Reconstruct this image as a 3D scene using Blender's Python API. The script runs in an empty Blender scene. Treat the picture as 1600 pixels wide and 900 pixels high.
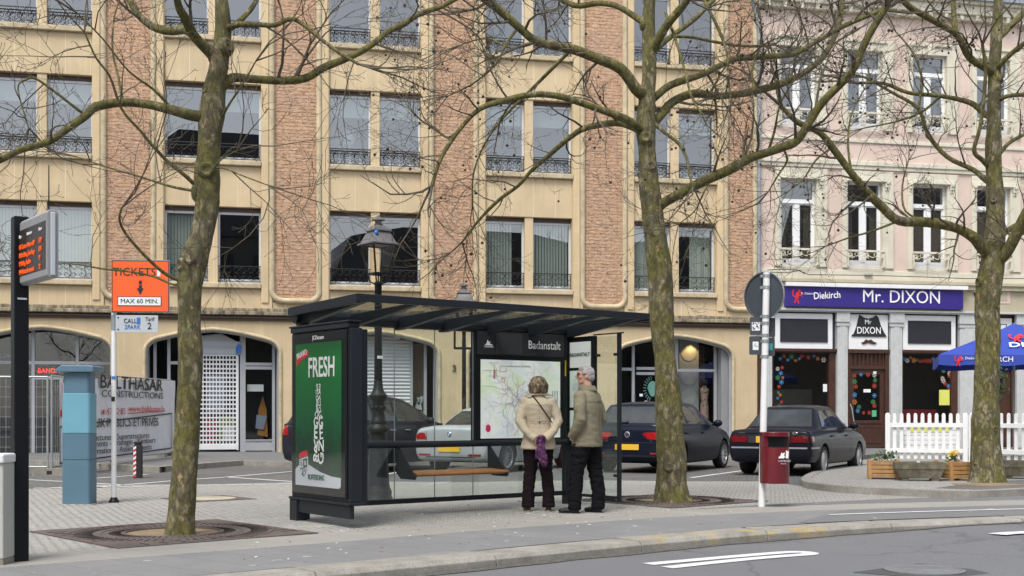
import bpy, bmesh, math, random
from mathutils import Vector, Matrix, noise
from mathutils.bvhtree import BVHTree

R = math.radians
S = bpy.context.scene
COL = S.collection
V = Vector

# ------------------------------------------------------------------ camera, light, exposure
FPX, HZ, H = 1900.0, 646.0, 1.22          # focal length in photo pixels, horizon row, eye height
cam = bpy.data.cameras.new('camera')
cam.sensor_width = 36.0
cam.lens = FPX * 36.0 / 1600.0
cam.shift_y = (HZ - 450.0) / 1600.0
cam.clip_start = 0.1
cam.clip_end = 2000.0
camo = bpy.data.objects.new('camera', cam)
COL.objects.link(camo)
camo.location = (0, 0, H)
camo.rotation_euler = (R(90), 0, 0)
S.camera = camo

world = bpy.data.worlds.new('World')
S.world = world
world.use_nodes = True
wn, wl = world.node_tree.nodes, world.node_tree.links
sky = wn.new('ShaderNodeTexSky')
sky.sky_type = 'NISHITA'
sky.sun_disc = False
SUN_EL, SUN_ROT = 58.0, 205.0             # high, behind the camera and a little to the left
sky.sun_elevation = R(SUN_EL)
sky.sun_rotation = R(SUN_ROT)
sky.dust_density = 1.2
sky.air_density = 1.0
sky.ozone_density = 1.0
hs = wn.new('ShaderNodeHueSaturation')
hs.inputs['Saturation'].default_value = 0.36
wl.new(sky.outputs[0], hs.inputs['Color'])
bg = wn['Background']
bg.inputs['Strength'].default_value = 0.125
wl.new(hs.outputs[0], bg.inputs['Color'])

sun = bpy.data.lights.new('sun', 'SUN')
sun.energy = 1.5
sun.angle = R(24)
sun.color = (1.0, 0.96, 0.9)
suno = bpy.data.objects.new('sun', sun)
COL.objects.link(suno)
_az = R(SUN_ROT)
_sd = V((math.sin(_az) * math.cos(R(SUN_EL)), math.cos(_az) * math.cos(R(SUN_EL)), math.sin(R(SUN_EL))))
suno.rotation_euler = _sd.to_track_quat('Z', 'Y').to_euler()
suno.location = (0, 0, 60)

S.view_settings.view_transform = 'Standard'
S.view_settings.look = 'None'
S.view_settings.exposure = 1.28
S.view_settings.gamma = 1.0
S.view_settings.use_curve_mapping = False

rnd = random.Random(7)

# ------------------------------------------------------------------ measuring helpers
def G(px, py, z=0.0):
    """the point of the level z that the photograph shows at this pixel"""
    Y = FPX * (H - z) / (py - HZ)
    return V(((px - 800) / FPX * Y, Y, z))

def P(px, py, Y):
    return V(((px - 800) / FPX * Y, Y, H + (HZ - py) / FPX * Y))

def face_out(me):
    """closed pieces get their faces turned outwards"""
    bm = bmesh.new()
    bm.from_mesh(me)
    seen = set()
    good = []
    for f in bm.faces:
        if f.index in seen:
            continue
        stack, isl, closed = [f], [], True
        seen.add(f.index)
        while stack:
            g = stack.pop()
            isl.append(g)
            for e in g.edges:
                lf = e.link_faces
                if len(lf) != 2:
                    closed = False
                for h in lf:
                    if h.index not in seen:
                        seen.add(h.index)
                        stack.append(h)
        if closed:
            good += isl
    if good:
        bmesh.ops.recalc_face_normals(bm, faces=good)
        bm.to_mesh(me)
        me.update()
    bm.free()

# ------------------------------------------------------------------ mesh builder
class MB:
    def __init__(s):
        s.v, s.f, s.m, s.s = [], [], [], []

    def add(s, vs, fs, mi=0, sm=False, M=None):
        o = len(s.v)
        for v in vs:
            v = V(v)
            s.v.append(M @ v if M is not None else v)
        for f in fs:
            s.f.append([o + i for i in f])
            s.m.append(mi)
            s.s.append(sm)

    def box(s, x0, x1, y0, y1, z0, z1, mi=0, M=None):
        vs = [(x0, y0, z0), (x1, y0, z0), (x1, y1, z0), (x0, y1, z0), (x0, y0, z1), (x1, y0, z1), (x1, y1, z1), (x0, y1, z1)]
        s.add(vs, [(0, 3, 2, 1), (4, 5, 6, 7), (0, 1, 5, 4), (1, 2, 6, 5), (2, 3, 7, 6), (3, 0, 4, 7)], mi, False, M)

    def cbox(s, c, sz, mi=0, rot=None, M=None):
        a, b, c2 = sz[0] / 2, sz[1] / 2, sz[2] / 2
        T = Matrix.Translation(V(c))
        if rot is not None:
            T = T @ rot.to_4x4()
        if M is not None:
            T = M @ T
        s.box(-a, a, -b, b, -c2, c2, mi, T)

    def bar(s, p0, p1, w, h, mi=0, up=(0, 0, 1)):
        """box beam from p0 to p1, w across, h along up"""
        p0, p1 = V(p0), V(p1)
        d = (p1 - p0)
        L = d.length
        d.normalize()
        u = V(up)
        if abs(d.dot(u)) > 0.98:
            u = V((0, 1, 0))
        x = u.cross(d).normalized()
        u = d.cross(x).normalized()
        M = Matrix((x, u, d)).transposed().to_4x4()
        M.translation = p0
        s.box(-w / 2, w / 2, -h / 2, h / 2, 0, L, mi, M)

    def tube(s, pts, rs, n=8, mi=0, sm=True, cap=True, sx=1.0):
        pts = [V(p) for p in pts]
        if not hasattr(rs, '__len__'):
            rs = [rs] * len(pts)
        k = len(pts)
        T = []
        for i in range(k):
            a, b = pts[max(i - 1, 0)], pts[min(i + 1, k - 1)]
            t = b - a
            T.append(t.normalized() if t.length > 1e-9 else V((0, 0, 1)))
        ref = V((1, 0, 0)) if abs(T[0].x) < 0.8 else V((0, 1, 0))
        nrm = (ref - T[0] * ref.dot(T[0])).normalized()
        vs = []
        for i in range(k):
            nrm = nrm - T[i] * nrm.dot(T[i])
            nrm = nrm.normalized() if nrm.length > 1e-6 else T[i].orthogonal().normalized()
            bn = T[i].cross(nrm)
            for j in range(n):
                a = 2 * math.pi * j / n
                vs.append(pts[i] + nrm * (math.cos(a) * rs[i] * sx) + bn * (math.sin(a) * rs[i]))
        fs = []
        for i in range(k - 1):
            for j in range(n):
                j2 = (j + 1) % n
                fs.append((i * n + j, i * n + j2, (i + 1) * n + j2, (i + 1) * n + j))
        s.add(vs, fs, mi, sm)
        if cap:
            s.add(vs[:n], [tuple(reversed(range(n)))], mi)
            s.add(vs[-n:], [tuple(range(n))], mi)

    def lathe(s, prof, n=16, c=(0, 0, 0), mi=0, sm=True, M=None, a0=0.0, cap=True):
        vs = []
        for (r, z) in prof:
            for j in range(n):
                a = a0 + 2 * math.pi * j / n
                vs.append((c[0] + r * math.cos(a), c[1] + r * math.sin(a), c[2] + z))
        fs = []
        for i in range(len(prof) - 1):
            for j in range(n):
                j2 = (j + 1) % n
                fs.append((i * n + j, i * n + j2, (i + 1) * n + j2, (i + 1) * n + j))
        if cap:
            fs.append(tuple(reversed(range(n))))
            fs.append(tuple((len(prof) - 1) * n + j for j in range(n)))
        s.add(vs, fs, mi, sm, M)

    def prism(s, pts, y0, y1, mi=0, M=None):
        """polygon in x,z pushed from y0 to y1"""
        n = len(pts)
        vs = [(p[0], y0, p[1]) for p in pts] + [(p[0], y1, p[1]) for p in pts]
        fs = [tuple(range(n)), tuple(reversed(range(n, 2 * n)))]
        for i in range(n):
            j = (i + 1) % n
            fs.append((j, i, n + i, n + j))
        s.add(vs, fs, mi, False, M)

    def slab(s, pts, z0, z1, mi=0):
        """polygon in x,y from z0 to z1"""
        n = len(pts)
        vs = [(p[0], p[1], z1) for p in pts] + [(p[0], p[1], z0) for p in pts]
        fs = [tuple(range(n)), tuple(reversed(range(n, 2 * n)))]
        for i in range(n):
            j = (i + 1) % n
            fs.append((i, n + i, n + j, j))
        s.add(vs, fs, mi)

    def ball(s, c, r, n=10, m=7, mi=0, M=None):
        rx, ry, rz = r if hasattr(r, '__len__') else (r, r, r)
        vs = []
        for i in range(m + 1):
            t = math.pi * i / m
            for j in range(n):
                a = 2 * math.pi * j / n
                vs.append((c[0] + rx * math.sin(t) * math.cos(a), c[1] + ry * math.sin(t) * math.sin(a), c[2] - rz * math.cos(t)))
        fs = []
        for i in range(m):
            for j in range(n):
                j2 = (j + 1) % n
                fs.append((i * n + j, i * n + j2, (i + 1) * n + j2, (i + 1) * n + j))
        s.add(vs, fs, mi, True, M)

    def loft(s, secs, n=20, mi=0, sm=True, p=2.0):
        """closed rings (centre, rx, ry) one above the other; p > 2 squares them off"""
        vs = []
        for (c, rx, ry) in secs:
            for j in range(n):
                a = 2 * math.pi * j / n
                ca, sa = math.cos(a), math.sin(a)
                q = (abs(ca) ** p + abs(sa) ** p) ** (-1.0 / p)
                vs.append((c[0] + rx * ca * q, c[1] + ry * sa * q, c[2]))
        fs = []
        for i in range(len(secs) - 1):
            for j in range(n):
                j2 = (j + 1) % n
                fs.append((i * n + j, i * n + j2, (i + 1) * n + j2, (i + 1) * n + j))
        fs.append(tuple(reversed(range(n))))
        fs.append(tuple((len(secs) - 1) * n + j for j in range(n)))
        s.add(vs, fs, mi, sm)

    def mesh(s, name, mats):
        me = bpy.data.meshes.new(name)
        me.from_pydata([tuple(v) for v in s.v], [], s.f)
        if not isinstance(mats, (list, tuple)):
            mats = [mats]
        for m in mats:
            me.materials.append(m)
        me.polygons.foreach_set('material_index', s.m)
        me.polygons.foreach_set('use_smooth', s.s)
        me.update()
        if len(s.f) < 30000:
            face_out(me)
        if any(s.s):
            me.set_sharp_from_angle(angle=R(50))
        return me

    def build(s, name, mats, parent=None, bevel=0.0, seg=2):
        o = bpy.data.objects.new(name, s.mesh(name, mats))
        COL.objects.link(o)
        if parent is not None:
            o.parent = parent
        if bevel:
            b = o.modifiers.new('bevel', 'BEVEL')
            b.width = bevel
            b.segments = seg
            b.limit_method = 'ANGLE'
            b.angle_limit = R(40)
        return o


def tag(o, label, cat, group=None):
    o['label'] = label
    o['category'] = cat
    if group:
        o['group'] = group
    return o

def thing(name, label, cat, loc=(0, 0, 0), rz=0.0, group=None):
    o = bpy.data.objects.new(name, None)
    o.empty_display_size = 0.2
    COL.objects.link(o)
    o.location = loc
    o.rotation_euler = (0, 0, rz)
    return tag(o, label, cat, group)

def ground_kind(o, k='structure'):
    o['kind'] = k
    return o

def text(name, s, parent, loc, size, m, rz=0.0, sx=1.0, align='CENTER', ext=0.0018, off=0.0, tilt=0.0, rx=90):
    """lettering that faces -y of its parent"""
    c = bpy.data.curves.new(name, 'FONT')
    c.body = s
    c.size = size
    c.align_x = align
    c.align_y = 'CENTER'
    c.extrude = ext
    c.offset = min(off, size * 0.012) if size > 0.25 else 0.0
    c.resolution_u = 3
    c.materials.append(m)
    t = bpy.data.objects.new(name, c)
    me = bpy.data.meshes.new_from_object(t)
    me.name = name
    bpy.data.objects.remove(t)
    bpy.data.curves.remove(c)
    me.transform(Matrix.Diagonal((sx, 1, 1, 1)))
    o = bpy.data.objects.new(name, me)
    COL.objects.link(o)
    if parent is not None:
        o.parent = parent
    o.location = loc
    o.rotation_euler = (Matrix.Rotation(rz, 3, 'Z') @ Matrix.Rotation(R(rx), 3, 'X') @ Matrix.Rotation(tilt, 3, 'Z')).to_euler()
    return o

def copy_tree(o, parent=None):
    c = o.copy()
    COL.objects.link(c)
    c.parent = parent
    for ch in list(o.children):
        copy_tree(ch, c)
    return c

# ------------------------------------------------------------------ materials
class N:
    """small wrapper to write node trees briefly"""
    def __init__(s, name):
        s.m = bpy.data.materials.new(name)
        s.m.use_nodes = True
        s.n, s.l = s.m.node_tree.nodes, s.m.node_tree.links
        s.b = s.n['Principled BSDF']
        s.out = s.n['Material Output']
        s._co = None

    def co(s):
        if s._co is None:
            s._co = s.n.new('ShaderNodeTexCoord').outputs['Object']
        return s._co

    def mp(s, scale=(1, 1, 1), rot=(0, 0, 0), loc=(0, 0, 0)):
        m = s.n.new('ShaderNodeMapping')
        s.l.new(s.co(), m.inputs['Vector'])
        m.inputs['Scale'].default_value = scale
        m.inputs['Rotation'].default_value = rot
        m.inputs['Location'].default_value = loc
        return m.outputs[0]

    def noise(s, scale, detail=4, rough=0.6, vec=None):
        t = s.n.new('ShaderNodeTexNoise')
        t.inputs['Scale'].default_value = scale
        t.inputs['Detail'].default_value = detail
        t.inputs['Roughness'].default_value = rough
        s.l.new(vec if vec is not None else s.co(), t.inputs['Vector'])
        return t.outputs['Fac']

    def ramp(s, fac, stops, interp='LINEAR'):
        r = s.n.new('ShaderNodeValToRGB')
        r.color_ramp.interpolation = interp
        e = r.color_ramp.elements
        while len(e) < len(stops):
            e.new(0.5)
        for el, (p, c) in zip(e, stops):
            el.position = p
            el.color = (c[0], c[1], c[2], 1) if hasattr(c, '__len__') else (c, c, c, 1)
        s.l.new(fac, r.inputs[0])
        return r.outputs[0]

    def mix(s, fac, a, b, mode='MIX'):
        m = s.n.new('ShaderNodeMix')
        m.data_type = 'RGBA'
        m.blend_type = mode
        for sock, val in ((m.inputs[0], fac), (m.inputs[6], a), (m.inputs[7], b)):
            if hasattr(val, 'links') or isinstance(val, bpy.types.NodeSocket):
                s.l.new(val, sock)
            elif hasattr(val, '__len__'):
                sock.default_value = (val[0], val[1], val[2], 1)
            else:
                sock.default_value = val
        return m.outputs[2]

    def bump(s, h, strength=0.3, dist=0.01):
        b = s.n.new('ShaderNodeBump')
        b.inputs['Strength'].default_value = strength
        b.inputs['Distance'].default_value = dist
        s.l.new(h, b.inputs['Height'])
        s.l.new(b.outputs[0], s.b.inputs['Normal'])

    def set(s, col=None, rough=None, metal=None, spec=None, coat=None):
        for k, v in (('Base Color', col), ('Roughness', rough), ('Metallic', metal), ('Specular IOR Level', spec), ('Coat Weight', coat)):
            if v is None:
                continue
            if isinstance(v, bpy.types.NodeSocket):
                s.l.new(v, s.b.inputs[k])
            elif hasattr(v, '__len__'):
                s.b.inputs[k].default_value = (v[0], v[1], v[2], 1)
            else:
                s.b.inputs[k].default_value = v
        return s.m

def mat(name, col, rough=0.6, metal=0.0, var=0.12, scale=3.0, bump=0.0, bscale=30.0, spec=0.5, coat=0.0, bdist=0.01, speck=0.0):
    k = N(name)
    lo = [c * (1 - var) for c in col]
    hi = [min(1, c * (1 + var)) for c in col]
    c = k.ramp(k.noise(scale, 5, 0.65), [(0.3, lo), (0.7, hi)])
    if speck:
        c = k.mix(k.ramp(k.noise(scale * 14, 3, 0.7), [(0.45, 0.0), (0.65, speck)]), c, [x * 0.5 for x in col])
    k.set(c, rough, metal, spec, coat)
    if bump:
        k.bump(k.noise(bscale, 4, 0.6), bump, bdist)
    return k.m

def emit(name, col, st):
    k = N(name)
    k.set(col, 0.5)
    k.b.inputs['Emission Color'].default_value = (*col, 1)
    k.b.inputs['Emission Strength'].default_value = st
    return k.m

def glass(name, tint, refl, rough=0.0, fres=1.5, rtint=(1, 1, 1)):
    """clear pane: partly see-through, partly mirror, more of a mirror at a slant"""
    k = N(name)
    k.n.remove(k.b)
    tr = k.n.new('ShaderNodeBsdfTransparent')
    tr.inputs[0].default_value = (*tint, 1)
    gl = k.n.new('ShaderNodeBsdfGlossy')
    gl.inputs['Color'].default_value = (*rtint, 1)
    gl.inputs['Roughness'].default_value = rough
    fr = k.n.new('ShaderNodeFresnel')
    ge = k.n.new('ShaderNodeNewGeometry')
    io = k.n.new('ShaderNodeMapRange')          # same mirror strength from either side of the pane
    io.inputs[3].default_value = fres
    io.inputs[4].default_value = 1.0 / fres
    k.l.new(ge.outputs['Backfacing'], io.inputs[0])
    k.l.new(io.outputs[0], fr.inputs[0])
    ad = k.n.new('ShaderNodeMath')
    ad.operation = 'ADD'
    ad.use_clamp = True
    k.l.new(fr.outputs[0], ad.inputs[0])
    ad.inputs[1].default_value = refl
    mx = k.n.new('ShaderNodeMixShader')
    k.l.new(ad.outputs[0], mx.inputs[0])
    k.l.new(tr.outputs[0], mx.inputs[1])
    k.l.new(gl.outputs[0], mx.inputs[2])
    k.l.new(mx.outputs[0], k.out.inputs[0])
    # slight waviness so that each pane mirrors a little differently
    b = k.n.new('ShaderNodeBump')
    b.inputs['Strength'].default_value = 0.12
    b.inputs['Distance'].default_value = 0.004
    k.l.new(k.noise(0.9, 1, 0.3, ge.outputs['Position']), b.inputs['Height'])
    k.l.new(b.outputs[0], gl.inputs['Normal'])
    return k.m

def brick_tex(k, vec, w, h, mortar, c1, c2, cm, scale=1.0, offset=0.5, bias=0.0):
    b = k.n.new('ShaderNodeTexBrick')
    b.inputs['Scale'].default_value = scale
    b.inputs['Brick Width'].default_value = w
    b.inputs['Row Height'].default_value = h
    b.inputs['Mortar Size'].default_value = mortar
    b.inputs['Bias'].default_value = bias
    b.offset = offset
    for nm, c in (('Color1', c1), ('Color2', c2), ('Mortar', cm)):
        b.inputs[nm].default_value = (*c, 1)
    k.l.new(vec, b.inputs['Vector'])
    return b

def m_splitface():
    k = N('split_face_brick')
    # distorted rows so that courses look hewn; x,z of the wall become x,y of the pattern
    mp = k.mp((1, 1, 1), (R(-90), 0, 0))
    nz = k.n.new('ShaderNodeTexNoise')
    nz.inputs['Scale'].default_value = 7.0
    nz.inputs['Detail'].default_value = 4
    k.l.new(k.co(), nz.inputs['Vector'])
    ad = k.n.new('ShaderNodeMixRGB')
    ad.blend_type = 'LINEAR_LIGHT'
    ad.inputs[0].default_value = 0.035
    k.l.new(mp, ad.inputs[1])
    k.l.new(nz.outputs['Color'], ad.inputs[2])
    b = brick_tex(k, ad.outputs[0], 0.36, 0.10, 0.007, (0.60, 0.345, 0.195), (0.44, 0.28, 0.17), (0.16, 0.09, 0.06))
    c = k.mix(k.ramp(k.noise(14, 5, 0.75), [(0.45, 0.0), (0.60, 0.85)]), b.outputs['Color'], (0.67, 0.44, 0.28))
    c = k.mix(k.ramp(k.noise(30, 3, 0.7), [(0.56, 0.0), (0.66, 0.7)]), c, (0.21, 0.105, 0.065))
    c = k.mix(k.ramp(k.noise(0.7, 4, 0.6), [(0.35, 0.0), (0.75, 0.55)]), c, (0.46, 0.31, 0.22))
    fl = k.mp((7, 7, 26))
    c = k.mix(k.ramp(k.noise(1.0, 4, 0.7, fl), [(0.54, 0.0), (0.62, 0.75)]), c, (0.76, 0.53, 0.37))
    c = k.mix(k.ramp(k.noise(1.0, 4, 0.75, k.mp((5, 5, 22), loc=(3, 8, 1))), [(0.57, 0.0), (0.63, 0.8)]), c, (0.20, 0.10, 0.06))
    st = k.n.new('ShaderNodeMath')
    st.operation = 'SUBTRACT'
    k.l.new(k.noise(22, 5, 0.75), st.inputs[0])
    k.l.new(b.outputs['Fac'], st.inputs[1])
    k.bump(st.outputs[0], 1.0, 0.05)
    return k.set(c, 0.85)

def m_facade(name, col, jw=0.66, jh=9.0, line=(0.72, 0.62, 0.42), streak=0.35, off=0.0, grime=0.25):
    k = N(name)
    mp = k.mp((1, 1, 1), (R(-90), 0, 0))
    b = brick_tex(k, mp, jw, jh, 0.006, (1, 1, 1), (0.86, 0.86, 0.84), (0, 0, 0), offset=off)
    base = k.ramp(k.noise(1.3, 5, 0.6), [(0.3, [c * 0.9 for c in col]), (0.7, [min(1, c * 1.07) for c in col])])
    base = k.mix(0.35, base, b.outputs['Color'], 'MULTIPLY')
    base = k.mix(b.outputs['Fac'], base, line)
    # rain streaks
    v = k.mp((5.0, 5.0, 0.35))
    base = k.mix(k.ramp(k.noise(1.0, 5, 0.7, v), [(0.50, 0.0), (0.72, streak)]), base, [c * 0.72 for c in col])
    v2 = k.mp((2.4, 2.4, 0.25), loc=(3, 1, 2))
    base = k.mix(k.ramp(k.noise(1.0, 4, 0.7, v2), [(0.56, 0.0), (0.7, streak)]), base, [min(1, c * 1.25 + 0.05) for c in col])
    base = k.mix(k.ramp(k.noise(0.5, 5, 0.7), [(0.5, 0.0), (0.8, grime)]), base, (0.30, 0.24, 0.15))
    k.bump(k.noise(60, 4, 0.6), 0.25, 0.004)
    return k.set(base, 0.8)

def m_cobble(name, rot, c1, c2, cm, w=0.15, h=0.10, dirt=(0.2, 0.19, 0.17), dirtamt=0.5):
    k = N(name)
    mp = k.mp((1, 1, 1), (0, 0, rot))
    nz = k.n.new('ShaderNodeTexNoise')
    nz.inputs['Scale'].default_value = 2.5
    k.l.new(k.co(), nz.inputs['Vector'])
    ad = k.n.new('ShaderNodeMixRGB')
    ad.blend_type = 'LINEAR_LIGHT'
    ad.inputs[0].default_value = 0.03
    k.l.new(mp, ad.inputs[1])
    k.l.new(nz.outputs['Color'], ad.inputs[2])
    b = brick_tex(k, ad.outputs[0], w, h, 0.012, c1, c2, cm)
    b.inputs['Mortar Smooth'].default_value = 0.4
    c = k.mix(k.ramp(k.noise(9, 4, 0.8), [(0.4, 0.0), (0.7, 0.8)]), b.outputs['Color'], [x * 1.35 for x in c1])
    c = k.mix(k.ramp(k.noise(0.35, 6, 0.7), [(0.42, 0.0), (0.7, dirtamt)]), c, dirt)
    c = k.mix(k.ramp(k.noise(28, 3, 0.8), [(0.56, 0.0), (0.66, 0.7)]), c, [x * 0.38 for x in c1])
    iv = k.n.new('ShaderNodeMath')
    iv.operation = 'SUBTRACT'
    k.l.new(k.noise(40, 3, 0.6), iv.inputs[0])
    k.l.new(b.outputs['Fac'], iv.inputs[1])
    k.bump(iv.outputs[0], 0.9, 0.02)
    return k.set(c, 0.78)

def m_slabs(name, rot, c1, c2, cm, w, h, loc=(0, 0, 0)):
    k = N(name)
    mp = k.mp((1, 1, 1), (0, 0, rot), loc)
    b = brick_tex(k, mp, w, h, 0.006, c1, c2, cm)
    c = k.mix(k.ramp(k.noise(1.2, 6, 0.75), [(0.35, 0.0), (0.7, 0.5)]), b.outputs['Color'], [x * 0.75 for x in c1])
    c = k.mix(k.ramp(k.noise(45, 3, 0.75), [(0.5, 0.0), (0.7, 0.4)]), c, [x * 1.5 for x in c1])
    # trodden-in gum and spots
    c = k.mix(k.ramp(k.noise(6.5, 2, 0.5), [(0.715, 0.0), (0.73, 0.8)]), c, (0.42, 0.41, 0.38))
    c = k.mix(k.ramp(k.noise(5.1, 3, 0.6, k.mp((1, 1, 1), (0, 0, 0.3), (8, 3, 1))), [(0.69, 0.0), (0.72, 0.6)]), c, [x * 0.45 for x in c1])
    k.bump(k.noise(70, 3, 0.7), 0.35, 0.004)
    return k.set(c, 0.75)

def m_bark(name='plane_tree_bark', moss=0.44):
    k = N(name)
    v = k.mp((1, 1, 0.45))
    # flaking plates: warped cells, each with its own tone
    nz = k.n.new('ShaderNodeTexNoise')
    nz.inputs['Scale'].default_value = 9.0
    nz.inputs['Detail'].default_value = 4
    k.l.new(v, nz.inputs['Vector'])
    ad = k.n.new('ShaderNodeMixRGB'); ad.blend_type = 'LINEAR_LIGHT'; ad.inputs[0].default_value = 0.11
    k.l.new(v, ad.inputs[1]); k.l.new(nz.outputs['Color'], ad.inputs[2])
    vo = k.n.new('ShaderNodeTexVoronoi'); vo.inputs['Scale'].default_value = 17.0
    k.l.new(ad.outputs[0], vo.inputs['Vector'])
    sp = k.n.new('ShaderNodeSeparateColor'); k.l.new(vo.outputs['Color'], sp.inputs[0])
    a = k.ramp(sp.outputs[0], [(0.05, (0.11, 0.092, 0.052)), (0.35, (0.19, 0.165, 0.09)), (0.65, (0.26, 0.228, 0.135)), (0.92, (0.36, 0.31, 0.20))])
    a = k.mix(k.ramp(k.noise(30, 4, 0.7, v), [(0.45, 0.0), (0.62, 0.7)]), a, (0.13, 0.105, 0.06))
    # moss and algae, heavier on some sides
    a = k.mix(k.ramp(k.noise(2.4, 6, 0.75), [(moss, 0.0), (moss + 0.12, 0.8)]), a, (0.145, 0.134, 0.020))
    a = k.mix(k.ramp(k.noise(7.0, 5, 0.75, k.mp((1, 1, 0.6), loc=(1, 5, 3))), [(0.54, 0.0), (0.61, 0.75)]), a, (0.075, 0.075, 0.016))
    # fresh ochre where plates of bark have dropped
    a = k.mix(k.ramp(k.noise(12.0, 4, 0.6, k.mp((1.2, 1.2, 0.6), loc=(4, 2, 7))), [(0.635, 0.0), (0.66, 0.9)]), a, (0.44, 0.30, 0.13))
    cr_ = k.ramp(vo.outputs['Distance'], [(0.0, 0.0), (0.42, 0.0), (0.62, 0.55)])
    a = k.mix(cr_, a, (0.05, 0.04, 0.022))
    a = k.mix(k.ramp(k.noise(38.0, 4, 0.7, v), [(0.58, 0.0), (0.66, 0.8)]), a, (0.04, 0.032, 0.018))
    k.bump(k.noise(24.0, 6, 0.8, v), 1.0, 0.03)
    return k.set(a, 0.92)

M = {}
M['brick'] = m_splitface()
M['stone'] = m_facade('yellow_sandstone', (0.565, 0.44, 0.272))
M['stone_low'] = m_facade('yellow_sandstone_blocks', (0.545, 0.425, 0.262), 0.95, 0.62, line=(0.52, 0.42, 0.26), streak=0.4, off=0.0)
M['trim'] = m_facade('pale_sandstone_trim', (0.57, 0.44, 0.265), 3.0, 0.95, line=(0.62, 0.53, 0.36), streak=0.3)
M['sill'] = mat('weathered_sill_stone', (0.48, 0.395, 0.255), 0.8, var=0.25, scale=4, speck=0.3)
def m_ledge():
    k = N('soot_stained_ledge')
    v = k.mp((6, 6, 1.2))
    c = k.ramp(k.noise(1.2, 6, 0.75, v), [(0.36, (0.05, 0.045, 0.035)), (0.5, (0.22, 0.18, 0.12)), (0.66, (0.42, 0.35, 0.23))])
    k.bump(k.noise(30, 4, 0.7), 0.4, 0.01)
    return k.set(c, 0.85)
M['ledge'] = m_ledge()
M['alu'] = mat('white_window_frame', (0.55, 0.56, 0.58), 0.35, var=0.05)
M['greyframe'] = mat('grey_aluminium', (0.36, 0.37, 0.39), 0.4, metal=0.2, var=0.06)
M['iron'] = mat('black_wrought_iron', (0.012, 0.012, 0.014), 0.5, var=0.2)
M['brownbox'] = mat('brown_shutter_box', (0.07, 0.045, 0.03), 0.6)
M['pane_sky'] = glass('office_window_glass', (0.42, 0.46, 0.48), 0.14)
M['pane_low'] = glass('lower_window_glass', (0.62, 0.66, 0.64), 0.12)
M['pane_shop'] = glass('shop_window_glass', (0.75, 0.78, 0.77), 0.02)
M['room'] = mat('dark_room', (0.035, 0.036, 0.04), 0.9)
M['blind'] = mat('pale_blind_fabric', (0.62, 0.66, 0.62), 0.8, var=0.06)
M['curtain'] = mat('white_net_curtain', (0.7, 0.72, 0.68), 0.85, var=0.08)
M['dkcurtain'] = mat('brown_net_curtain', (0.12, 0.09, 0.07), 0.85, var=0.35, scale=18)
M['pink'] = m_facade('pink_render', (0.60, 0.475, 0.40), 40, 40, line=(0.5, 0.3, 0.25), streak=0.14, grime=0.12)
M['cream'] = m_facade('cream_stone_trim', (0.60, 0.56, 0.45), 40, 40, line=(0.5, 0.45, 0.35), streak=0.25, grime=0.18)
M['cream_dirty'] = m_facade('stained_cream_stone', (0.44, 0.39, 0.28), 2.2, 9, line=(0.25, 0.22, 0.16), streak=0.45, grime=0.45)
M['white'] = mat('white_paint', (0.72, 0.72, 0.71), 0.45, var=0.05)
M['greystone'] = mat('pale_grey_pilaster', (0.46, 0.47, 0.46), 0.7, var=0.1, scale=6, speck=0.12)
M['navyframe'] = mat('dark_navy_paint', (0.028, 0.033, 0.045), 0.45)
M['brownwood'] = mat('dark_brown_door_wood', (0.055, 0.022, 0.013), 0.4, var=0.25, scale=5, coat=0.2)
M['slate'] = mat('slate_roof', (0.05, 0.053, 0.06), 0.55, var=0.3, scale=8)
M['zinc'] = mat('zinc_pipe', (0.30, 0.33, 0.36), 0.45, metal=0.4, var=0.15, scale=5)
M['black'] = mat('black_rubber', (0.012, 0.012, 0.013), 0.7, var=0.2)
M['anthracite'] = mat('anthracite_powder_coat', (0.014, 0.017, 0.022), 0.42, var=0.12, scale=2, spec=0.3)
M['anthracite_lt'] = mat('anthracite_panel', (0.026, 0.027, 0.032), 0.45, var=0.1, spec=0.3)
M['blackmetal'] = mat('black_painted_metal', (0.006, 0.007, 0.009), 0.4, var=0.2, spec=0.25)
M['lampgreen'] = mat('dark_cast_iron', (0.010, 0.013, 0.013), 0.5, spec=0.3, var=0.3, scale=12, bump=0.3, bscale=60, bdist=0.004)
M['lampglass'] = glass('lantern_glass', (0.93, 0.90, 0.84), 0.02, 0.03)
M['lamproof'] = mat('grey_lantern_roof', (0.12, 0.115, 0.115), 0.5, var=0.12)
M['sglass'] = glass('shelter_glass', (0.90, 0.94, 0.92), 0.015)
M['roofglass'] = glass('shelter_roof_glass', (0.66, 0.69, 0.64), 0.02, 0.08)
M['bark'] = m_bark()
M['bark_limb'] = m_bark('mossy_limb_bark', 0.36)
M['twig'] = mat('twig_bark', (0.088, 0.072, 0.047), 0.85, var=0.35, scale=6)
M['seedball'] = mat('plane_tree_fruit', (0.045, 0.028, 0.018), 0.9, var=0.3, scale=40, bump=0.5, bscale=250, bdist=0.004)
M['txt_white'] = mat('white_lettering', (0.8, 0.8, 0.8), 0.5, var=0.02)
M['txt_black'] = mat('black_lettering', (0.015, 0.015, 0.016), 0.5, var=0.05)
M['txt_red'] = mat('red_lettering', (0.5, 0.03, 0.03), 0.5, var=0.05)
M['txt_blue'] = mat('blue_lettering', (0.03, 0.15, 0.5), 0.5, var=0.05)
M['purple'] = mat('violet_blue_fascia', (0.035, 0.022, 0.19), 0.35, var=0.06)
M['orange'] = mat('orange_sign_face', (0.80, 0.115, 0.02), 0.4, var=0.03)
M['greysign'] = mat('pale_grey_sign', (0.46, 0.49, 0.52), 0.4, var=0.05)
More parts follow.
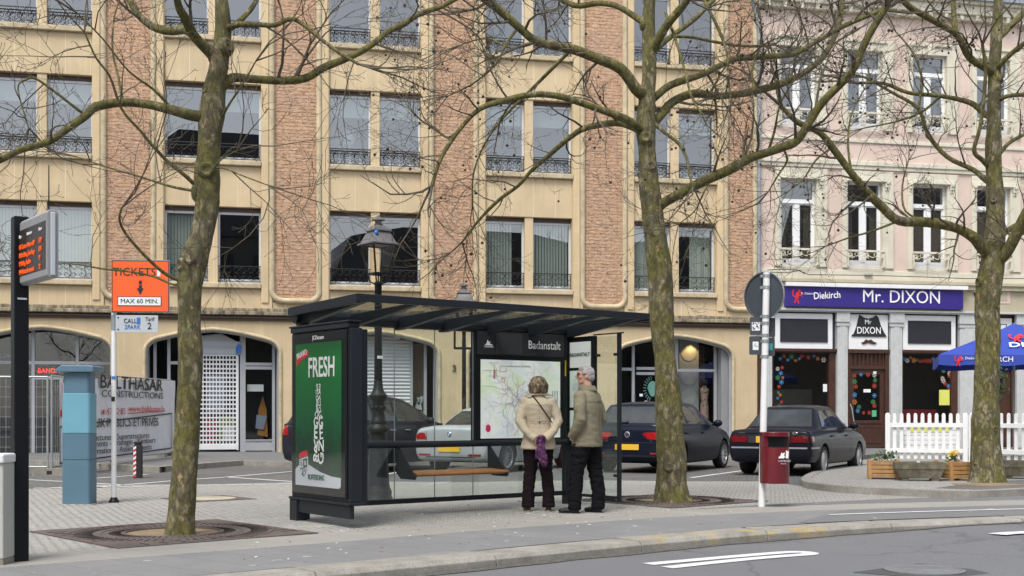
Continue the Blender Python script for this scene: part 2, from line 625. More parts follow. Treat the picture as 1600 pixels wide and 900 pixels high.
M['concrete'] = mat('rough_concrete', (0.24, 0.225, 0.19), 0.9, var=0.25, scale=6, bump=0.5, bscale=40, speck=0.35)
M['galv'] = mat('galvanised_steel', (0.36, 0.38, 0.39), 0.45, metal=0.5, var=0.15)
M['planter'] = mat('honey_pine_boards', (0.40, 0.22, 0.085), 0.6, var=0.25, scale=7)
M['benchwood'] = mat('oiled_bench_wood', (0.30, 0.13, 0.045), 0.5, var=0.2, scale=6)
M['leaf'] = mat('green_leaves', (0.05, 0.10, 0.03), 0.6, var=0.4, scale=20)
M['yellowpetal'] = mat('yellow_petals', (0.75, 0.48, 0.02), 0.6)
M['lime'] = mat('yellow_paper', (0.6, 0.62, 0.12), 0.7, var=0.04)
M['paper'] = mat('white_paper', (0.72, 0.74, 0.74), 0.6, var=0.03)
# ------------------------------------------------------------------ the ground
KA = R(38.5)
KD = V((math.cos(KA), math.sin(KA), 0))
KN = V((-math.sin(KA), math.cos(KA), 0))
ROADZ = -0.10

kerb = [G(684, 877), G(859, 859.7), G(1050, 842), G(1227, 827.5), G(1379, 819), G(1600, 811)]
kerb = [kerb[0] - KD * 40] + [kerb[0] - KD * 3] + kerb
_l = (kerb[-1] - kerb[-2]).normalized()
kerb += [kerb[-1] + _l * 4 + V((0, -0.25, 0)), kerb[-1] + _l * 40 + V((0, -6, 0))]

def resample(pts, n):
    """Catmull-Rom through the points"""
    out = []
    for i in range(len(pts) - 1):
        p0 = pts[max(i - 1, 0)]; p1 = pts[i]; p2 = pts[i + 1]; p3 = pts[min(i + 2, len(pts) - 1)]
        for k in range(n):
            t = k / n
            out.append(0.5 * ((2 * p1) + (p2 - p0) * t + (2 * p0 - 5 * p1 + 4 * p2 - p3) * t * t + (3 * p1 - p0 - 3 * p2 + p3) * t ** 3))
    out.append(pts[-1].copy())
    return out

kc = [kerb[0]] + resample(kerb[1:-1], 6) + [kerb[-1]]

def offset(pts, o):
    out = []
    for i, p in enumerate(pts):
        d = (pts[min(i + 1, len(pts) - 1)] - pts[max(i - 1, 0)])
        d.z = 0
        d.normalize()
        out.append(p + V((-d.y, d.x, 0)) * o)
    return out

def strip(mb, a, b, z, mi=0):
    n = len(a)
    vs = [(p.x, p.y, z) for p in a] + [(p.x, p.y, z) for p in b]
    mb.add(vs, [(i, i + 1, n + i + 1, n + i) for i in range(n - 1)], mi)

def ribbon(mb, pts, w, z, mi=0, n=None):
    a, b = offset(pts, w / 2), offset(pts, -w / 2)
    strip(mb, b, a, z, mi)

C1, C2 = (0.33, 0.315, 0.285), (0.40, 0.385, 0.355)
M['cobble'] = m_cobble('pale_granite_setts', R(12), C1, C2, (0.15, 0.14, 0.125), 0.13, 0.085, dirt=(0.25, 0.24, 0.215), dirtamt=0.45)
M['cobble_dark'] = m_cobble('dark_parking_setts', R(12), (0.105, 0.103, 0.10), (0.15, 0.145, 0.14), (0.05, 0.049, 0.046), 0.17, 0.11, dirt=(0.20, 0.19, 0.175), dirtamt=0.4)
M['slab_dark'] = m_slabs('dark_paving_slabs', KA, (0.175, 0.173, 0.172), (0.20, 0.197, 0.193), (0.11, 0.108, 0.105), 0.9, 0.45)
M['slab_light'] = m_slabs('light_paving_slabs', KA, (0.265, 0.25, 0.222), (0.295, 0.28, 0.25), (0.19, 0.18, 0.16), 0.8, 0.4)
M['tarmac'] = m_slabs('footway_asphalt', KA, (0.145, 0.144, 0.143), (0.148, 0.146, 0.144), (0.14, 0.14, 0.14), 30, 30)
def m_asphalt():
    k = N('road_asphalt')
    c = k.ramp(k.noise(120, 3, 0.8), [(0.35, (0.075, 0.076, 0.08)), (0.5, (0.135, 0.136, 0.141)), (0.68, (0.26, 0.26, 0.265))])
    c = k.mix(k.ramp(k.noise(0.5, 6, 0.7), [(0.35, 0.0), (0.75, 0.55)]), c, (0.105, 0.106, 0.11))
    c = k.mix(k.ramp(k.noise(0.8, 6, 0.8, k.mp((1, 4, 1), (0, 0, -KA))), [(0.55, 0.0), (0.75, 0.35)]), c, (0.17, 0.168, 0.165))
    # hairline cracks and a few oil spots
    nz = k.n.new('ShaderNodeTexNoise'); nz.inputs['Scale'].default_value = 1.6; nz.inputs['Detail'].default_value = 5
    k.l.new(k.co(), nz.inputs['Vector'])
    ad = k.n.new('ShaderNodeMixRGB'); ad.blend_type = 'LINEAR_LIGHT'; ad.inputs[0].default_value = 0.35
    k.l.new(k.co(), ad.inputs[1]); k.l.new(nz.outputs['Color'], ad.inputs[2])
    vo = k.n.new('ShaderNodeTexVoronoi'); vo.feature = 'DISTANCE_TO_EDGE'; vo.inputs['Scale'].default_value = 0.42
    k.l.new(ad.outputs[0], vo.inputs['Vector'])
    c = k.mix(k.ramp(vo.outputs['Distance'], [(0.0, 0.5), (0.005, 0.35), (0.010, 0.0)]), c, (0.05, 0.05, 0.05))
    c = k.mix(k.ramp(k.noise(2.3, 2, 0.5, k.mp((1, 1, 1), loc=(7, 2, 0))), [(0.70, 0.0), (0.74, 0.5)]), c, (0.06, 0.06, 0.062))
    k.bump(k.noise(150, 3, 0.7), 0.6, 0.006)
    return k.set(c, 0.7)
M['asphalt'] = m_asphalt()
def m_kerb():
    k = N('granite_kerb_stone')
    c = k.ramp(k.noise(2.2, 6, 0.75), [(0.3, (0.18, 0.165, 0.13)), (0.5, (0.27, 0.255, 0.22)), (0.7, (0.36, 0.34, 0.30))])
    c = k.mix(k.ramp(k.noise(60, 3, 0.8), [(0.5, 0.0), (0.65, 0.6)]), c, (0.13, 0.12, 0.11))
    # worn yellow line on the stones by the stop
    sx = k.n.new('ShaderNodeSeparateXYZ')
    k.l.new(k.co(), sx.inputs[0])
    y = k.ramp(k.noise(2.6, 5, 0.75), [(0.52, 0.0), (0.6, 0.85)])
    mr = k.n.new('ShaderNodeMapRange')
    k.l.new(sx.outputs[0], mr.inputs[0])
    mr.inputs[1].default_value = 1.0
    mr.inputs[2].default_value = 1.8
    mr2 = k.n.new('ShaderNodeMapRange')
    k.l.new(sx.outputs[0], mr2.inputs[0])
    mr2.inputs[1].default_value = 3.6
    mr2.inputs[2].default_value = 3.0
    mu = k.n.new('ShaderNodeMath'); mu.operation = 'MULTIPLY'
    k.l.new(mr.outputs[0], mu.inputs[0]); k.l.new(mr2.outputs[0], mu.inputs[1])
    mu2 = k.n.new('ShaderNodeMath'); mu2.operation = 'MULTIPLY'
    k.l.new(mu.outputs[0], mu2.inputs[0]); k.l.new(y, mu2.inputs[1])
    c = k.mix(mu2.outputs[0], c, (0.43, 0.29, 0.04))
    k.bump(k.noise(55, 4, 0.7), 0.6, 0.008)
    return k.set(c, 0.8)
M['kerb'] = m_kerb()
M['paint'] = mat('road_paint', (0.62, 0.62, 0.61), 0.6, var=0.18, scale=9, speck=0.25)
M['soil'] = mat('dry_sandy_soil', (0.235, 0.175, 0.10), 0.95, var=0.25, scale=5, bump=0.6, bscale=50, speck=0.45)

# one sheet to the horizon, the road surface
mb = MB()
mb.add([(-500, -400, ROADZ - 0.02), (500, -400, ROADZ - 0.02), (500, 600, ROADZ - 0.02), (-500, 600, ROADZ - 0.02)], [(0, 1, 2, 3)])
ground_kind(mb.build('ground', M['asphalt']))
mb = MB()
cols = offset(kc, -0.004)
far = offset(kc, -14.0)
nrow = 10
def road_z(p, f):
    # the carriageway rises towards the dropped kerb on the far right
    t = min(1.0, max(0.0, (p.x - 3.2) / 3.0))
    return ROADZ + 0.065 * t * t * (3 - 2 * t) * (1 - f)
vs = []
for r_ in range(nrow + 1):
    f = (r_ / nrow) ** 1.6
    for a, b in zip(cols, far):
        p = a.lerp(b, f)
        vs.append((p.x, p.y, road_z(p, min(1, f * 2.2))))
nc = len(cols)
mb.add(vs, [(r_ * nc + i, (r_ + 1) * nc + i, (r_ + 1) * nc + i + 1, r_ * nc + i + 1) for r_ in range(nrow) for i in range(nc - 1)], 0, True)
ground_kind(mb.build('road', M['asphalt']))

# grit and dirt lying in the gutter
k_ = N('gutter_grit')
k_.set(k_.ramp(k_.noise(25, 5, 0.8), [(0.35, (0.04, 0.038, 0.034)), (0.5, (0.09, 0.085, 0.075)), (0.68, (0.17, 0.15, 0.12))]), 0.9)
k_.bump(k_.noise(90, 4, 0.7), 0.7, 0.01)
mb = MB()
ga = offset(kc, -0.006)
gb = [a + (b - a) * (0.6 + 0.5 * noise.noise(V((a.x * 1.7, a.y * 1.7, 0)))) for a, b in zip(ga, offset(kc, -0.16))]
n = len(ga)
mb.add([(p.x, p.y, road_z(p, 0) + 0.006) for p in gb] + [(p.x, p.y, road_z(p, 0) + 0.010) for p in ga], [(i, i + 1, n + i + 1, n + i) for i in range(n - 1)])
ground_kind(mb.build('gutter_dirt', k_.m), 'stuff')

# kerb stones, each about 1.6 m with an open joint
mb = MB()
kb_ = offset(kc, 0.38)
seg = []
L = 0
dense = [kc[0]] + resample(kerb[1:-1], 24) + [kerb[-1]]
acc = 0.0
start = 0
for i in range(1, len(dense)):
    acc += (dense[i] - dense[i - 1]).length
    if acc > 1.75 and i > start:
        seg.append((start, i)); start = i; acc = 0.0
for (i0, i1) in seg:
    a0, a1 = dense[i0], dense[i1]
    d = (a1 - a0).normalized()
    n_ = V((-d.y, d.x, 0))
    a0 = a0 + d * 0.006
    a1 = a1 - d * 0.006
    j = rnd.uniform(-0.004, 0.004)
    sl = 0.035
    q = [(-0.012, -0.25), (0.0, -0.06 + 0.06), (0.06, 0.0), (0.38, 0.004)]
    prof = [(0.0, -0.3), (0.0, -0.035), (0.035, 0.003 + j), (0.38, 0.006 + j), (0.38, -0.3)]
    vs = []
    for p in (a0, a1):
        for (o_, z_) in prof:
            w_ = p + n_ * o_
            vs.append((w_.x, w_.y, z_))
    k5 = 5
    mb.add(vs, [(i, i + 1, k5 + i + 1, k5 + i) for i in range(4)] + [(4, 3, 2, 1, 0), (5, 6, 7, 8, 9)])
ground_kind(mb.build('kerb', M['kerb'], bevel=0.006))

# paving bands behind the kerb
o1, o2, o3 = offset(kc, 0.385), offset(kc, 1.8), offset(kc, 2.6)
mb = MB(); strip(mb, o1, o2, 0.004); ground_kind(mb.build('pavement_dark', M['slab_dark']))
mb = MB(); strip(mb, o2, o3, 0.004); ground_kind(mb.build('pavement_light', M['slab_light']))
i_r = [i for i, p in enumerate(kc) if p.x > 3.3]
mb = MB(); strip(mb, [o3[i] for i in i_r], [offset(kc, 2.6 + min(0.75, 0.22 * max(0, kc[i].x - 3.3)))[i] for i in i_r], 0.006)
strip(mb, [offset(kc, 0.39)[i] for i in i_r[0:]], [offset(kc, 0.39 + min(1.35, 0.9 * max(0, kc[i].x - 3.3)))[i] for i in i_r], 0.008)
ground_kind(mb.build('footway', M['tarmac']))

# the square: one sheet of setts from the paving to beyond the houses
mb = MB()
sq = offset(kc, 2.55)
vs = [(p.x, p.y, 0.0) for p in sq] + [(p.x, max(p.y + 60, 120), 0.0) for p in sq]
n = len(sq)
mb.add(vs, [(i, i + 1, n + i + 1, n + i) for i in range(n - 1)])
ground_kind(mb.build('square', M['cobble']))

# darker setts of the parking bays
mb = MB()
mb.slab([G(40, 764), G(150, 757), G(300, 757), G(520, 752), G(740, 753), G(900, 750), G(1085, 752), G(1200, 752), G(1255, 760), G(1262, 740), G(1400, 722), G(1400, 706), (2, 36, 0), (-8, 34, 0), (-14, 30, 0)], -0.02, 0.004)
ground_kind(mb.build('parking', M['cobble_dark']))

# painted bay lines
mb = MB()
def pline(pts, w, z=0.009):
    ribbon(mb, [G(*p) for p in pts], w, z)
pline([(20, 749), (110, 753.5), (192, 758.5)], 0.10)
pline([(141, 748.5), (230, 742)], 0.10)
pline([(120, 764.5), (192, 758.5), (280, 751), (354, 746), (459, 737), (520, 731)], 0.11)
pline([(354, 746), (420, 750.5), (470, 754)], 0.11)
for x in (52, 78, 105, 150, 185, 206, 232, 262, 305, 327, 356, 376, 398, 432, 450):
    y = 763.5 - (x - 52) * 0.0165
    pline([(x, y), (x + 17, y - 0.3)], 0.10)
pline([(560, 751), (602, 742), (640, 735)], 0.10)
pline([(1080, 747), (1120, 741.5), (1160, 736)], 0.10)
pline([(1290, 733), (1330, 729), (1372, 724)], 0.10)
ribbon(mb, [p for p in offset(dense, 1.13) if 3.75 < p.x < 16], 0.085, 0.014)
ground_kind(mb.build('bay_lines', M['paint']))
mb = MB()
rp = [(1012, 882.2), (1120, 872.6), (1215, 864.6), (1248, 863.2), (1266, 864.8), (1262, 866.8), (1240, 868.4), (1180, 873.2), (1110, 880.2), (1042, 887.6)]
rpw = [G(x, y, ROADZ) for x, y in rp]
rr = resample(rpw, 5)
a, b = offset(rr, 0.075), offset(rr, -0.075)
n = len(rr)
mb.add([(p.x, p.y, road_z(p, 0.4) + 0.006) for p in b] + [(p.x, p.y, road_z(p, 0.4) + 0.006) for p in a], [(i, i + 1, n + i + 1, n + i) for i in range(n - 1)])
rr = resample([G(1558, 835, ROADZ + .05), G(1580, 833.6, ROADZ + .05), G(1640, 832.5, ROADZ + .05), G(1760, 829, ROADZ + .05)], 4)
a, b = offset(rr, 0.11), offset(rr, -0.11)
n = len(rr)
mb.add([(p.x, p.y, road_z(p, 0.1) + 0.012) for p in b] + [(p.x, p.y, road_z(p, 0.1) + 0.012) for p in a], [(i, i + 1, n + i + 1, n + i) for i in range(n - 1)])
ground_kind(mb.build('road_markings', M['paint']))

# raised walk along the houses, with its own kerb
WZ = 0.12
wl_ = [V((-30, 31.0, 0)), G(20, 727), G(85, 729), G(144, 733), G(249, 739), G(258, 737.5), G(304, 734), G(380, 727.5), G(459, 730.5)]
wl_ += [V((-2.0, 28.9, 0)), V((2.5, 30.0, 0)), V((6.5, 31.2, 0)), V((9.2, 31.9, 0))]
def walk(name_top, name_kerb, line, back, ztop, mtop, closed=False):
    inn = offset(line, 0.17)
    mb = MB()
    n = len(line)
    for i in range(n - 1):
        p, q = line[i], line[i + 1]
        a_, b_ = inn[i], inn[i + 1]
        vs = [(p.x, p.y, -0.1), (q.x, q.y, -0.1), (q.x, q.y, ztop + 0.004), (p.x, p.y, ztop + 0.004), (a_.x, a_.y, ztop + 0.006), (b_.x, b_.y, ztop + 0.006)]
        mb.add(vs, [(0, 1, 2, 3), (3, 2, 5, 4)])
    ground_kind(mb.build(name_kerb, M['kerb'], bevel=0.0))
    mb = MB()
    mb.slab([(p.x, p.y) for p in inn] + back, -0.1, ztop)
    ground_kind(mb.build(name_top, mtop))
walk('house_walk', 'house_walk_kerb', wl_, [(14, 38), (26, 41), (26, 45), (-30, 45)], WZ, M['tarmac'])

# island in front of the bar, kerb rounded at its tip
IZ = 0.10
isl = [V((10.6, 33.2, 0)), G(1385, 716), G(1345, 727.5), G(1300, 736), G(1268, 746), G(1254, 754), G(1253, 759.5), G(1264, 764), G(1315, 770), G(1416, 775.5), G(1497, 778.5), G(1570, 776.5), G(1680, 771), G(1900, 765)]
isl = [isl[0]] + resample(isl[1:], 4)
walk('island', 'island_kerb', isl, [(30, 30), (30, 41), (17, 38.8), (9.0, 37.2)], IZ, M['cobble'])
# dark setts on the island round the third tree
mb = MB()
mb.slab([G(1462, 763, IZ), G(1540, 765.5, IZ), G(1700, 760, IZ), G(1690, 750, IZ), G(1600, 750, IZ), G(1520, 754, IZ)], 0.09, IZ + 0.004)
ground_kind(mb.build('island_setts', M['cobble_dark']))
mb = MB()
for k_, (px_, py_, z_, r_) in enumerate([(1545, 757.5, IZ, 0.42)]):
    c_ = G(px_, py_, z_)
    pts = []
    for j in range(18):
        a_ = 2 * math.pi * j / 18
        rr_ = r_ * (0.8 + 0.35 * rnd.random())
        pts.append((c_.x + rr_ * math.cos(a_) * 1.3, c_.y + rr_ * math.sin(a_)))
    mb.slab(pts, 0.09, z_ + 0.008)
ground_kind(mb.build('soil_patch', M['soil']))

# paler dusty setts round the stop
mb = MB()
def blotch(c_, rx, ry, z, ang=0.0):
    pts = []
    for j in range(22):
        a_ = 2 * math.pi * j / 22
        k_ = 0.72 + 0.45 * rnd.random()
        x_, y_ = rx * k_ * math.cos(a_), ry * k_ * math.sin(a_)
        pts.append((c_.x + x_ * math.cos(ang) - y_ * math.sin(ang), c_.y + x_ * math.sin(ang) + y_ * math.cos(ang)))
    mb.slab(pts, z - 0.02, z)
M['cobble_pale'] = m_cobble('dusty_setts', R(50), (0.40, 0.385, 0.35), (0.47, 0.45, 0.42), (0.2, 0.19, 0.17), 0.12, 0.09, dirt=(0.30, 0.29, 0.26), dirtamt=0.6)
blotch(G(440, 817), 0.95, 0.8, 0.003, KA)
blotch(G(960, 788), 1.6, 0.45, 0.003, KA + 0.25)
blotch(G(870, 787), 0.6, 0.25, 0.003, KA)
ground_kind(mb.build('dusty_setts', M['cobble_pale']))
# ------------------------------------------------------------------ the two houses
FA = math.atan(0.2117)
FM = 0.2117
FY0 = 36.0
def FY(px):
    return FY0 / (1 - FM * (px - 800) / FPX)
def U(px):
    return (px - 800) / FPX * FY(px) / math.cos(FA)
def FZ(px, py):
    return H + (HZ - py) / FPX * FY(px)
def UZ(px, py):
    return (U(px), FZ(px, py))

BAY, U3 = 4.56, 0.5245
def bayu(i):
    return U3 + (i - 3) * BAY
WW, WM = 1.19, 0.256                       # window and the pier between a pair
FLOORS = [(4.92, 7.05), (8.38, 10.54), (11.87, 14.03)]
SILLH = 0.17
WALLTOP = 15.4
UL, UR = bayu(0) - 1.635 - 1.29 - 0.3, 7.74

bb = thing('office_building', 'yellow sandstone office building with tall panels of reddish split brick and paired windows', 'building', (0, FY0, 0), FA)

# --- sandstone walls of the upper floors, sills and spandrels
mb = MB()
bricks = []
pil = []
for i in range(5):
    c = bayu(i)
    xl, xr = c - (WW + WM / 2), c + (WW + WM / 2)
    zs = 3.95
    for (z0, z1) in FLOORS:
        mb.box(xl, xr, 0.0, 0.45, zs, z0 - SILLH)
        mb.box(c - WM / 2, c + WM / 2, 0.03, 0.42, z0 - SILLH, z1)
        zs = z1
    mb.box(xl, xr, 0.0, 0.45, zs, WALLTOP)
    bl = xl - 0.315
    br = xr + 0.315
    bricks.append((bl - 1.29, bl))
    for (a, b, s) in ((bl, xl, 1), (xr, br, -1)):
        mb.box(a, b, -0.07, 0.45, 3.95, WALLTOP, 1)
        # the stepped moulding next to the window side
        m0 = a + 0.10 if s > 0 else a + 0.02
        mb.box(m0, m0 + 0.19, -0.105, -0.068, 4.35, WALLTOP, 1)
bricks.append((bayu(4) + 1.635, UR - 0.1))
for (a, b) in bricks:
    mb.box(a, b, -0.02, 0.45, 3.95, 4.40, 0)
mb.box(UL - 0.6, bricks[0][0], -0.02, 0.45, 3.95, WALLTOP, 0)
mb.box(UR - 0.1, UR, -0.06, 0.45, 3.95, WALLTOP, 1)
mb.build('upper_wall', [M['stone'], M['trim']], bb, bevel=0.012)

for (a, b) in bricks:
    mb = MB()
    mb.box(a, b, -0.035, 0.44, 4.40, WALLTOP)
    o = mb.build('brick_panel', M['brick'], bb)
    # bullnose moulding that runs down one side, round the foot and up the other
    mb = MB()
    r_ = 0.30
    zb = 4.42
    path = [V((a - 0.02, -0.06, WALLTOP)), V((a - 0.02, -0.06, zb + r_))]
    for k in range(1, 6):
        t = math.pi / 2 * k / 6
        path.append(V((a - 0.02 + r_ * (1 - math.cos(t)), -0.06, zb + r_ - r_ * math.sin(t))))
    path.append(V((a - 0.02 + r_, -0.06, zb)))
    path.append(V((b + 0.02 - r_, -0.06, zb)))
    for k in range(1, 6):
        t = math.pi / 2 * k / 6
        path.append(V((b + 0.02 - r_ + r_ * math.sin(t), -0.06, zb + r_ - r_ * math.cos(t))))
    path += [V((b + 0.02, -0.06, zb + r_)), V((b + 0.02, -0.06, WALLTOP))]
    mb.tube(path, 0.085, 10)
    # solid corners behind the round
    for (cx, s) in ((a, 1), (b, -1)):
        pts = [(cx, zb)]
        for k in range(7):
            t = math.pi / 2 * k / 6
            pts.append((cx + s * r_ * (1 - math.cos(t)), zb + r_ - r_ * math.sin(t)))
        if s > 0:
            pts = [pts[0]] + pts[1:]
        mb.prism(pts, -0.05, 0.2, 0)
    mb.build('panel_moulding', M['sill'], bb)

for i in range(5):
    c = bayu(i)
    xl, xr = c - (WW + WM / 2), c + (WW + WM / 2)
    for (z0, z1) in FLOORS:
        mb = MB()
        mb.box(xl, xr, -0.12, 0.40, z0 - SILLH + 0.004, z0 - 0.02)
        mb.build('window_sill', M['sill'], bb, bevel=0.02)

# --- string course between shops and offices
mb = MB()
mb.box(UL - 0.6, UR, -0.20, 0.4, 3.99, 4.10)
mb.box(UL - 0.6, UR, -0.12, 0.4, 4.10, 4.20)
mb.build('ledge', M['ledge'], bb, bevel=0.02)
mb = MB()
mb.box(UL - 0.6, UR, -0.10, 0.4, 3.84, 3.99)
mb.box(UL - 0.6, UR, -0.145, 0.4, 3.90, 3.95)
mb.build('cornice', M['brownbox'], bb, bevel=0.015)

# --- ground floor wall with five flattened arches
AW, AZ = 1.86, 3.60
def arch_outline(c, w=AW, grow=0.0, zb=0.0):
    zs = 2.93
    w = w + grow
    pts = [(c - w, zb), (c - w, zs)]
    rc = 0.52
    ex, ez = c - w + rc * 0.92, 3.34 + grow           # where the corner meets the slope
    for k in range(1, 7):
        t = math.pi / 2 * k / 6 * 0.86
        pts.append((c - w + rc * 0.95 * (1 - math.cos(t)), zs + (ez - zs) * math.sin(t) / math.sin(math.pi / 2 * 0.86)))
    for k in range(1, 5):
        f = k / 4
        x = pts[7][0] + (c - pts[7][0]) * f
        z = ez + (AZ + grow - ez) * (1 - (1 - f) ** 1.5)
        pts.append((x, z))
    right = [(2 * c - x, z) for (x, z) in reversed(pts[:-1])]
    return pts + right
mb = MB()
edges = [UL - 0.6] + [(bayu(i) + bayu(i + 1)) / 2 for i in range(4)] + [UR]
for i in range(5):
    a, b = edges[i], edges[i + 1]
    op = arch_outline(bayu(i))
    half = len(op) // 2
    # two halves so that no polygon folds over itself
    mb.prism([(a, 0), *op[:half + 1], (bayu(i), 3.86), (a, 3.86)], -0.03, 0.42)
    mb.prism([*op[half:], (b, 0), (b, 3.86), (bayu(i), 3.86)], -0.03, 0.42)
mb.build('ground_floor_wall', M['stone_low'], bb)
for i in range(5):
    mb = MB()
    op = arch_outline(bayu(i), grow=0.0, zb=0.1)
    mb.tube([V((x, -0.035, z)) for x, z in op], 0.055, 8)
    mb.tube([V((x, 0.10, z)) for x, z in arch_outline(bayu(i), grow=-0.03, zb=0.1)], 0.06, 8, 1)
    mb.build('arch_moulding', [M['sill'], M['greyframe']], bb)

# --- dark rooms behind the glass
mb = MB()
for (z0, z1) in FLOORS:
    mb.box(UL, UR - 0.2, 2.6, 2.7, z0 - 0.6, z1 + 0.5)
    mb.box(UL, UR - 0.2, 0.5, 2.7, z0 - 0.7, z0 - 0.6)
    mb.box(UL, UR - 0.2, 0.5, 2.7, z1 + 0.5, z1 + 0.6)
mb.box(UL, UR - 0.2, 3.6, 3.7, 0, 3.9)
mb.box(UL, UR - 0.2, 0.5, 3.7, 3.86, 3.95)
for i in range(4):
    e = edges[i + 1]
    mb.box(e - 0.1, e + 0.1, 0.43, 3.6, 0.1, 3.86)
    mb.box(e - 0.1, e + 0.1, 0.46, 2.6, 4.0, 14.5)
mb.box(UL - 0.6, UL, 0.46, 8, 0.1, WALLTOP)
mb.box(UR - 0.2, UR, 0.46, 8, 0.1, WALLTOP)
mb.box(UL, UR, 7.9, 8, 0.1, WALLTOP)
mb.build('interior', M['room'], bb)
# eaves and roof above the picture
mb = MB()
mb.box(UL - 0.7, UR, -0.45, 0.5, WALLTOP, WALLTOP + 0.3)
mb.box(UL - 0.7, UR, -0.3, 8, WALLTOP + 0.3, WALLTOP + 0.4)
mb.prism([(UL - 0.6, WALLTOP + 0.4), (UR, WALLTOP + 0.4), (UR, WALLTOP + 3.2), (UL - 0.6, WALLTOP + 3.2)], 0.6, 8, 1)
mb.build('roof', [M['trim'], M['slate']], bb)

# --- one window of each floor height, copied along the front
def window_meshes(h, two_rail):
    fr = MB()
    w = WW
    f = 0.055
    fr.box(0, f, 0, 0.07, 0, h - 0.12); fr.box(w - f, w, 0, 0.07, 0, h - 0.12)
    fr.box(f, w - f, 0, 0.07, 0, 0.085); fr.box(f, w - f, 0, 0.07, h - 0.19, h - 0.12)
    fr.box(0, w, -0.03, 0.10, h - 0.12, h, 1)
    fr.box(f, w - f, 0.02, 0.05, 0.085, 0.115)
    pane = MB()
    x0, x1, z0, z1 = f, w - f, 0.085, h - 0.19
    pane.add([(x0, 0.035, z0), (x1, 0.035, z0), (x1, 0.035, z1), (x0, 0.035, z1)], [(0, 1, 2, 3)])
    ra = MB()
    y = -0.10
    ht = 0.47
    ra.box(0, w, y - 0.012, y + 0.012, ht - 0.012, ht + 0.012)
    if two_rail:
        ra.box(0, w, y - 0.008, y + 0.008, ht - 0.085, ht - 0.066)
    ra.box(0, w, y - 0.01, y + 0.01, 0.03, 0.05)
    top = ht - 0.085 if two_rail else ht - 0.02
    for x in (0.03, w - 0.03):
        ra.box(x - 0.008, x + 0.008, y - 0.008, y + 0.008, 0.05, ht)
    def scroll(cx, cz, r, a0, turns, s):
        pts = []
        for k in range(13):
            t = k / 12
            a = a0 + s * turns * 2 * math.pi * t
            rr = r * (1 - 0.72 * t)
            pts.append(V((cx + rr * math.cos(a), y, cz + rr * math.sin(a))))
        ra.tube(pts, 0.0075, 4, cap=False)
    n = 4 if two_rail else 3
    for k in range(n):
        cx = w * (k + 0.5) / n
        q = w / n * 0.30
        scroll(cx - q * 0.75, top - q * 0.95, q, math.pi * 0.0, 0.95, 1)
        scroll(cx + q * 0.75, top - q * 0.95, q, math.pi * 1.0, 0.95, -1)
        scroll(cx - q * 0.75, 0.05 + q * 0.8, q * 0.8, math.pi * 0.0, 0.9, -1)
        scroll(cx + q * 0.75, 0.05 + q * 0.8, q * 0.8, math.pi * 1.0, 0.9, 1)
        ra.tube([V((cx + q * 0.2, y, top)), V((cx - q * 0.25, y, top * 0.62)), V((cx + q * 0.25, y, top * 0.35)), V((cx - q * 0.2, y, 0.05))], 0.0075, 4, cap=False)
    return fr, pane, ra

def blind_part(name, kind, h, x0=0.06, x1=WW - 0.06):
    b = MB()
    if kind == 'vertical':
        n = int((x1 - x0) / 0.085)
        for k in range(n):
            x = x0 + (x1 - x0) * (k + 0.5) / n
            b.cbox((x, 0.16, h / 2 - 0.03), (0.083, 0.004, h - 0.22), 0, Matrix.Rotation(R(22), 3, 'Z'))
    elif kind == 'curtain':
        pts = []
        n = 40
        top, bot = h - 0.15, 0.1
        vs = []
        for k in range(n + 1):
            x = x0 + (x1 - x0) * k / n
            yy = 0.18 + 0.03 * math.sin(k * 1.35) + 0.012 * math.sin(k * 3.1)
            vs += [(x, yy, bot), (x, yy, top)]
        b.add(vs, [(2 * k, 2 * k + 2, 2 * k + 3, 2 * k + 1) for k in range(n)], 0, True)
    elif kind == 'roller':
        b.box(x0, x1, 0.12, 0.13, h * 0.66, h - 0.15)
    return b

wmesh = {}
for fi, (z0, z1) in enumerate(FLOORS):
    fr, pane, ra = window_meshes(z1 - z0, fi > 0)
    wmesh[fi] = (fr.mesh('window', [M['alu'], M['brownbox']]), pane.mesh('pane', M['pane_low'] if fi == 0 else M['pane_sky']), ra.mesh('window_railing', M['iron']))
bmesh_ = {}
def blind_mesh(kind, fi, x0=0.06, x1=WW - 0.06, m='blind'):
    key = (kind, fi, round(x0, 2), round(x1, 2), m)
    if key not in bmesh_:
        z0, z1 = FLOORS[fi]
        bmesh_[key] = blind_part('blind', kind, z1 - z0, x0, x1).mesh('blind', M[m])
    return bmesh_[key]
def add_obj(name, me, parent, loc=(0, 0, 0)):
    o = bpy.data.objects.new(name, me)
    COL.objects.link(o)
    o.parent = parent
    o.location = loc
    return o
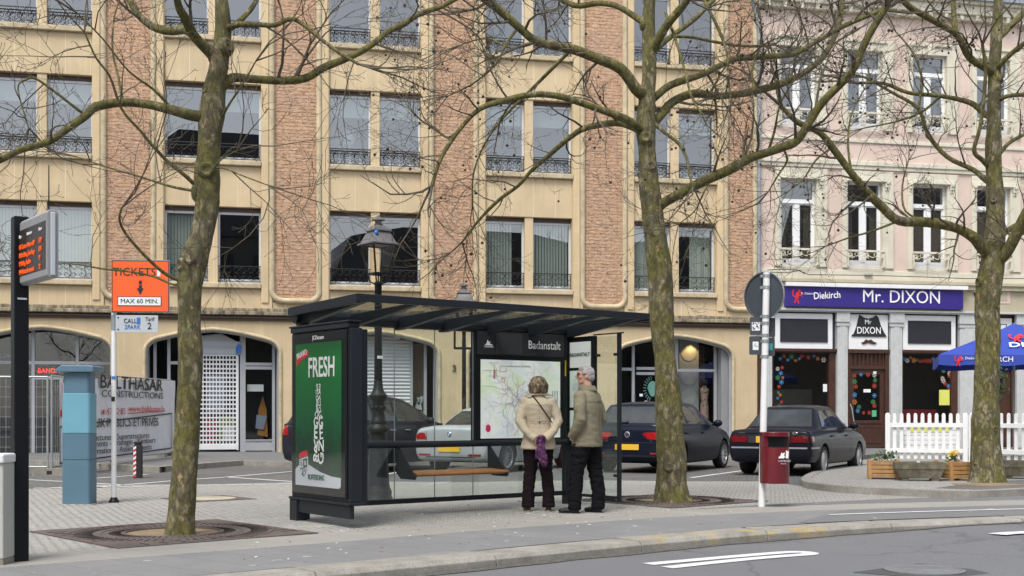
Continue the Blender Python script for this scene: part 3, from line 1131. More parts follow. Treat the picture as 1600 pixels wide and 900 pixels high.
# what hangs behind each window: (bay, side, floor)
inside = {(0, 0, 0): [('vertical',)], (0, 1, 0): [('vertical',)], (1, 0, 0): [('vertical',)],
          (3, 0, 0): [('vertical', 0.06, 0.86)], (3, 1, 0): [('vertical',)],
          (4, 0, 0): [('curtain', 0.06, 0.72, 'curtain')], (4, 1, 0): [('curtain', 0.46, 1.12, 'curtain')],
          (2, 0, 1): [('roller',)], (2, 1, 1): [('roller',)], (1, 1, 1): [('roller',)], (0, 0, 1): [('roller',)], (0, 1, 1): [('roller',)],
          (3, 0, 1): [('roller',)], (3, 1, 1): [('roller',)], (4, 1, 1): [('roller',)], (2, 0, 2): [('roller',)]}
for i in range(5):
    for s_ in range(2):
        x = bayu(i) - WW - WM / 2 + s_ * (WW + WM)
        for fi, (z0, z1) in enumerate(FLOORS):
            w = add_obj('window', wmesh[fi][0], bb, (x, 0.20, z0))
            add_obj('pane', wmesh[fi][1], w)
            add_obj('window_railing', wmesh[fi][2], w)
            for it in inside.get((i, s_, fi), []):
                kind = it[0]
                x0, x1 = (it[1], it[2]) if len(it) > 2 else (0.06, WW - 0.06)
                mm = it[3] if len(it) > 3 else 'blind'
                add_obj('blind', blind_mesh(kind, fi, x0, x1, mm), w)

# --- shop fronts inside the arches
def pane_quad(mb, x0, x1, z0, z1, y, mi=0):
    mb.add([(x0, y, z0), (x1, y, z0), (x1, y, z1), (x0, y, z1)], [(0, 1, 2, 3)], mi)
def front_panel(c, x0, x1, z0, z1, grow=-0.02):
    """cuts a rectangle to the arch line"""
    pass
YS = 0.46
def arch_top(c, x):
    op = arch_outline(c)
    top = [(px_, z) for px_, z in op]
    for (xa, za), (xb, zb) in zip(top, top[1:]):
        if xa <= x <= xb and xb - xa > 1e-6:
            return za + (zb - za) * (x - xa) / (xb - xa)
    return 2.93
def frame_bars(mb, c, verts, rails, w=0.09, zb=0.12, y=YS, d=0.09):
    for x in verts:
        mb.box(x - w / 2, x + w / 2, y, y + d, zb, arch_top(c, min(max(x, c - AW + 0.02), c + AW - 0.02)) + 0.1)
    for (x0, x1, z) in rails:
        mb.box(x0, x1, y + 0.004, y + d - 0.004, z - w / 2, z + w / 2)
# reveals of the arches, grey
mb = MB()
for i in range(5):
    op = arch_outline(bayu(i), grow=0.01, zb=0.1)
    n = len(op)
    mb.add([(x, 0.30, z) for x, z in op] + [(x, 0.75, z) for x, z in op], [(k, k + 1, n + k + 1, n + k) for k in range(n - 1)])
mb.build('arch_reveal', M['greyframe'], bb)

# arch 0 on the left: dark shop with a running red sign
c = bayu(0)
mb = MB()
x1_, x2_ = U(47), U(117)
frame_bars(mb, c, [c - AW + 0.05, x1_, x2_, c + AW - 0.06], [(c - AW, c + AW, FZ(80, 566)), (x1_, x2_, FZ(80, 590))])
mb.build('shop_frame', M['greyframe'], bb, bevel=0.008)
mb = MB()
pane_quad(mb, c - AW, c + AW, 0.12, 3.6, YS + 0.05)
mb.build('shop_window', M['pane_shop'], bb)
mb = MB()
mb.box(c - AW, c + AW, 0.9, 0.95, 0.1, 3.6, 0)
mb.box(x1_ + 0.1, x2_ - 0.1, 0.56, 0.60, FZ(80, 585), FZ(80, 572), 1)
led = mb.build('running_sign', [M['room'], M['black']], bb)
M['led_red'] = emit('red_led', (1.0, 0.03, 0.02), 1.0)
M['led_orange'] = emit('orange_led', (0.7, 0.09, 0.008), 0.22)
text('led_letters', 'BANDA', led, (U(71), 0.53, FZ(71, 578.5)), 0.18, M['led_red'], sx=0.95, off=0.004)
text('pane_letters', 'KOHNEN', led, (U(12), 0.50, FZ(12, 555)), 0.16, M['greyframe'])

# arch 1: beauty shop with a perforated shutter and a glazed door
c = bayu(1)
mb = MB()
xs = [c - AW + 0.05, U(240), U(262), U(306), U(377), U(381), U(428), c + AW - 0.06]
frame_bars(mb, c, xs, [(U(262), U(306), FZ(285, 566)), (U(381), U(428), FZ(404, 568)), (U(381), U(428), FZ(404, 690)), (U(381), U(428), FZ(404, 574))])
mb.box(U(381), U(428), YS + 0.004, YS + 0.08, FZ(404, 705), FZ(404, 688))
mb.prism([(U(306), FZ(340, 553)), (U(377), FZ(340, 553)), (U(377), 3.22), (U(345), 3.5), (U(306), 3.42)], YS - 0.02, YS + 0.1)
mb.build('shop_frame', M['greyframe'], bb, bevel=0.008)
mb = MB()
pane_quad(mb, U(226), U(306), 0.2, 3.5, YS + 0.05)
pane_quad(mb, U(381), U(428), 0.3, 3.4, YS + 0.05)
mb.build('shop_window', M['pane_shop'], bb)
fs_ = MB()
fs_.box(U(309), U(374), YS - 0.05, YS - 0.028, FZ(340, 552), FZ(340, 532))
fas = fs_.build('fascia', mat('silver_fascia', (0.42, 0.44, 0.46), 0.4, var=0.06), bb)
text('fascia_letters', 'INSTITUT KOHNEN', fas, (U(340), YS - 0.06, FZ(340, 541.5)), 0.135, M['greyframe'], sx=0.95)
mb = MB()
mb.prism([(U(368), FZ(371, 551)), (U(376), FZ(371, 551)), (U(377), FZ(371, 539)), (U(372), FZ(371, 536)), (U(368), FZ(371, 541))], YS - 0.07, YS - 0.05)
mb.build('blue_mark', M['txt_blue'], bb)
sh = MB()
sx0, sx1, sz0, sz1 = U(311), U(369), FZ(340, 695), FZ(340, 554)
nh, nv = 20, 11
for k in range(nh + 1):
    z = sz0 + (sz1 - sz0) * k / nh
    sh.box(sx0, sx1, YS - 0.03, YS - 0.012, z - 0.022, z + 0.022)
for k in range(nv + 1):
    x = sx0 + (sx1 - sx0) * k / nv
    sh.box(x - 0.014, x + 0.014, YS - 0.027, YS - 0.015, sz0, sz1)
sh.box(sx0 - 0.02, sx1 + 0.02, YS - 0.05, YS, FZ(340, 703), sz0)
sh.box(sx0 - 0.06, sx0 - 0.01, YS - 0.05, YS, FZ(340, 704), sz1)
sh.box(sx1 + 0.01, sx1 + 0.06, YS - 0.05, YS, FZ(340, 704), sz1)
sh.build('roller_grille', mat('pale_roller_grille', (0.62, 0.63, 0.64), 0.4, var=0.05), bb)
mb = MB()
mcol = [mat('red_poster', (0.35, 0.03, 0.04), 0.6), mat('olive_poster', (0.22, 0.25, 0.06), 0.6), mat('blue_grey_poster', (0.24, 0.28, 0.36), 0.6), M['black'], M['paper'], mat('ochre_cloth', (0.35, 0.15, 0.03), 0.8)]
pane_quad(mb, sx0, sx1, sz0, sz1, 0.9, 3)
mb.box(U(315), U(336), 0.75, 0.78, FZ(325, 693), FZ(325, 655), 0)
mb.box(U(340), U(366), 0.75, 0.78, FZ(350, 693), FZ(350, 650), 1)
mb.box(U(322), U(350), 0.72, 0.74, FZ(335, 645), FZ(335, 585), 2)
mb.box(U(348), U(366), 0.72, 0.74, FZ(352, 690), FZ(352, 668), 4)
mb.box(U(386), U(412), 0.6, 0.62, FZ(400, 611), FZ(400, 600), 4)
mb.prism([(U(402), FZ(411, 680)), (U(419), FZ(411, 684)), (U(417), FZ(411, 640)), (U(411), FZ(411, 618)), (U(404), FZ(411, 640))], 0.85, 0.95, 5)
mb.prism([(U(399), FZ(411, 670)), (U(412), FZ(411, 672)), (U(418), FZ(411, 650)), (U(401), FZ(411, 648))], 0.82, 0.85, 2)
pane_quad(mb, U(383), U(428), 0.2, 3.4, 1.1, 3)
mb.build('shop_display', mcol, bb)

# arch 2: closed white shutter, a slim show window at its right
c = bayu(2)
mb = MB()
frame_bars(mb, c, [c - AW + 0.05, U(646), U(668), c + AW - 0.06], [(U(646), U(668), FZ(657, 660))])
mb.build('shop_frame', M['greyframe'], bb, bevel=0.008)
sh = MB()
zz = 0.14
while zz < 3.5:
    z2 = zz + 0.105
    xl_, xr_ = c - AW + 0.1, U(644)
    tl = min(arch_top(c, xl_ + 0.02), 3.5)
    if z2 < 2.9 or z2 < arch_top(c, c):
        fx0 = xl_
        while arch_top(c, fx0) < z2 and fx0 < c:
            fx0 += 0.05
        fx1 = xr_
        while arch_top(c, fx1) < z2 and fx1 > c:
            fx1 -= 0.05
        if fx1 - fx0 > 0.3:
            sh.add([(fx0, YS + 0.03, zz), (fx1, YS + 0.03, zz), (fx1, YS + 0.0, zz + 0.05), (fx0, YS + 0.0, zz + 0.05), (fx0, YS + 0.03, z2 - 0.008), (fx1, YS + 0.03, z2 - 0.008), (fx1, YS + 0.05, z2), (fx0, YS + 0.05, z2)], [(0, 1, 2, 3), (3, 2, 5, 4), (4, 5, 6, 7)])
    zz = z2
sh.box(U(590), U(591), YS - 0.02, YS + 0.06, 0.14, 3.5)
sh.build('roller_shutter', mat('white_roller_shutter', (0.50, 0.51, 0.52), 0.45, var=0.06), bb)
mb = MB()
pane_quad(mb, U(647), U(667), 0.3, 3.1, YS + 0.05)
mb.build('shop_window', M['pane_shop'], bb)
mb = MB()
mb.box(U(645), U(668), 0.95, 1.0, 0.2, 3.3, 0)
mb.box(U(647), U(667), 0.6, 0.95, FZ(657, 668), FZ(657, 642), 0)
mb.prism([(U(653), FZ(660, 638)), (U(665), FZ(660, 641)), (U(663), FZ(660, 631)), (U(668), FZ(660, 619)), (U(663), FZ(660, 618)), (U(660), FZ(660, 622)), (U(657), FZ(660, 619)), (U(656), FZ(660, 630))], 0.70, 0.78, 1)
for q in range(7):
    mb.ball((U(657.5 + q * 0.6), 0.69, FZ(660, 624.5 + 6.5 * math.sin(q / 6 * math.pi))), 0.02, 6, 4, 2)
mb.build('jewellery_display', [mat('beige_backdrop', (0.30, 0.22, 0.14), 0.8), M['paper'], M['black']], bb)
text('house_number', '3', bb, (U(709.5), -0.05, FZ(709.5, 576)), 0.27, M['brownbox'], off=0.006, ext=0.012)

# arch 3, mostly behind the map of the stop
c = bayu(3)
mb = MB()
frame_bars(mb, c, [c - AW + 0.05, c - 0.7, c + 0.6, c + AW - 0.06], [(c - AW, c + AW, 2.5)])
mb.build('shop_frame', M['greyframe'], bb, bevel=0.008)
mb = MB()
pane_quad(mb, c - AW, c + AW, 0.12, 3.6, YS + 0.05)
mb.build('shop_window', M['pane_shop'], bb)
mb = MB()
mb.box(c - AW, c - AW + 0.5, 1.0, 1.1, 0.2, 2.4, 0)
mb.box(c + 0.7, c + 1.6, 1.2, 1.3, 0.2, 2.2, 1)
mb.build('shop_display', [mcol[5], mcol[2]], bb)

# arch 4: clothes shop with lit displays
c = bayu(4)
mb = MB()
xa = [c - AW + 0.05, U(997), U(1062), U(1066), U(1127)]
frame_bars(mb, c, xa, [(c - AW, U(997), FZ(985, 576)), (U(1002), U(1062), FZ(1030, 575)), (U(1002), U(1062), FZ(1030, 583)), (U(1066), U(1127), FZ(1090, 578))])
mb.build('shop_frame', M['greyframe'], bb, bevel=0.008)
mb = MB()
pane_quad(mb, c - AW, U(1127), 0.12, 3.6, YS + 0.05)
mb.build('shop_window', M['pane_shop'], bb)
mb = MB()
mb.box(U(1130), c + AW - 0.01, 0.16, 0.6, 0.12, 3.25)
mb.build('stone_reveal', mat('grey_stone_reveal', (0.23, 0.23, 0.24), 0.7, var=0.1, speck=0.2), bb)
mb = MB()
mb.box(U(1078), U(1109), 0.95, 1.0, 0.15, 3.6, 0)
for (py_, mi_) in ((549, 1), (587, 1), (618.5, 1), (652, 1)):
    cx_, cz_ = U(1093), FZ(1093, py_)
    pts = [(cx_ + 0.255 * math.cos(2 * math.pi * k / 28), cz_ + 0.255 * math.sin(2 * math.pi * k / 28)) for k in range(28)]
    mb.prism(pts, 0.935, 0.952, mi_)
mb.box(U(1109), U(1125), 1.3, 1.35, 0.15, 3.4, 2)
for k in range(5):
    z_ = FZ(1117, 578 - k * 9)
    mb.box(U(1110), U(1125), 0.98, 1.3, z_, z_ + 0.03, 3)
# little clear discs hanging in the left pane
for py_ in (549, 594, 606, 620, 633):
    mb.cbox((U(980), 0.7, FZ(980, py_)), (0.06, 0.02, 0.05), 4, Matrix.Rotation(0.5, 3, 'Y'))
mb.build('shop_display', [mat('display_board', (0.34, 0.36, 0.38), 0.7, var=0.05), mat('white_disc', (0.40, 0.42, 0.42), 0.6), mat('warm_shelf_back', (0.42, 0.27, 0.10), 0.7), M['black'], mat('brass_drop', (0.3, 0.27, 0.15), 0.4)], bb)
# a headless display figure in a flowered dress
mb = MB()
fx, fz_ = U(1115), FZ(1115, 656)
mb.loft([((fx, 0.78, fz_ - 0.45), 0.19, 0.14), ((fx, 0.78, fz_), 0.14, 0.11), ((fx, 0.78, fz_ + 0.45), 0.13, 0.10), ((fx, 0.78, fz_ + 0.62), 0.10, 0.08), ((fx, 0.78, fz_ + 0.95), 0.16, 0.10), ((fx, 0.78, fz_ + 1.02), 0.06, 0.06), ((fx, 0.78, fz_ + 1.1), 0.05, 0.05)], 14)
mb.ball((fx + 0.01, 0.78, fz_ + 1.17), (0.13, 0.11, 0.12), 10, 8, 1)
k_ = N('flowered_dress')
k_.set(k_.ramp(k_.noise(9, 3, 0.7), [(0.38, (0.05, 0.04, 0.04)), (0.5, (0.35, 0.30, 0.24)), (0.6, (0.4, 0.12, 0.12))]), 0.8)
mb.build('display_figure', [k_.m, M['black']], bb)
# suncatcher mark and small notice on the glazed door
mb = MB()
cx_, cz_ = U(1027.5), FZ(1027, 607)
mb.prism([(cx_ + 0.16 * math.cos(2 * math.pi * k / 20) * (0.8 if k > 10 else 1), cz_ + 0.24 * math.sin(2 * math.pi * k / 20)) for k in range(20)], YS + 0.02, YS + 0.035, 0)
for k in range(11):
    a = R(100 + k * 15)
    p0 = V((cx_ + 0.2 * math.cos(a), YS + 0.028, cz_ + 0.28 * math.sin(a)))
    p1 = V((cx_ + 0.3 * math.cos(a), YS + 0.028, cz_ + 0.40 * math.sin(a)))
    mb.bar(p0, p1, 0.01, 0.02, 0)
mb.box(U(1007), U(1012), YS + 0.02, YS + 0.03, FZ(1009, 619), FZ(1009, 615), 1)
mb.build('door_mark', [mat('turquoise_mark', (0.10, 0.24, 0.21), 0.6), M['paper']], bb)
text('door_letters', 'Cœur', bb, (U(1024), YS + 0.03, FZ(1022, 629)), 0.17, M['paper'])
mb = MB()
mb.bar((U(999.5), YS - 0.06, FZ(1000, 628)), (U(999.5), YS - 0.06, FZ(1000, 615)), 0.035, 0.03)
mb.bar((U(999.5), YS - 0.06, FZ(1000, 626)), (U(999.5), YS + 0.02, FZ(1000, 626)), 0.02, 0.02)
mb.bar((U(999.5), YS - 0.06, FZ(1000, 617)), (U(999.5), YS + 0.02, FZ(1000, 617)), 0.02, 0.02)
mb.build('door_handle', M['blackmetal'], bb)
sl_ = bpy.data.lights.new('display_spot', 'SPOT')
sl_.energy = 16; sl_.color = (1.0, 0.62, 0.22); sl_.spot_size = R(85); sl_.shadow_soft_size = 0.06
so_ = bpy.data.objects.new('display_spot', sl_)
COL.objects.link(so_); so_.parent = bb
so_.location = (U(1096), 0.72, FZ(1096, 531)); so_.rotation_euler = (R(14), 0, 0)
mb = MB(); mb.lathe([(0.04, 0), (0.055, 0.10), (0.05, 0.12)], 12, (U(1096), 0.72, FZ(1096, 529)))
mb.build('spot_lamp', M['blackmetal'], bb)
# ------------------------------------------------------------------ the pink house with the bar
ph = thing('pink_house', 'pink rendered house with cream window surrounds and a bar on the ground floor', 'house', (0, FY0, 0), FA)
PC0, PCS = U(1247), U(1351) - U(1247)
PC = [PC0 + PCS * k for k in range(6)]
PW = 1.2
PF = [(5.80, 8.50), (10.15, 12.65)]
HL, HR = UR + 0.01, PC[-1] + 1.2
ETOP = 14.25
mb = MB()
# render: 0 pink, 1 cream, 2 stained cream
mb.box(HL, PC[0] - PW / 2 - 0.19, 0.0, 0.4, 5.42, ETOP, 0)
for k, c in enumerate(PC):
    xl, xr = c - PW / 2, c + PW / 2
    nxt = PC[k + 1] - PW / 2 - 0.19 if k + 1 < len(PC) else HR
    mb.box(xr + 0.37, nxt, 0.0, 0.4, 5.42, ETOP, 0)
    zs = 5.42
    for (z0, z1) in PF:
        mb.box(xl - 0.19, xr + 0.37, 0.0, 0.4, zs, z0, 0 if zs > 6 else 1)
        # cream surround, a little proud, right jamb deeper as a reveal
        mb.box(xl - 0.19, xl, -0.05, 0.4, z0, z1, 1)
        mb.box(xr, xr + 0.37, -0.05, 0.4, z0, z1, 1)
        mb.box(xl - 0.19, xr + 0.37, -0.052, 0.4, z1, z1 + 0.36, 1)
        mb.box(xr + 0.19, xr + 0.36, -0.075, -0.049, z0, z1, 1)
        mb.box(xl - 0.17, xl - 0.04, -0.075, -0.049, z0, z1, 1)
        zs = z1 + 0.36
    mb.box(xl - 0.19, xr + 0.37, 0.0, 0.4, zs, ETOP, 0)
mb.build('front_wall', [M['pink'], M['cream']], ph, bevel=0.008)
mb = MB()
mb.box(HL, HR, -0.10, 0.1, 9.02, 9.16); mb.box(HL, HR, -0.06, 0.1, 8.90, 9.02); mb.box(HL, HR, -0.045, 0.1, 9.75, 9.86)
mb.box(HL, HR, -0.05, 0.1, 5.42, 5.72)
for c in PC:
    for x in (c - PW / 2 - 0.1, c + PW / 2 + 0.14):
        mb.box(x - 0.07, x + 0.07, -0.12, 0, 8.35, 8.52); mb.box(x - 0.05, x + 0.05, -0.16, 0, 8.46, 8.52)
        mb.box(x - 0.055, x - 0.02, -0.10, 0, 8.26, 8.36); mb.box(x + 0.02, x + 0.055, -0.10, 0, 8.26, 8.36)
    mb.box(c - PW / 2 - 0.19, c + PW / 2 + 0.25, -0.13, 0, 8.52, 8.57)
    mb.box(c - PW / 2 - 0.19, c + PW / 2 + 0.25, -0.085, 0, 8.57, 8.66)
    mb.box(c - PW / 2 - 0.1, c + PW / 2 + 0.15, -0.10, 0, 12.9, 13.0)
    mb.box(c - 0.12, c + 0.12, -0.11, 0, 12.62, 12.98)
mb.build('string_course', M['cream'], ph, bevel=0.012)
mb = MB()
mb.box(HL, HR, -0.30, 0.4, 5.30, 5.40); mb.box(HL, HR, -0.24, 0.4, 5.16, 5.30); mb.box(HL, HR, -0.08, 0.4, 5.40, 5.44)
mb.box(HL, HR, -0.12, 0.4, 4.44, 5.16)
mb.box(U(1535), U(1575), -0.135, 0, FZ(1555, 475), FZ(1555, 452), 1)
mb.box(U(1540), U(1570), -0.145, 0, FZ(1555, 471), FZ(1555, 456), 0)
mb.build('shop_cornice', [M['cream_dirty'], M['pink']], ph, bevel=0.012)
mb = MB()
mb.box(HL, HR, -0.42, 0.4, ETOP, ETOP + 0.14); mb.box(HL, HR, -0.30, 0.4, ETOP - 0.30, ETOP); mb.box(HL, HR, -0.18, 0.4, ETOP - 0.45, ETOP - 0.3)
for k in range(int((HR - HL) / 0.55)):
    mb.box(HL + 0.2 + k * 0.55, HL + 0.32 + k * 0.55, -0.28, 0, ETOP - 0.48, ETOP - 0.29)
mb.build('eaves', M['cream'], ph, bevel=0.01)
mb = MB()
mb.add([(HL, -0.5, ETOP + 0.22), (HR, -0.5, ETOP + 0.22), (HR, 5, ETOP + 4.4), (HL, 5, ETOP + 4.4)], [(0, 1, 2, 3)])
mb.box(HL, HR, -0.52, -0.40, ETOP + 0.10, ETOP + 0.26, 1)
mb.box(HL, HR, 5, 9, ETOP, ETOP + 4.4)
mb.build('roof', [M['slate'], M['zinc']], ph)
mb = MB()
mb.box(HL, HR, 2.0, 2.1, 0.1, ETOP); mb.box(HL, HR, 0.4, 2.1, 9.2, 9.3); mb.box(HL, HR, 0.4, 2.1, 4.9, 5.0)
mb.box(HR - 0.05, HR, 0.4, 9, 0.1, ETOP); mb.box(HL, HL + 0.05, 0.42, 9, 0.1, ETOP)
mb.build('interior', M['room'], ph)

def casement(h, transom):
    fr = MB()
    w, f = PW, 0.06
    fr.box(0, f, 0, 0.08, 0, h); fr.box(w - f, w, 0, 0.08, 0, h); fr.box(f, w - f, 0, 0.08, 0, 0.2); fr.box(f, w - f, 0, 0.08, h - 0.05, h)
    fr.box(f, w - f, -0.02, 0.08, transom, transom + 0.10)
    fr.box(f, w - f, -0.035, 0.0, transom - 0.03, transom)
    fr.box(w / 2 - 0.075, w / 2 + 0.075, -0.015, 0.08, 0.2, transom)
    for (a, b) in ((f, w / 2 - 0.075), (w / 2 + 0.075, w - f)):
        fr.box(a, a + 0.045, 0.01, 0.06, 0.2, transom); fr.box(b - 0.045, b, 0.01, 0.06, 0.2, transom)
        fr.box(a + 0.045, b - 0.045, 0.01, 0.06, 0.2, 0.26); fr.box(a + 0.045, b - 0.045, 0.01, 0.06, transom - 0.07, transom)
    pa = MB()
    pane_quad(pa, f, w - f, 0.2, transom, 0.04)
    pane_quad(pa, f, w - f, transom + 0.1, h - 0.05, 0.04)
    ra = MB()
    y = -0.22
    w0, w1 = -0.03, w + 0.03
    ra.box(w0, w1, y - 0.03, y + 0.03, 0.50, 0.56); ra.box(w0, w1, y - 0.02, y + 0.02, 0.02, 0.05)
    for x in (w0 + 0.02, w1 - 0.02):
        ra.box(x - 0.02, x + 0.02, y - 0.02, 0.0, 0.46, 0.50); ra.box(x - 0.02, x + 0.02, y - 0.02, y + 0.02, 0.02, 0.5)
    def loop(cx, cz, r, a0, a1):
        ra.tube([V((cx + r * math.cos(a0 + (a1 - a0) * t / 9), y, cz + r * math.sin(a0 + (a1 - a0) * t / 9))) for t in range(10)], 0.014, 4, cap=False)
    for cx in (0.27, w - 0.27):
        loop(cx - 0.11, 0.5, 0.17, math.pi, 1.6 * math.pi); loop(cx + 0.11, 0.5, 0.17, 0, -0.6 * math.pi)
        loop(cx, 0.42, 0.06, 0, 2 * math.pi)
    for cx in (0.05, w / 2, w - 0.05):
        loop(cx, 0.40, 0.085, 0, 2 * math.pi); loop(cx, 0.22, 0.11, 0.2 * math.pi, 0.8 * math.pi); loop(cx, 0.40, 0.045, 0, 2 * math.pi)
    return fr.mesh('window', M['white']), pa.mesh('pane', M['pane_low']), ra.mesh('window_railing', M['cream'])
for fi, (z0, z1) in enumerate(PF):
    fm, pm, rm = casement(z1 - z0, (z1 - z0) * 0.745)
    pm2 = pm.copy(); pm2.materials.clear(); pm2.materials.append(M['pane_sky'])
    for k, c in enumerate(PC):
        w = add_obj('window', fm, ph, (c - PW / 2, 0.12, z0))
        add_obj('pane', pm2 if fi else pm, w)
        add_obj('window_railing', rm, w)
        if fi == 0:
            b = MB()
            if k >= 2:
                b.box(0.07, PW - 0.07, 0.12, 0.13, 0.2, z1 - z0 - 0.7)
                add_obj('curtain', b.mesh('curtain', M['dkcurtain']), w)
            else:
                for (xa, xb) in ((0.06, 0.30), (PW - 0.3, PW - 0.06))[:2 - k + 1]:
                    n = 14
                    vs = []
                    for q in range(n + 1):
                        x = xa + (xb - xa) * q / n
                        vs += [(x, 0.16 + 0.02 * math.sin(q * 1.7), 0.1), (x, 0.16 + 0.02 * math.sin(q * 1.7), z1 - z0 - 0.75)]
                    b.add(vs, [(2 * q, 2 * q + 2, 2 * q + 3, 2 * q + 1) for q in range(n)], 0, True)
                add_obj('curtain', b.mesh('curtain', M['dkcurtain']), w)

# shop front
gz = lambda px, py: FZ(px, py)
for (a, b) in ((1188, 1205), (1307, 1323), (1390, 1408), (1498, 1528), (1587, 1612)):
    ua, ub = U(a), U(b)
    mb = MB()
    mb.box(ua, ub, -0.08, 0.3, 0.1, 4.42)
    mid, q = (ua + ub) / 2, (ub - ua)
    mb.box(mid - q * 0.27, mid + q * 0.27, -0.10, 0, 0.9, 3.95)
    mb.box(ua - 0.05, ub + 0.05, -0.14, 0, 4.08, 4.42); mb.box(ua - 0.03, ub + 0.03, -0.11, 0, 3.96, 4.08)
    mb.box(ua - 0.03, ub + 0.03, -0.13, 0, 0.1, 0.8)
    if a > 1580:
        mb.box(ub, HR, -0.05, 0.3, 0.1, 4.44)
    mb.build('pilaster', M['greystone'], ph, bevel=0.012)
mb = MB()
mb.box(HL, HR, -0.20, 0.3, 4.42, 4.48); mb.box(U(1203), U(1500), -0.16, 0.3, 4.385, 4.42)
mb.build('fascia_rail', M['greystone'], ph, bevel=0.008)

def light_panel(a, b, name):
    f = MB()
    z0, z1 = 3.24, 4.34
    f.box(U(a), U(b), 0.05, 0.2, 3.20, 4.40, 1)
    f.box(U(a) + 0.05, U(b) - 0.1, -0.02, 0.1, z0, z1, 0)
    f.box(U(a) + 0.22, U(b) - 0.27, -0.03, 0.0, z0 + 0.2, z1 - 0.17, 2)
    q = 0.02
    f.box(U(a) + 0.22, U(b) - 0.27, -0.05, -0.02, z1 - 0.19, z1 - 0.17, 1); f.box(U(a) + 0.22, U(b) - 0.27, -0.05, -0.02, z0 + 0.2, z0 + 0.22, 1)
    f.box(U(a) + 0.22, U(a) + 0.24, -0.05, -0.02, z0 + 0.2, z1 - 0.17, 1); f.box(U(b) - 0.29, U(b) - 0.27, -0.05, -0.02, z0 + 0.2, z1 - 0.17, 1)
    return f.build(name, [M['white'], M['navyframe'], M['anthracite_lt']], ph, bevel=0.006)
light_panel(1208, 1305, 'transom_panel')
light_panel(1408, 1497, 'transom_panel')
f = MB()
f.box(U(1323), U(1390), 0.05, 0.2, 3.20, 4.40, 1); f.box(U(1325.5), U(1387), -0.02, 0.1, 3.24, 4.34, 0)
dp = f.build('door_sign', [M['white'], M['navyframe']], ph, bevel=0.006)
hat = MB()
hx = lambda px: U(px)
hzz = lambda py: gz(1357, py)
hat.prism([(hx(1330), hzz(524)), (hx(1333), hzz(522)), (hx(1337), hzz(512)), (hx(1341.5), hzz(493)), (hx(1343), hzz(492.5)), (hx(1349), hzz(496.5)), (hx(1356), hzz(498)), (hx(1363), hzz(496)), (hx(1368), hzz(492.5)), (hx(1371.5), hzz(496)), (hx(1375), hzz(508)), (hx(1380), hzz(519)), (hx(1384), hzz(525)), (hx(1384), hzz(526)), (hx(1330), hzz(526))], -0.05, -0.018)
hat.prism([(hx(1345), hzz(535.5)), (hx(1349), hzz(534)), (hx(1352), hzz(530.5)), (hx(1356), hzz(532)), (hx(1360), hzz(530.5)), (hx(1364), hzz(534)), (hx(1369), hzz(535.5)), (hx(1366), hzz(538)), (hx(1360), hzz(537)), (hx(1356), hzz(535.5)), (hx(1352), hzz(537)), (hx(1347), hzz(538))], -0.05, -0.018, 1)
hat.build('hat_emblem', [M['txt_black'], M['brownwood']], dp)
text('sign_letters', 'Mr', dp, (hx(1355), -0.056, hzz(503.5)), 0.2, M['txt_white'])
text('sign_letters', 'DIXON', dp, (hx(1356.5), -0.056, hzz(517)), 0.30, M['txt_white'], sx=0.85, off=0.002)

# the long violet fascia
mb = MB()
mb.box(U(1222), U(1498), -0.26, -0.10, gz(1360, 482), gz(1360, 448.5), 0)
mb.box(U(1221), U(1503), -0.36, -0.10, gz(1360, 451.5), gz(1360, 445.5), 1)
fa = mb.build('bar_fascia', [M['purple'], M['white']], ph, bevel=0.008)
text('bar_name', 'Mr. DIXON', fa, (U(1402), -0.275, gz(1402, 466)), 0.56, M['txt_white'], sx=0.98, off=0.0)
text('beer_name', 'Diekirch', fa, (U(1286), -0.275, gz(1286, 463)), 0.30, M['txt_white'], sx=0.88, off=0.004, tilt=R(4))
text('founded', 'fr. Diekirch', fa, (U(1256.5), -0.275, gz(1256, 460)), 0.10, M['txt_white'])
def lion(mb, ox, oz, s, y0, y1, mi=0):
    """a small rampant lion in red"""
    parts = [
        [(-.10, -.30), (.02, -.32), (.10, -.05), (.16, .20), (.05, .30), (-.08, .22), (-.14, 0)],
        [(.02, .24), (.06, .42), (.17, .46), (.26, .38), (.22, .28), (.14, .22)],
        [(.10, .10), (.26, .18), (.36, .10), (.38, .16), (.28, .27), (.12, .20)],
        [(.06, -.02), (.26, .00), (.34, -.10), (.37, -.03), (.28, .08), (.10, .07)],
        [(-.12, -.12), (-.02, -.34), (.05, -.52), (.16, -.52), (.12, -.46), (.08, -.30), (0, -.14)],
        [(-.14, -.14), (-.18, -.34), (-.26, -.50), (-.14, -.50), (-.10, -.36), (-.05, -.22)],
        [(-.12, -.06), (-.26, .02), (-.30, .22), (-.22, .40), (-.34, .46), (-.38, .24), (-.34, -.02), (-.16, -.14)]]
    for p in parts:
        mb.prism([(ox + x * s, oz + z * s) for x, z in p], y0, y1, mi)
mb = MB()
lion(mb, U(1240), gz(1240, 463.5), 0.46, -0.272, -0.262)
M['lion_red'] = mat('emblem_red', (0.62, 0.02, 0.03), 0.5, var=0.05)
mb.build('lion_emblem', M['lion_red'], fa)

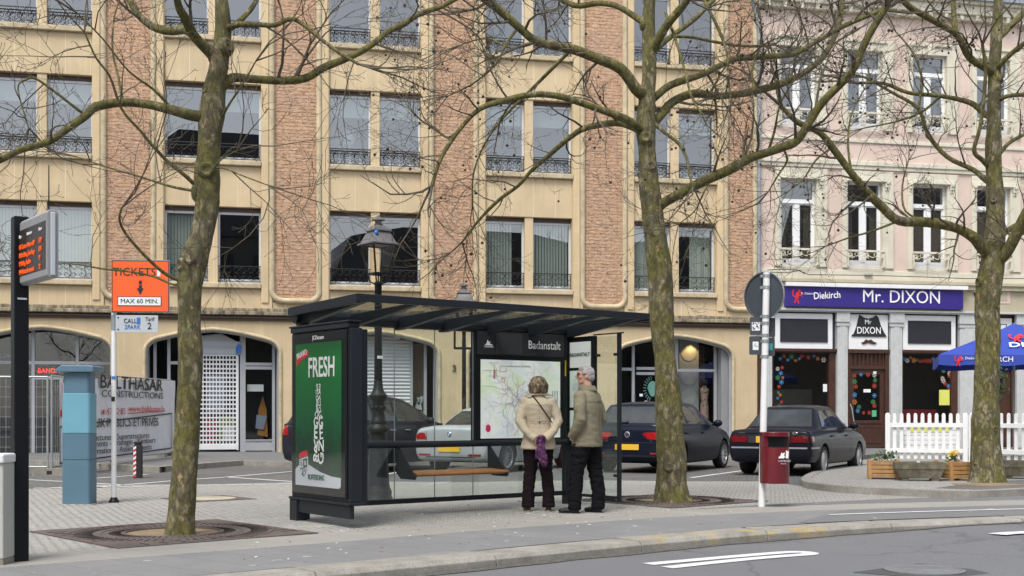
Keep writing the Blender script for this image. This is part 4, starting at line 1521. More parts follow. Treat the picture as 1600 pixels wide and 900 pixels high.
# bar windows, doors and what shows behind the panes
for (a, b, g0, g1) in ((1205, 1307, 1207, 1302), (1408, 1498, 1410, 1493)):
    ua, ub = U(a), U(b)
    mb = MB()
    mb.box(ua, ub, 0.02, 0.25, 3.12, 3.20, 0); mb.box(ua - 0.02, ub + 0.02, -0.05, 0.2, 3.15, 3.24, 0)
    mb.box(ua, ua + 0.10, 0.05, 0.25, 0.95, 3.15, 0); mb.box(ub - 0.22, ub, 0.05, 0.25, 0.95, 3.15, 0)
    mb.box(ua, ub, 0.05, 0.25, 0.87, 0.97, 0)
    mb.box(ua, ub, 0.0, 0.3, 0.1, 0.88, 1)
    for k in range(4):
        z = 0.22 + k * 0.15
        mb.box(ua, ub, -0.015, 0.01, z, z + 0.12, 1)
    if a > 1300:
        mb.box(ua + 0.2, ub - 0.3, -0.03, -0.01, 0.62, 0.84, 2)
    fo_ = mb.build('bar_window', [M['brownwood'], M['white'], M['lime']], ph, bevel=0.008)
    mb = MB()
    pane_quad(mb, U(g0) + 0.1, U(g1), 0.95, 3.13, 0.15)
    mb.build('pane', M['pane_shop'], fo_)
# paper flowers stuck round the panes
fl = MB()
fcol = [mat('blue_paper_flower', (0.02, 0.15, 0.33), 0.7), mat('red_paper_flower', (0.30, 0.025, 0.015), 0.7), mat('green_paper_flower', (0.04, 0.16, 0.035), 0.7), mat('white_paper_flower', (0.4, 0.4, 0.36), 0.7), mat('orange_paper_flower', (0.4, 0.12, 0.015), 0.7)]
def flower(cx, cz, r, mi, y):
    a0 = rnd.random() * 6
    for k in range(6):
        a = a0 + k * math.pi / 3
        ca, sa = math.cos(a), math.sin(a)
        pts = [(cx + r * 0.15 * ca, cz + r * 0.15 * sa)]
        for t in (-0.38, -0.2, 0.2, 0.38):
            rr = r * (1.0 if abs(t) < 0.3 else 0.72)
            pts.append((cx + rr * math.cos(a + t), cz + rr * math.sin(a + t)))
        fl.prism(pts, y - 0.004, y, mi)
    fl.prism([(cx + r * 0.2 * math.cos(k), cz + r * 0.2 * math.sin(k)) for k in range(6)], y - 0.006, y, (mi + 3) % 5)
spots = [(1222, 560, 0), (1228, 556, 1), (1240, 557, 2), (1234, 562, 0), (1252, 560, 0), (1256, 556, 1), (1275, 556, 0), (1281, 560, 4), (1290, 562, 3), (1218, 576, 3), (1223, 583, 0), (1218, 590, 2), (1224, 597, 0), (1220, 604, 1), (1219, 613, 2), (1218, 622, 0), (1224, 628, 1), (1220, 634, 2), (1226, 590, 4), (1222, 617, 4), (1246, 563, 4), (1266, 558, 1), (1225, 574, 1)]
for (x, y, m_) in spots:
    flower(U(x), gz(x, y), rnd.uniform(0.05, 0.085), m_, 0.14)
for k in range(16):
    x = 1411 + k * 5.1
    flower(U(x), gz(x, 561 + rnd.uniform(-4, 4)), rnd.uniform(0.05, 0.085), rnd.randrange(5), 0.14)
for k in range(9):
    x = 1482 + rnd.uniform(-6, 6)
    flower(U(x), gz(x, 575 + k * 4.0), rnd.uniform(0.055, 0.085), rnd.randrange(5), 0.14)
for (x, y, m_) in [(1337, 587, 1), (1347, 585, 0), (1358, 585, 1), (1368, 586, 3), (1337, 596, 2), (1339, 604, 1), (1337, 617, 0), (1337, 628, 4), (1342, 642, 0), (1351, 645, 1), (1360, 645, 1), (1368, 603, 1), (1369, 594, 2), (1368, 618, 0), (1368, 634, 1), (1366, 628, 2), (1344, 636, 2)]:
    flower(U(x), gz(x, y), rnd.uniform(0.06, 0.09), m_, 0.075)
fl.build('paper_flowers', fcol, ph)['kind'] = 'stuff'
mb = MB()
mb.box(U(1289), U(1295), 0.12, 0.135, gz(1290, 612), gz(1290, 600), 0)
mb.box(U(1471), U(1487), 0.12, 0.135, gz(1480, 633), gz(1480, 609), 1)
mb.box(U(1351), U(1362), 0.065, 0.075, gz(1356, 613), gz(1356, 608), 0)
mb.box(U(1364), U(1371), 0.06, 0.075, gz(1367, 651), gz(1367, 641), 2)
mb.box(U(1366), U(1371), 0.065, 0.075, gz(1368, 584), gz(1368, 580), 0)
mb.build('notices', [M['paper'], M['lime'], mat('green_notice', (0.08, 0.4, 0.2), 0.6)], ph)
def bar_door(a, b, glazed):
    d = MB()
    ua, ub = U(a), U(b)
    d.box(ua, ub, -0.03, 0.2, 3.12, 3.24); d.box(ua, ua + 0.14, 0.02, 0.2, 0.1, 3.15); d.box(ub - 0.14, ub, 0.02, 0.2, 0.1, 3.15)
    d.box(ua + 0.14, ub - 0.14, 0.02, 0.2, 2.62, 2.72)
    for k in range(9):
        x = ua + 0.18 + (ub - ua - 0.36) * k / 8
        d.box(x - 0.03, x + 0.03, 0.06, 0.1, 2.72, 3.12)
    d.box(ua + 0.14, ub - 0.14, 0.1, 0.16, 2.72, 3.14)
    x0, x1 = ua + 0.14, ub - 0.14
    if glazed:
        d.box(x0, x0 + 0.15, 0.08, 0.15, 0.16, 2.62); d.box(x1 - 0.15, x1, 0.08, 0.15, 0.16, 2.62)
        d.box(x0 + 0.15, x1 - 0.15, 0.08, 0.15, 2.45, 2.62); d.box(x0 + 0.15, x1 - 0.15, 0.08, 0.15, 0.16, 0.98)
        d.box(x0 + 0.12, x1 - 0.12, 0.05, 0.09, 0.90, 1.0)
        d.box(x0 + 0.1, x1 - 0.1, 0.06, 0.085, 0.28, 0.33); d.box(x0 + 0.1, x1 - 0.1, 0.06, 0.085, 0.78, 0.82)
        for k in range(8):
            x = x0 + 0.18 + (x1 - x0 - 0.36) * k / 7
            d.box(x - 0.035, x + 0.035, 0.07, 0.082, 0.34, 0.78)
    else:
        d.box(x0, x1, 0.08, 0.15, 0.16, 2.62)
        for (z0, z1) in ((0.3, 0.95), (1.15, 1.75), (1.9, 2.45)):
            d.box(x0 + 0.15, x1 - 0.15, 0.06, 0.085, z0, z1)
    o = d.build('bar_door', M['brownwood'], ph, bevel=0.006)
    if glazed:
        g = MB(); pane_quad(g, x0 + 0.15, x1 - 0.15, 0.98, 2.45, 0.11); g.build('pane', M['pane_shop'], o)
        g = MB(); g.tube([V((x0 - 0.01, 0.03, 1.52)), V((x0 + 0.02, -0.02, 1.4)), V((x0 + 0.14, -0.02, 0.72)), V((x0 + 0.16, 0.06, 0.7))], 0.018, 6); g.build('handle', M['galv'], o)
    return o
bar_door(1323, 1390, True)
bar_door(1528, 1587, False)
f = MB()
f.box(U(1528), U(1587), 0.05, 0.2, 3.24, 4.40, 1); f.box(U(1533), U(1581), 0.0, 0.1, 3.3, 4.3, 0); f.box(U(1541), U(1573), -0.01, 0.02, 3.5, 4.12, 1); f.box(U(1542.5), U(1571.5), -0.015, 0.02, 3.53, 4.09, 0)
f.build('transom_panel', [M['white'], M['brownwood']], ph, bevel=0.005)
# bar room seen through the panes: dim wall, red bench backs, round table
mb = MB()
mb.box(U(1215), U(1300), 1.4, 1.45, 0.9, 2.0, 0); mb.box(U(1240), U(1285), 0.8, 1.0, 0.9, 1.15, 1); mb.box(U(1415), U(1490), 1.0, 1.05, 0.9, 1.35, 2)
mb.box(U(1410), U(1425), 1.3, 1.35, 1.0, 2.6, 0)
mb.build('bar_room', [mat('dim_bar_wall', (0.12, 0.11, 0.10), 0.8), mat('orange_bench', (0.35, 0.08, 0.03), 0.7), mat('red_bench', (0.3, 0.02, 0.03), 0.7)], ph)
# brown strip with stickers at the party wall, drainpipe, cables
mb = MB()
mb.box(U(1183.5), U(1188), -0.10, 0.1, 0.1, 3.6, 0)
mb.box(U(1188.3), U(1195), -0.13, -0.09, 0.5, 3.5, 1)
for k in range(17):
    z = 0.95 + k * 0.135
    mb.box(U(1188.6) + rnd.uniform(0, 0.03), U(1194.6) - rnd.uniform(0, 0.04), -0.136, -0.128, z, z + rnd.uniform(0.06, 0.12), 2 + k % 3)
mb.build('sticker_strip', [M['brownwood'], M['zinc'], M['paper'], M['black'], mat('pale_sticker', (0.5, 0.45, 0.42), 0.6)], ph)
mb = MB()
ux = U(1183)
mb.tube([V((ux, -0.14, 3.6)), V((ux, -0.14, 13.0)), V((ux - 0.15, -0.2, 13.6)), V((ux - 0.35, -0.35, 14.1))], 0.06, 10)
for z in (4.9, 6.6, 8.4, 10.2, 12.0):
    mb.lathe([(0.068, -0.03), (0.068, 0.03)], 10, (ux, -0.14, z))
mb.build('drainpipe', M['zinc'], ph)
mb = MB()
mb.tube([V((U(x), -0.33, gz(x, y))) for x, y in ((1192, 424), (1205, 423), (1222, 422.5), (1238, 424), (1250, 428), (1256, 431), (1300, 431.5), (1350, 432), (1420, 434), (1500, 437), (1600, 437))], 0.012, 5)
mb.tube([V((U(x), -0.32, gz(x, y))) for x, y in ((1196, 427), (1220, 428), (1236, 426), (1243, 424), (1250, 430))], 0.012, 5)
mb.box(U(1349), U(1361), -0.12, -0.03, gz(1355, 431.5), gz(1355, 427.5), 1)
mb.build('cables', [M['black'], mat('pale_junction_box', (0.36, 0.38, 0.33), 0.6)], ph)

# white orchid standing behind an office window
_x = bayu(2) - WM / 2 - WW * 0.5
t = thing('orchid', 'white orchid in a pot behind the second-floor window above the street lamp', 'orchid', (0, 0, 0))
_w = Matrix.Translation((0, FY0, 0)) @ Matrix.Rotation(FA, 4, 'Z') @ V((_x, 0.36, FLOORS[1][0] + 0.10))
t.location = _w
b = MB(); b.lathe([(0.08, 0), (0.11, 0.18), (0.10, 0.18)], 14); b.build('pot', M['paper'], t)
b = MB()
for s_ in (-1, 1):
    b.tube([V((0, 0, 0.15)), V((s_ * 0.05, 0, 0.5)), V((s_ * 0.16, 0, 0.85)), V((s_ * 0.30, 0, 1.0))], 0.008, 5)
for k in range(6):
    a = k * 1.05
    b.add([(0, 0, .18), (.12 * math.cos(a), .05 * math.sin(a), .34), (.28 * math.cos(a), .1 * math.sin(a), .30), (.14 * math.cos(a), .1 * math.sin(a) + .03, .27)], [(0, 1, 2, 3)])
b.build('stems', M['leaf'], t)
b = MB()
r5 = random.Random(2)
for k in range(60):
    c_ = V((r5.gauss(0.0, 0.11), r5.gauss(0, 0.04), r5.gauss(0.72, 0.14)))
    for q in range(3):
        a = q * 2.1 + k
        b.add([c_, c_ + V((0.05 * math.cos(a), -0.01, 0.05 * math.sin(a))), c_ + V((0.05 * math.cos(a + .7), -0.015, 0.05 * math.sin(a + .7)))], [(0, 1, 2)])
b.build('petals', M['paper'], t)
# ------------------------------------------------------------------ the bus shelter
SA = math.atan2(2.45, 3.22)
SP = G(467, 811.7)
bs = thing('bus_shelter', 'anthracite glass bus shelter with a flat canopy, a town map and a bench', 'bus shelter', (SP.x, SP.y, 0), SA)
A = M['anthracite']
LEN = 4.02
# frame: posts, bottom rail, top tube, hand rail
for x in (0.06, LEN):
    mb = MB()
    mb.box(x - 0.06, x + 0.06, -0.05, 0.05, 0.0, 2.34)
    mb.build('rear_post', A, bs, bevel=0.01)
mb = MB()
mb.box(0.1, LEN - 0.06, -0.02, 0.02, 0.12, 0.18)
mb.build('bottom_rail', A, bs, bevel=0.005)
mb = MB()
mb.tube([(-0.06, 0, 2.335), (LEN + 0.06, 0, 2.335)], 0.08, 18)
mb.build('roof_tube', A, bs)
mb = MB()
mb.tube([(0.1, -0.05, 0.84), (LEN - 0.05, -0.05, 0.84)], 0.042, 14)
mb.build('lean_rail', A, bs)
# canopy with seven ribs, dropping slightly to the rear
W1 = 1.47
def rz_(w): return 2.355 + 0.03 * w
mb = MB()
mb.box(-0.10, LEN + 0.10, -W1 - 0.03, -W1 + 0.03, rz_(W1) - 0.0, rz_(W1) + 0.08)
mb.bar((-0.08, 0.06, rz_(0) + 0.03), (-0.08, -W1 - 0.02, rz_(W1) + 0.03), 0.05, 0.10)
mb.bar((LEN + 0.08, 0.06, rz_(0) + 0.03), (LEN + 0.08, -W1 - 0.02, rz_(W1) + 0.03), 0.05, 0.10)
mb.box(-0.10, LEN + 0.10, 0.03, 0.09, rz_(0) - 0.0, rz_(0) + 0.07)
mb.build('canopy_edge', A, bs, bevel=0.006)
for k in range(7):
    x = 0.03 + 0.66 * k
    mb = MB()
    p = [(0.09, rz_(0) + 0.03), (-W1 + 0.03, rz_(W1) + 0.03), (-W1 + 0.03, rz_(W1) + 0.0), (-0.06, rz_(0) - 0.12), (0.06, rz_(0) - 0.12)]
    vs = [(x - 0.04, y, z) for y, z in p] + [(x + 0.04, y, z) for y, z in p]
    mb.add(vs, [(0, 1, 2, 3, 4), (9, 8, 7, 6, 5)] + [(i, i + 5, (i + 1) % 5 + 5, (i + 1) % 5) for i in range(5)])
    mb.build('canopy_rib', A, bs, bevel=0.006)
mb = MB()
mb.add([(-0.08, 0.06, rz_(0) + 0.055), (LEN + 0.08, 0.06, rz_(0) + 0.055), (LEN + 0.08, -W1, rz_(W1) + 0.055), (-0.08, -W1, rz_(W1) + 0.055)], [(0, 1, 2, 3)])
mb.build('canopy_glass', M['roofglass'], bs)
# rear panes with fine joints
for k in range(4):
    x0, x1 = 0.12 + 0.585 * k, 0.12 + 0.585 * (k + 1) - 0.008
    mb = MB()
    mb.box(x0, x1, -0.005, 0.005, 0.18, 2.28)
    mb.build('rear_pane', M['sglass'], bs)
    mb = MB()
    mb.box(x1, x1 + 0.008, -0.006, 0.006, 0.18, 2.28)
    mb.build('pane_joint', M['galv'], bs)
mb = MB()
mb.box(2.46, LEN - 0.06, -0.005, 0.005, 0.18, 0.80)
mb.build('rear_pane', M['sglass'], bs)
# bench
mb = MB()
sec = [(-0.10, 0.48), (-0.40, 0.465), (-0.44, 0.485), (-0.43, 0.51), (-0.10, 0.525)]
vs = [(1.33, y, z) for y, z in sec] + [(2.70, y, z) for y, z in sec]
mb.add(vs, [(4, 3, 2, 1, 0), (5, 6, 7, 8, 9)] + [(i, (i + 1) % 5, (i + 1) % 5 + 5, i + 5) for i in range(5)])
be = mb.build('bench_seat', M['benchwood'], bs, bevel=0.008)
for x in (1.31, 2.68):
    mb = MB()
    sec = [(-0.02, 0.82), (-0.07, 0.80), (-0.45, 0.46), (-0.42, 0.43), (-0.12, 0.43), (-0.02, 0.50)]
    vs = [(x - 0.012, y, z) for y, z in sec] + [(x + 0.012, y, z) for y, z in sec]
    mb.add(vs, [(0, 1, 2, 3, 4, 5), (11, 10, 9, 8, 7, 6)] + [(i, i + 6, (i + 1) % 6 + 6, (i + 1) % 6) for i in range(6)])
    mb.build('bench_bracket', A, bs, bevel=0.004)
# map case with the stop name above
MX0, MX1 = 2.46, 3.92
mb = MB()
mb.box(MX0, MX1, -0.05, 0.06, 0.84, 2.28)
mb.build('map_case', M['blackmetal'], bs, bevel=0.01)
mb = MB()
mb.box(MX0 + 0.02, MX1 - 0.02, -0.075, -0.045, 1.97, 2.27)
hd = mb.build('name_board', M['anthracite_lt'], bs, bevel=0.006)
mb = MB()
mb.box(MX0 + 0.30, MX0 + 0.73, -0.082, -0.07, 1.985, 2.25)
mb.build('dark_screen', M['room'], hd)
text('stop_name', 'Badanstalt', hd, (MX0 + 1.10, -0.08, 2.115), 0.155, M['txt_white'], sx=0.86)
text('small_logo_letters', 'Luxtram', hd, (MX0 + 0.19, -0.08, 2.075), 0.042, M['txt_white'])
mb = MB()
mb.prism([(MX0 + .13, 2.09), (MX0 + .25, 2.09), (MX0 + .24, 2.105), (MX0 + .2, 2.11), (MX0 + .215, 2.14), (MX0 + .19, 2.13), (MX0 + .17, 2.16), (MX0 + .16, 2.12)], -0.081, -0.074)
mb.build('small_logo', M['txt_white'], hd)
def m_map():
    k = N('town_map')
    c = k.ramp(k.noise(2.2, 6, 0.7), [(0.36, (0.62, 0.70, 0.76)), (0.5, (0.74, 0.78, 0.74)), (0.58, (0.62, 0.76, 0.50)), (0.7, (0.74, 0.80, 0.64))])
    c = k.mix(k.ramp(k.noise(9, 4, 0.7), [(0.45, 0.0), (0.6, 0.7)]), c, (0.80, 0.81, 0.79))
    k.set(c, 0.5)
    k.b.inputs['Emission Color'].default_value = (0.9, 1.0, 0.95, 1)
    k.l.new(c, k.b.inputs['Emission Color'])
    k.b.inputs['Emission Strength'].default_value = 0.10      # weak emission added to brighten the map
    return k.m
mb = MB()
mx0, mx1, mz0, mz1 = MX0 + 0.08, MX1 - 0.075, 0.90, 1.91
mb.box(mx0, mx1, -0.06, -0.049, mz0, mz1)
mp = mb.build('map', m_map(), bs)
rl = MB()
lc = [mat('map_grey_line', (0.46, 0.48, 0.52), 0.6), mat('map_red_line', (0.58, 0.22, 0.22), 0.6), mat('map_violet_line', (0.48, 0.42, 0.58), 0.6), mat('map_pink_spot', (0.75, 0.03, 0.16), 0.6)]
r2 = random.Random(4)
hub = (mx0 + 0.60, mz0 + 0.50)
def mapline(p, a, n, st, w, mi, wob=0.5):
    pts = [p]
    for _ in range(n):
        a += r2.uniform(-wob, wob)
        p = (p[0] + math.cos(a) * st, p[1] + math.sin(a) * st)
        if not (mx0 + .02 < p[0] < mx1 - .02 and mz0 + .02 < p[1] < mz1 - .02):
            break
        pts.append(p)
    for q, r_ in zip(pts, pts[1:]):
        rl.bar((q[0], -0.062, q[1]), (r_[0], -0.062, r_[1]), w, 0.002, mi, up=(0, 1, 0))
for k in range(26):
    mapline(hub, 2 * math.pi * k / 26 + r2.uniform(-.1, .1), r2.randint(8, 22), 0.035, 0.0026, r2.choice((0, 0, 0, 1, 2)))
for k in range(70):
    p = (hub[0] + r2.gauss(0, 0.22), hub[1] + r2.gauss(0, 0.2))
    if mx0 + .03 < p[0] < mx1 - .03 and mz0 + .03 < p[1] < mz1 - .03:
        mapline(p, r2.uniform(0, 6.28), r2.randint(3, 8), 0.03, 0.0028, r2.choice((0, 0, 1, 2)), 0.9)
# the diagram in the corner: a red square-cornered network
for (a, b, c_, d, mi) in ((.03, .87, .30, .87, 0), (.21, .76, .21, .96, 0), (.30, .93, .40, .93, 1), (.40, .93, .40, .86, 1), (.30, .93, .30, .86, 1), (.30, .86, .40, .86, 1), (.12, .80, .30, .80, 2), (.12, .97, .28, .97, 2), (.33, .77, .38, .77, 1), (.33, .73, .38, .73, 1), (.33, .73, .33, .77, 1), (.38, .73, .38, .77, 1), (.24, .90, .24, .80, 1)):
    rl.bar((mx0 + a, -0.062, mz0 + c_ * 0 + b), (mx0 + c_, -0.062, mz0 + d), 0.006, 0.002, mi, up=(0, 1, 0))
rl.box(mx0 + .195, mx0 + .225, -0.063, -0.06, mz0 + .77, mz0 + .88, 1)
rl.prism([(mx0 + .11 + .04 * math.cos(k * .42), mz0 + .13 + .05 * math.sin(k * .42)) for k in range(15)], -0.064, -0.06, 3)
for k in range(3):
    rl.box(mx1 - .14 + k * .04, mx1 - .125 + k * .04, -0.063, -0.06, mz0 + .35, mz0 + .62, 0)
rl.box(mx0 + .42, mx0 + .80, -0.0625, -0.06, mz0 + .925, mz0 + .94, 0)
rl.build('route_lines', lc, mp)
mb = MB()
mb.box(MX1 + 0.015, MX1 + 0.028, -0.062, -0.05, 1.72, 1.93)
mb.build('yellow_strip', mat('yellow_strip_paint', (0.6, 0.42, 0.02), 0.5), bs)
# right end: timetable case and a glass wing towards the road
EY = -1.05
mb = MB()
mb.box(LEN - 0.03, LEN + 0.03, -0.58, -0.06, 0.80, 2.24)
tc = mb.build('timetable_case', M['blackmetal'], bs, bevel=0.008)
mb = MB()
mb.box(LEN - 0.04, LEN - 0.025, -0.52, -0.10, 1.83, 2.17, 0)
mb.box(LEN - 0.04, LEN - 0.025, -0.52, -0.10, 1.30, 1.79, 1)
mb.box(LEN - 0.04, LEN - 0.025, -0.52, -0.10, 0.86, 1.26, 1)
for k in range(22):
    z = 1.75 - k * 0.02
    mb.box(LEN - 0.043, LEN - 0.038, -0.49, -0.49 + r2.uniform(0.15, 0.36), z, z + 0.006, 2)
tt = mb.build('timetable_sheet', [M['paper'], mat('pale_green_sheet', (0.62, 0.72, 0.68), 0.6, var=0.05), lc[0]], tc)
text('stop_name', 'BADANSTALT', tt, (LEN - 0.045, -0.31, 2.0), 0.068, M['txt_black'], rz=R(-90), sx=0.95)
mb = MB()
mb.box(LEN - 0.006, LEN + 0.006, EY + 0.04, -0.58, 0.16, 2.22); mb.box(LEN - 0.006, LEN + 0.006, -0.58, -0.06, 0.16, 0.80)
mb.build('side_pane', M['sglass'], bs)
mb = MB()
mb.box(LEN - 0.022, LEN + 0.022, EY - 0.012, EY + 0.035, 0.08, 2.26)
mb.box(LEN - 0.012, LEN + 0.012, EY, -0.05, 0.115, 0.155)
mb.box(LEN - 0.02, LEN + 0.02, EY - 0.06, -0.55, 2.245, 2.26)
for z in (0.42, 1.98):
    mb.cbox((LEN, EY + 0.06, z), (0.05, 0.08, 0.035))
    mb.cbox((LEN, -0.62, z), (0.05, 0.06, 0.035)) if z > 1 else None
mb.build('side_frame', A, bs, bevel=0.004)
# advertising case at the left end, poster facing the side
AX0, AX1 = -0.10, 0.045
AYF, AYR = -1.37, -0.02
mb = MB()
mb.box(AX0, AX1, AYF, AYR, 0.27, 2.13)
mb.box(AX0 - 0.02, AX1 - 0.02, AYF + 0.02, AYR, 2.13, 2.19)
ac = mb.build('poster_case', M['anthracite'], bs, bevel=0.012)
mb = MB()
mb.box(AX1 + 0.002, AX1 + 0.09, AYF + 0.05, AYF + 0.10, 0.24, 2.12)
mb.build('case_flange', A, ac, bevel=0.006)
mb = MB()
mb.box(AX0 - 0.03, AX1 - 0.02, AYF - 0.02, AYR + 0.02, 2.19, 2.21)
mb.box(AX0 - 0.03, AX1 + 0.02, AYF - 0.02, AYR + 0.02, 0.245, 0.275); mb.box(AX0 + 0.02, AX1 - 0.02, AYF + 0.04, AYR - 0.04, 0.275, 0.31)
mb.build('case_cap', A, ac, bevel=0.006)
mb = MB()
mb.box(AX0 - 0.004, AX0 + 0.045, AYF + 0.0, AYR, 0.10, 0.245)
mb.box(AX0 - 0.02, AX1 - 0.03, AYR - 0.16, AYR + 0.02, 0.0, 0.245)
mb.build('case_foot', A, ac, bevel=0.008)
mb = MB()
mb.box(AX0 - 0.012, AX0 - 0.001, AYF + 0.06, AYR - 0.03, 0.31, 2.11)
mb.build('poster_border', M['blackmetal'], ac)
def m_poster():
    k = N('green_poster_print')
    sx = k.n.new('ShaderNodeSeparateXYZ')
    k.l.new(k.co(), sx.inputs[0])
    # printed picture: bright green glow upper middle, darker to the sides and the foot
    mr = k.n.new('ShaderNodeMapRange')
    k.l.new(sx.outputs[2], mr.inputs[0]); mr.inputs[1].default_value = 0.42; mr.inputs[2].default_value = 2.1
    c = k.ramp(mr.outputs[0], [(0.0, (0.003, 0.012, 0.011)), (0.22, (0.003, 0.03, 0.018)), (0.5, (0.005, 0.12, 0.042)), (0.8, (0.008, 0.185, 0.04)), (1.0, (0.004, 0.07, 0.022))])
    c = k.mix(k.ramp(k.noise(3, 4, 0.6), [(0.4, 0.0), (0.7, 0.5)]), c, (0.012, 0.13, 0.03))
    c = k.mix(k.ramp(k.noise(90, 2, 0.6), [(0.62, 0.0), (0.7, 0.4)]), c, (0.04, 0.16, 0.06))
    return k.set(c, 0.25)
mb = MB()
PX = AX0 - 0.018
y0, y1 = AYF + 0.17, AYR - 0.13
pz0, pz1 = 0.41, 2.0
mb.box(PX, PX + 0.005, y0, y1, pz0, pz1)
po = mb.build('poster', m_poster(), ac)
# lettering lies in the local frame of the poster face: x runs from the rear to the front
PFm = Matrix(((0, 1, 0), (-1, 0, 0), (0, 0, 1))).to_4x4()
def py_(f): return y1 + (y0 - y1) * f
def pz_(f): return pz1 + (pz0 - pz1) * f
def ptext(s, fx, fz, size, m, **kw):
    return text('poster_letters', s, po, (PX - 0.006, py_(fx), pz_(fz)), size, m, rz=R(-90), **kw)
ptext('FRESH', 0.585, 0.178, 0.31, M['txt_white'], sx=0.72, off=0.005, tilt=R(-0.0))
ptext('BRAVO', 0.15, 0.075, 0.095, M['txt_white'], sx=0.8, off=0.004, tilt=R(12))
ptext('BOFFERDING', 0.47, 0.935, 0.085, mat('dark_green_lettering', (0.01, 0.10, 0.07), 0.5), sx=0.75, off=0.001)
text('case_letters', 'JCDecaux', ac, (AX0 - 0.014, (y0 + y1) / 2 + 0.0, 2.055), 0.065, M['txt_white'], rz=R(-90), off=0.003)
pm = MB()
def pprism(pts, d, mi):
    n = len(pts)
    vs = [(PX - d, py_(a), pz_(b)) for a, b in pts] + [(PX + 0.001, py_(a), pz_(b)) for a, b in pts]
    pm.add(vs, [tuple(range(n)), tuple(reversed(range(n, 2 * n)))] + [((i + 1) % n, i, n + i, n + (i + 1) % n) for i in range(n)], mi)
# pale swoosh at the foot, red ribbon, shield
pprism([(0.0, 0.885), (0.12, 0.845), (0.30, 0.85), (0.55, 0.895), (0.80, 0.92), (0.99, 0.925), (0.985, 0.985), (0.95, 0.998), (0.0, 0.998)], 0.002, 0)
pprism([(0.02, 0.12), (0.07, 0.085), (0.25, 0.045), (0.29, 0.05), (0.29, 0.085), (0.10, 0.125), (0.04, 0.16)], 0.003, 1)
pprism([(0.09, 0.815), (0.28, 0.79), (0.29, 0.87), (0.25, 0.92), (0.19, 0.955), (0.13, 0.93), (0.09, 0.875)], 0.0035, 0)
pprism([(0.105, 0.825), (0.265, 0.802), (0.272, 0.868), (0.24, 0.912), (0.19, 0.938), (0.14, 0.918), (0.107, 0.872)], 0.005, 2)
pprism([(0.115, 0.829), (0.182, 0.82), (0.182, 0.872), (0.115, 0.876)], 0.0065, 0)
pprism([(0.192, 0.875), (0.268, 0.868), (0.237, 0.908), (0.192, 0.932)], 0.0065, 0)
pprism([(0.08, 0.81), (0.10, 0.772), (0.18, 0.755), (0.26, 0.75), (0.285, 0.786)], 0.0045, 1)
pm.build('poster_shapes', [mat('poster_silver', (0.55, 0.57, 0.62), 0.4, var=0.04), M['lion_red'], mat('poster_dark_green', (0.015, 0.07, 0.06), 0.4)], po)
for (s_, fx, fz, m_) in (('B', 0.148, 0.85, 2), ('B', 0.23, 0.84, 0), ('B', 0.15, 0.90, 0), ('B', 0.225, 0.89, 2)):
    ptext(s_, fx, fz, 0.07, M['txt_white'] if m_ == 0 else M['txt_black'])
# the bottle made of packed capitals
btl = MB()
def bottle_half(fz):
    if fz < 0.47: return 0.055
    if fz < 0.58: return 0.055 + (fz - 0.47) / 0.11 * 0.065
    return 0.12
gl = {}
for ch in 'BADEGROSN8':
    c_ = bpy.data.curves.new('g', 'FONT'); c_.body = ch; c_.size = 1.0; c_.align_x = 'CENTER'; c_.align_y = 'CENTER'; c_.resolution_u = 2; c_.offset = 0.02
    t_ = bpy.data.objects.new('g', c_)
    me_ = bpy.data.meshes.new_from_object(t_)
    gl[ch] = ([v.co.copy() for v in me_.vertices], [tuple(p.vertices) for p in me_.polygons])
    bpy.data.objects.remove(t_); bpy.data.curves.remove(c_); bpy.data.meshes.remove(me_)
r3 = random.Random(11)
bx = 0.52
fz = 0.305
while fz < 0.86:
    hw = bottle_half(fz)
    n_ = 2
    size = hw * 2 / n_ * (y1 - y0)
    hgt = size / (pz1 - pz0) * 1.0
    for k in range(n_):
        ch = r3.choice('BADEGROSN8')
        fx = bx - hw + (k + 0.5) * 2 * hw / n_
        vs, fs = gl[ch]
        a = r3.choice((0, 0, math.pi / 2, -math.pi / 2, math.pi)) + r3.uniform(-.2, .2)
        sc = size * 1.5
        out = []
        for v in vs:
            x = (v.x * math.cos(a) - v.y * math.sin(a)) * sc
            z = (v.x * math.sin(a) + v.y * math.cos(a)) * sc
            out.append((PX - 0.0045, py_(fx) - x * 0.95, pz_(fz + r3.uniform(-.006, .006)) + z))
        btl.add(out, fs)
    fz += hgt * 1.08
btl.build('bottle_of_letters', M['txt_white'], po)
mb = MB()
pane_quad(mb, 0, 1, 0, 1, 0)
mb = MB()
mb.add([(AX0 - 0.030, AYF + 0.07, 0.33), (AX0 - 0.030, AYR - 0.04, 0.33), (AX0 - 0.030, AYR - 0.04, 2.10), (AX0 - 0.030, AYF + 0.07, 2.10)], [(0, 1, 2, 3)])
mb.build('poster_glass', glass('poster_glass', (0.97, 0.98, 0.97), 0.0), ac)
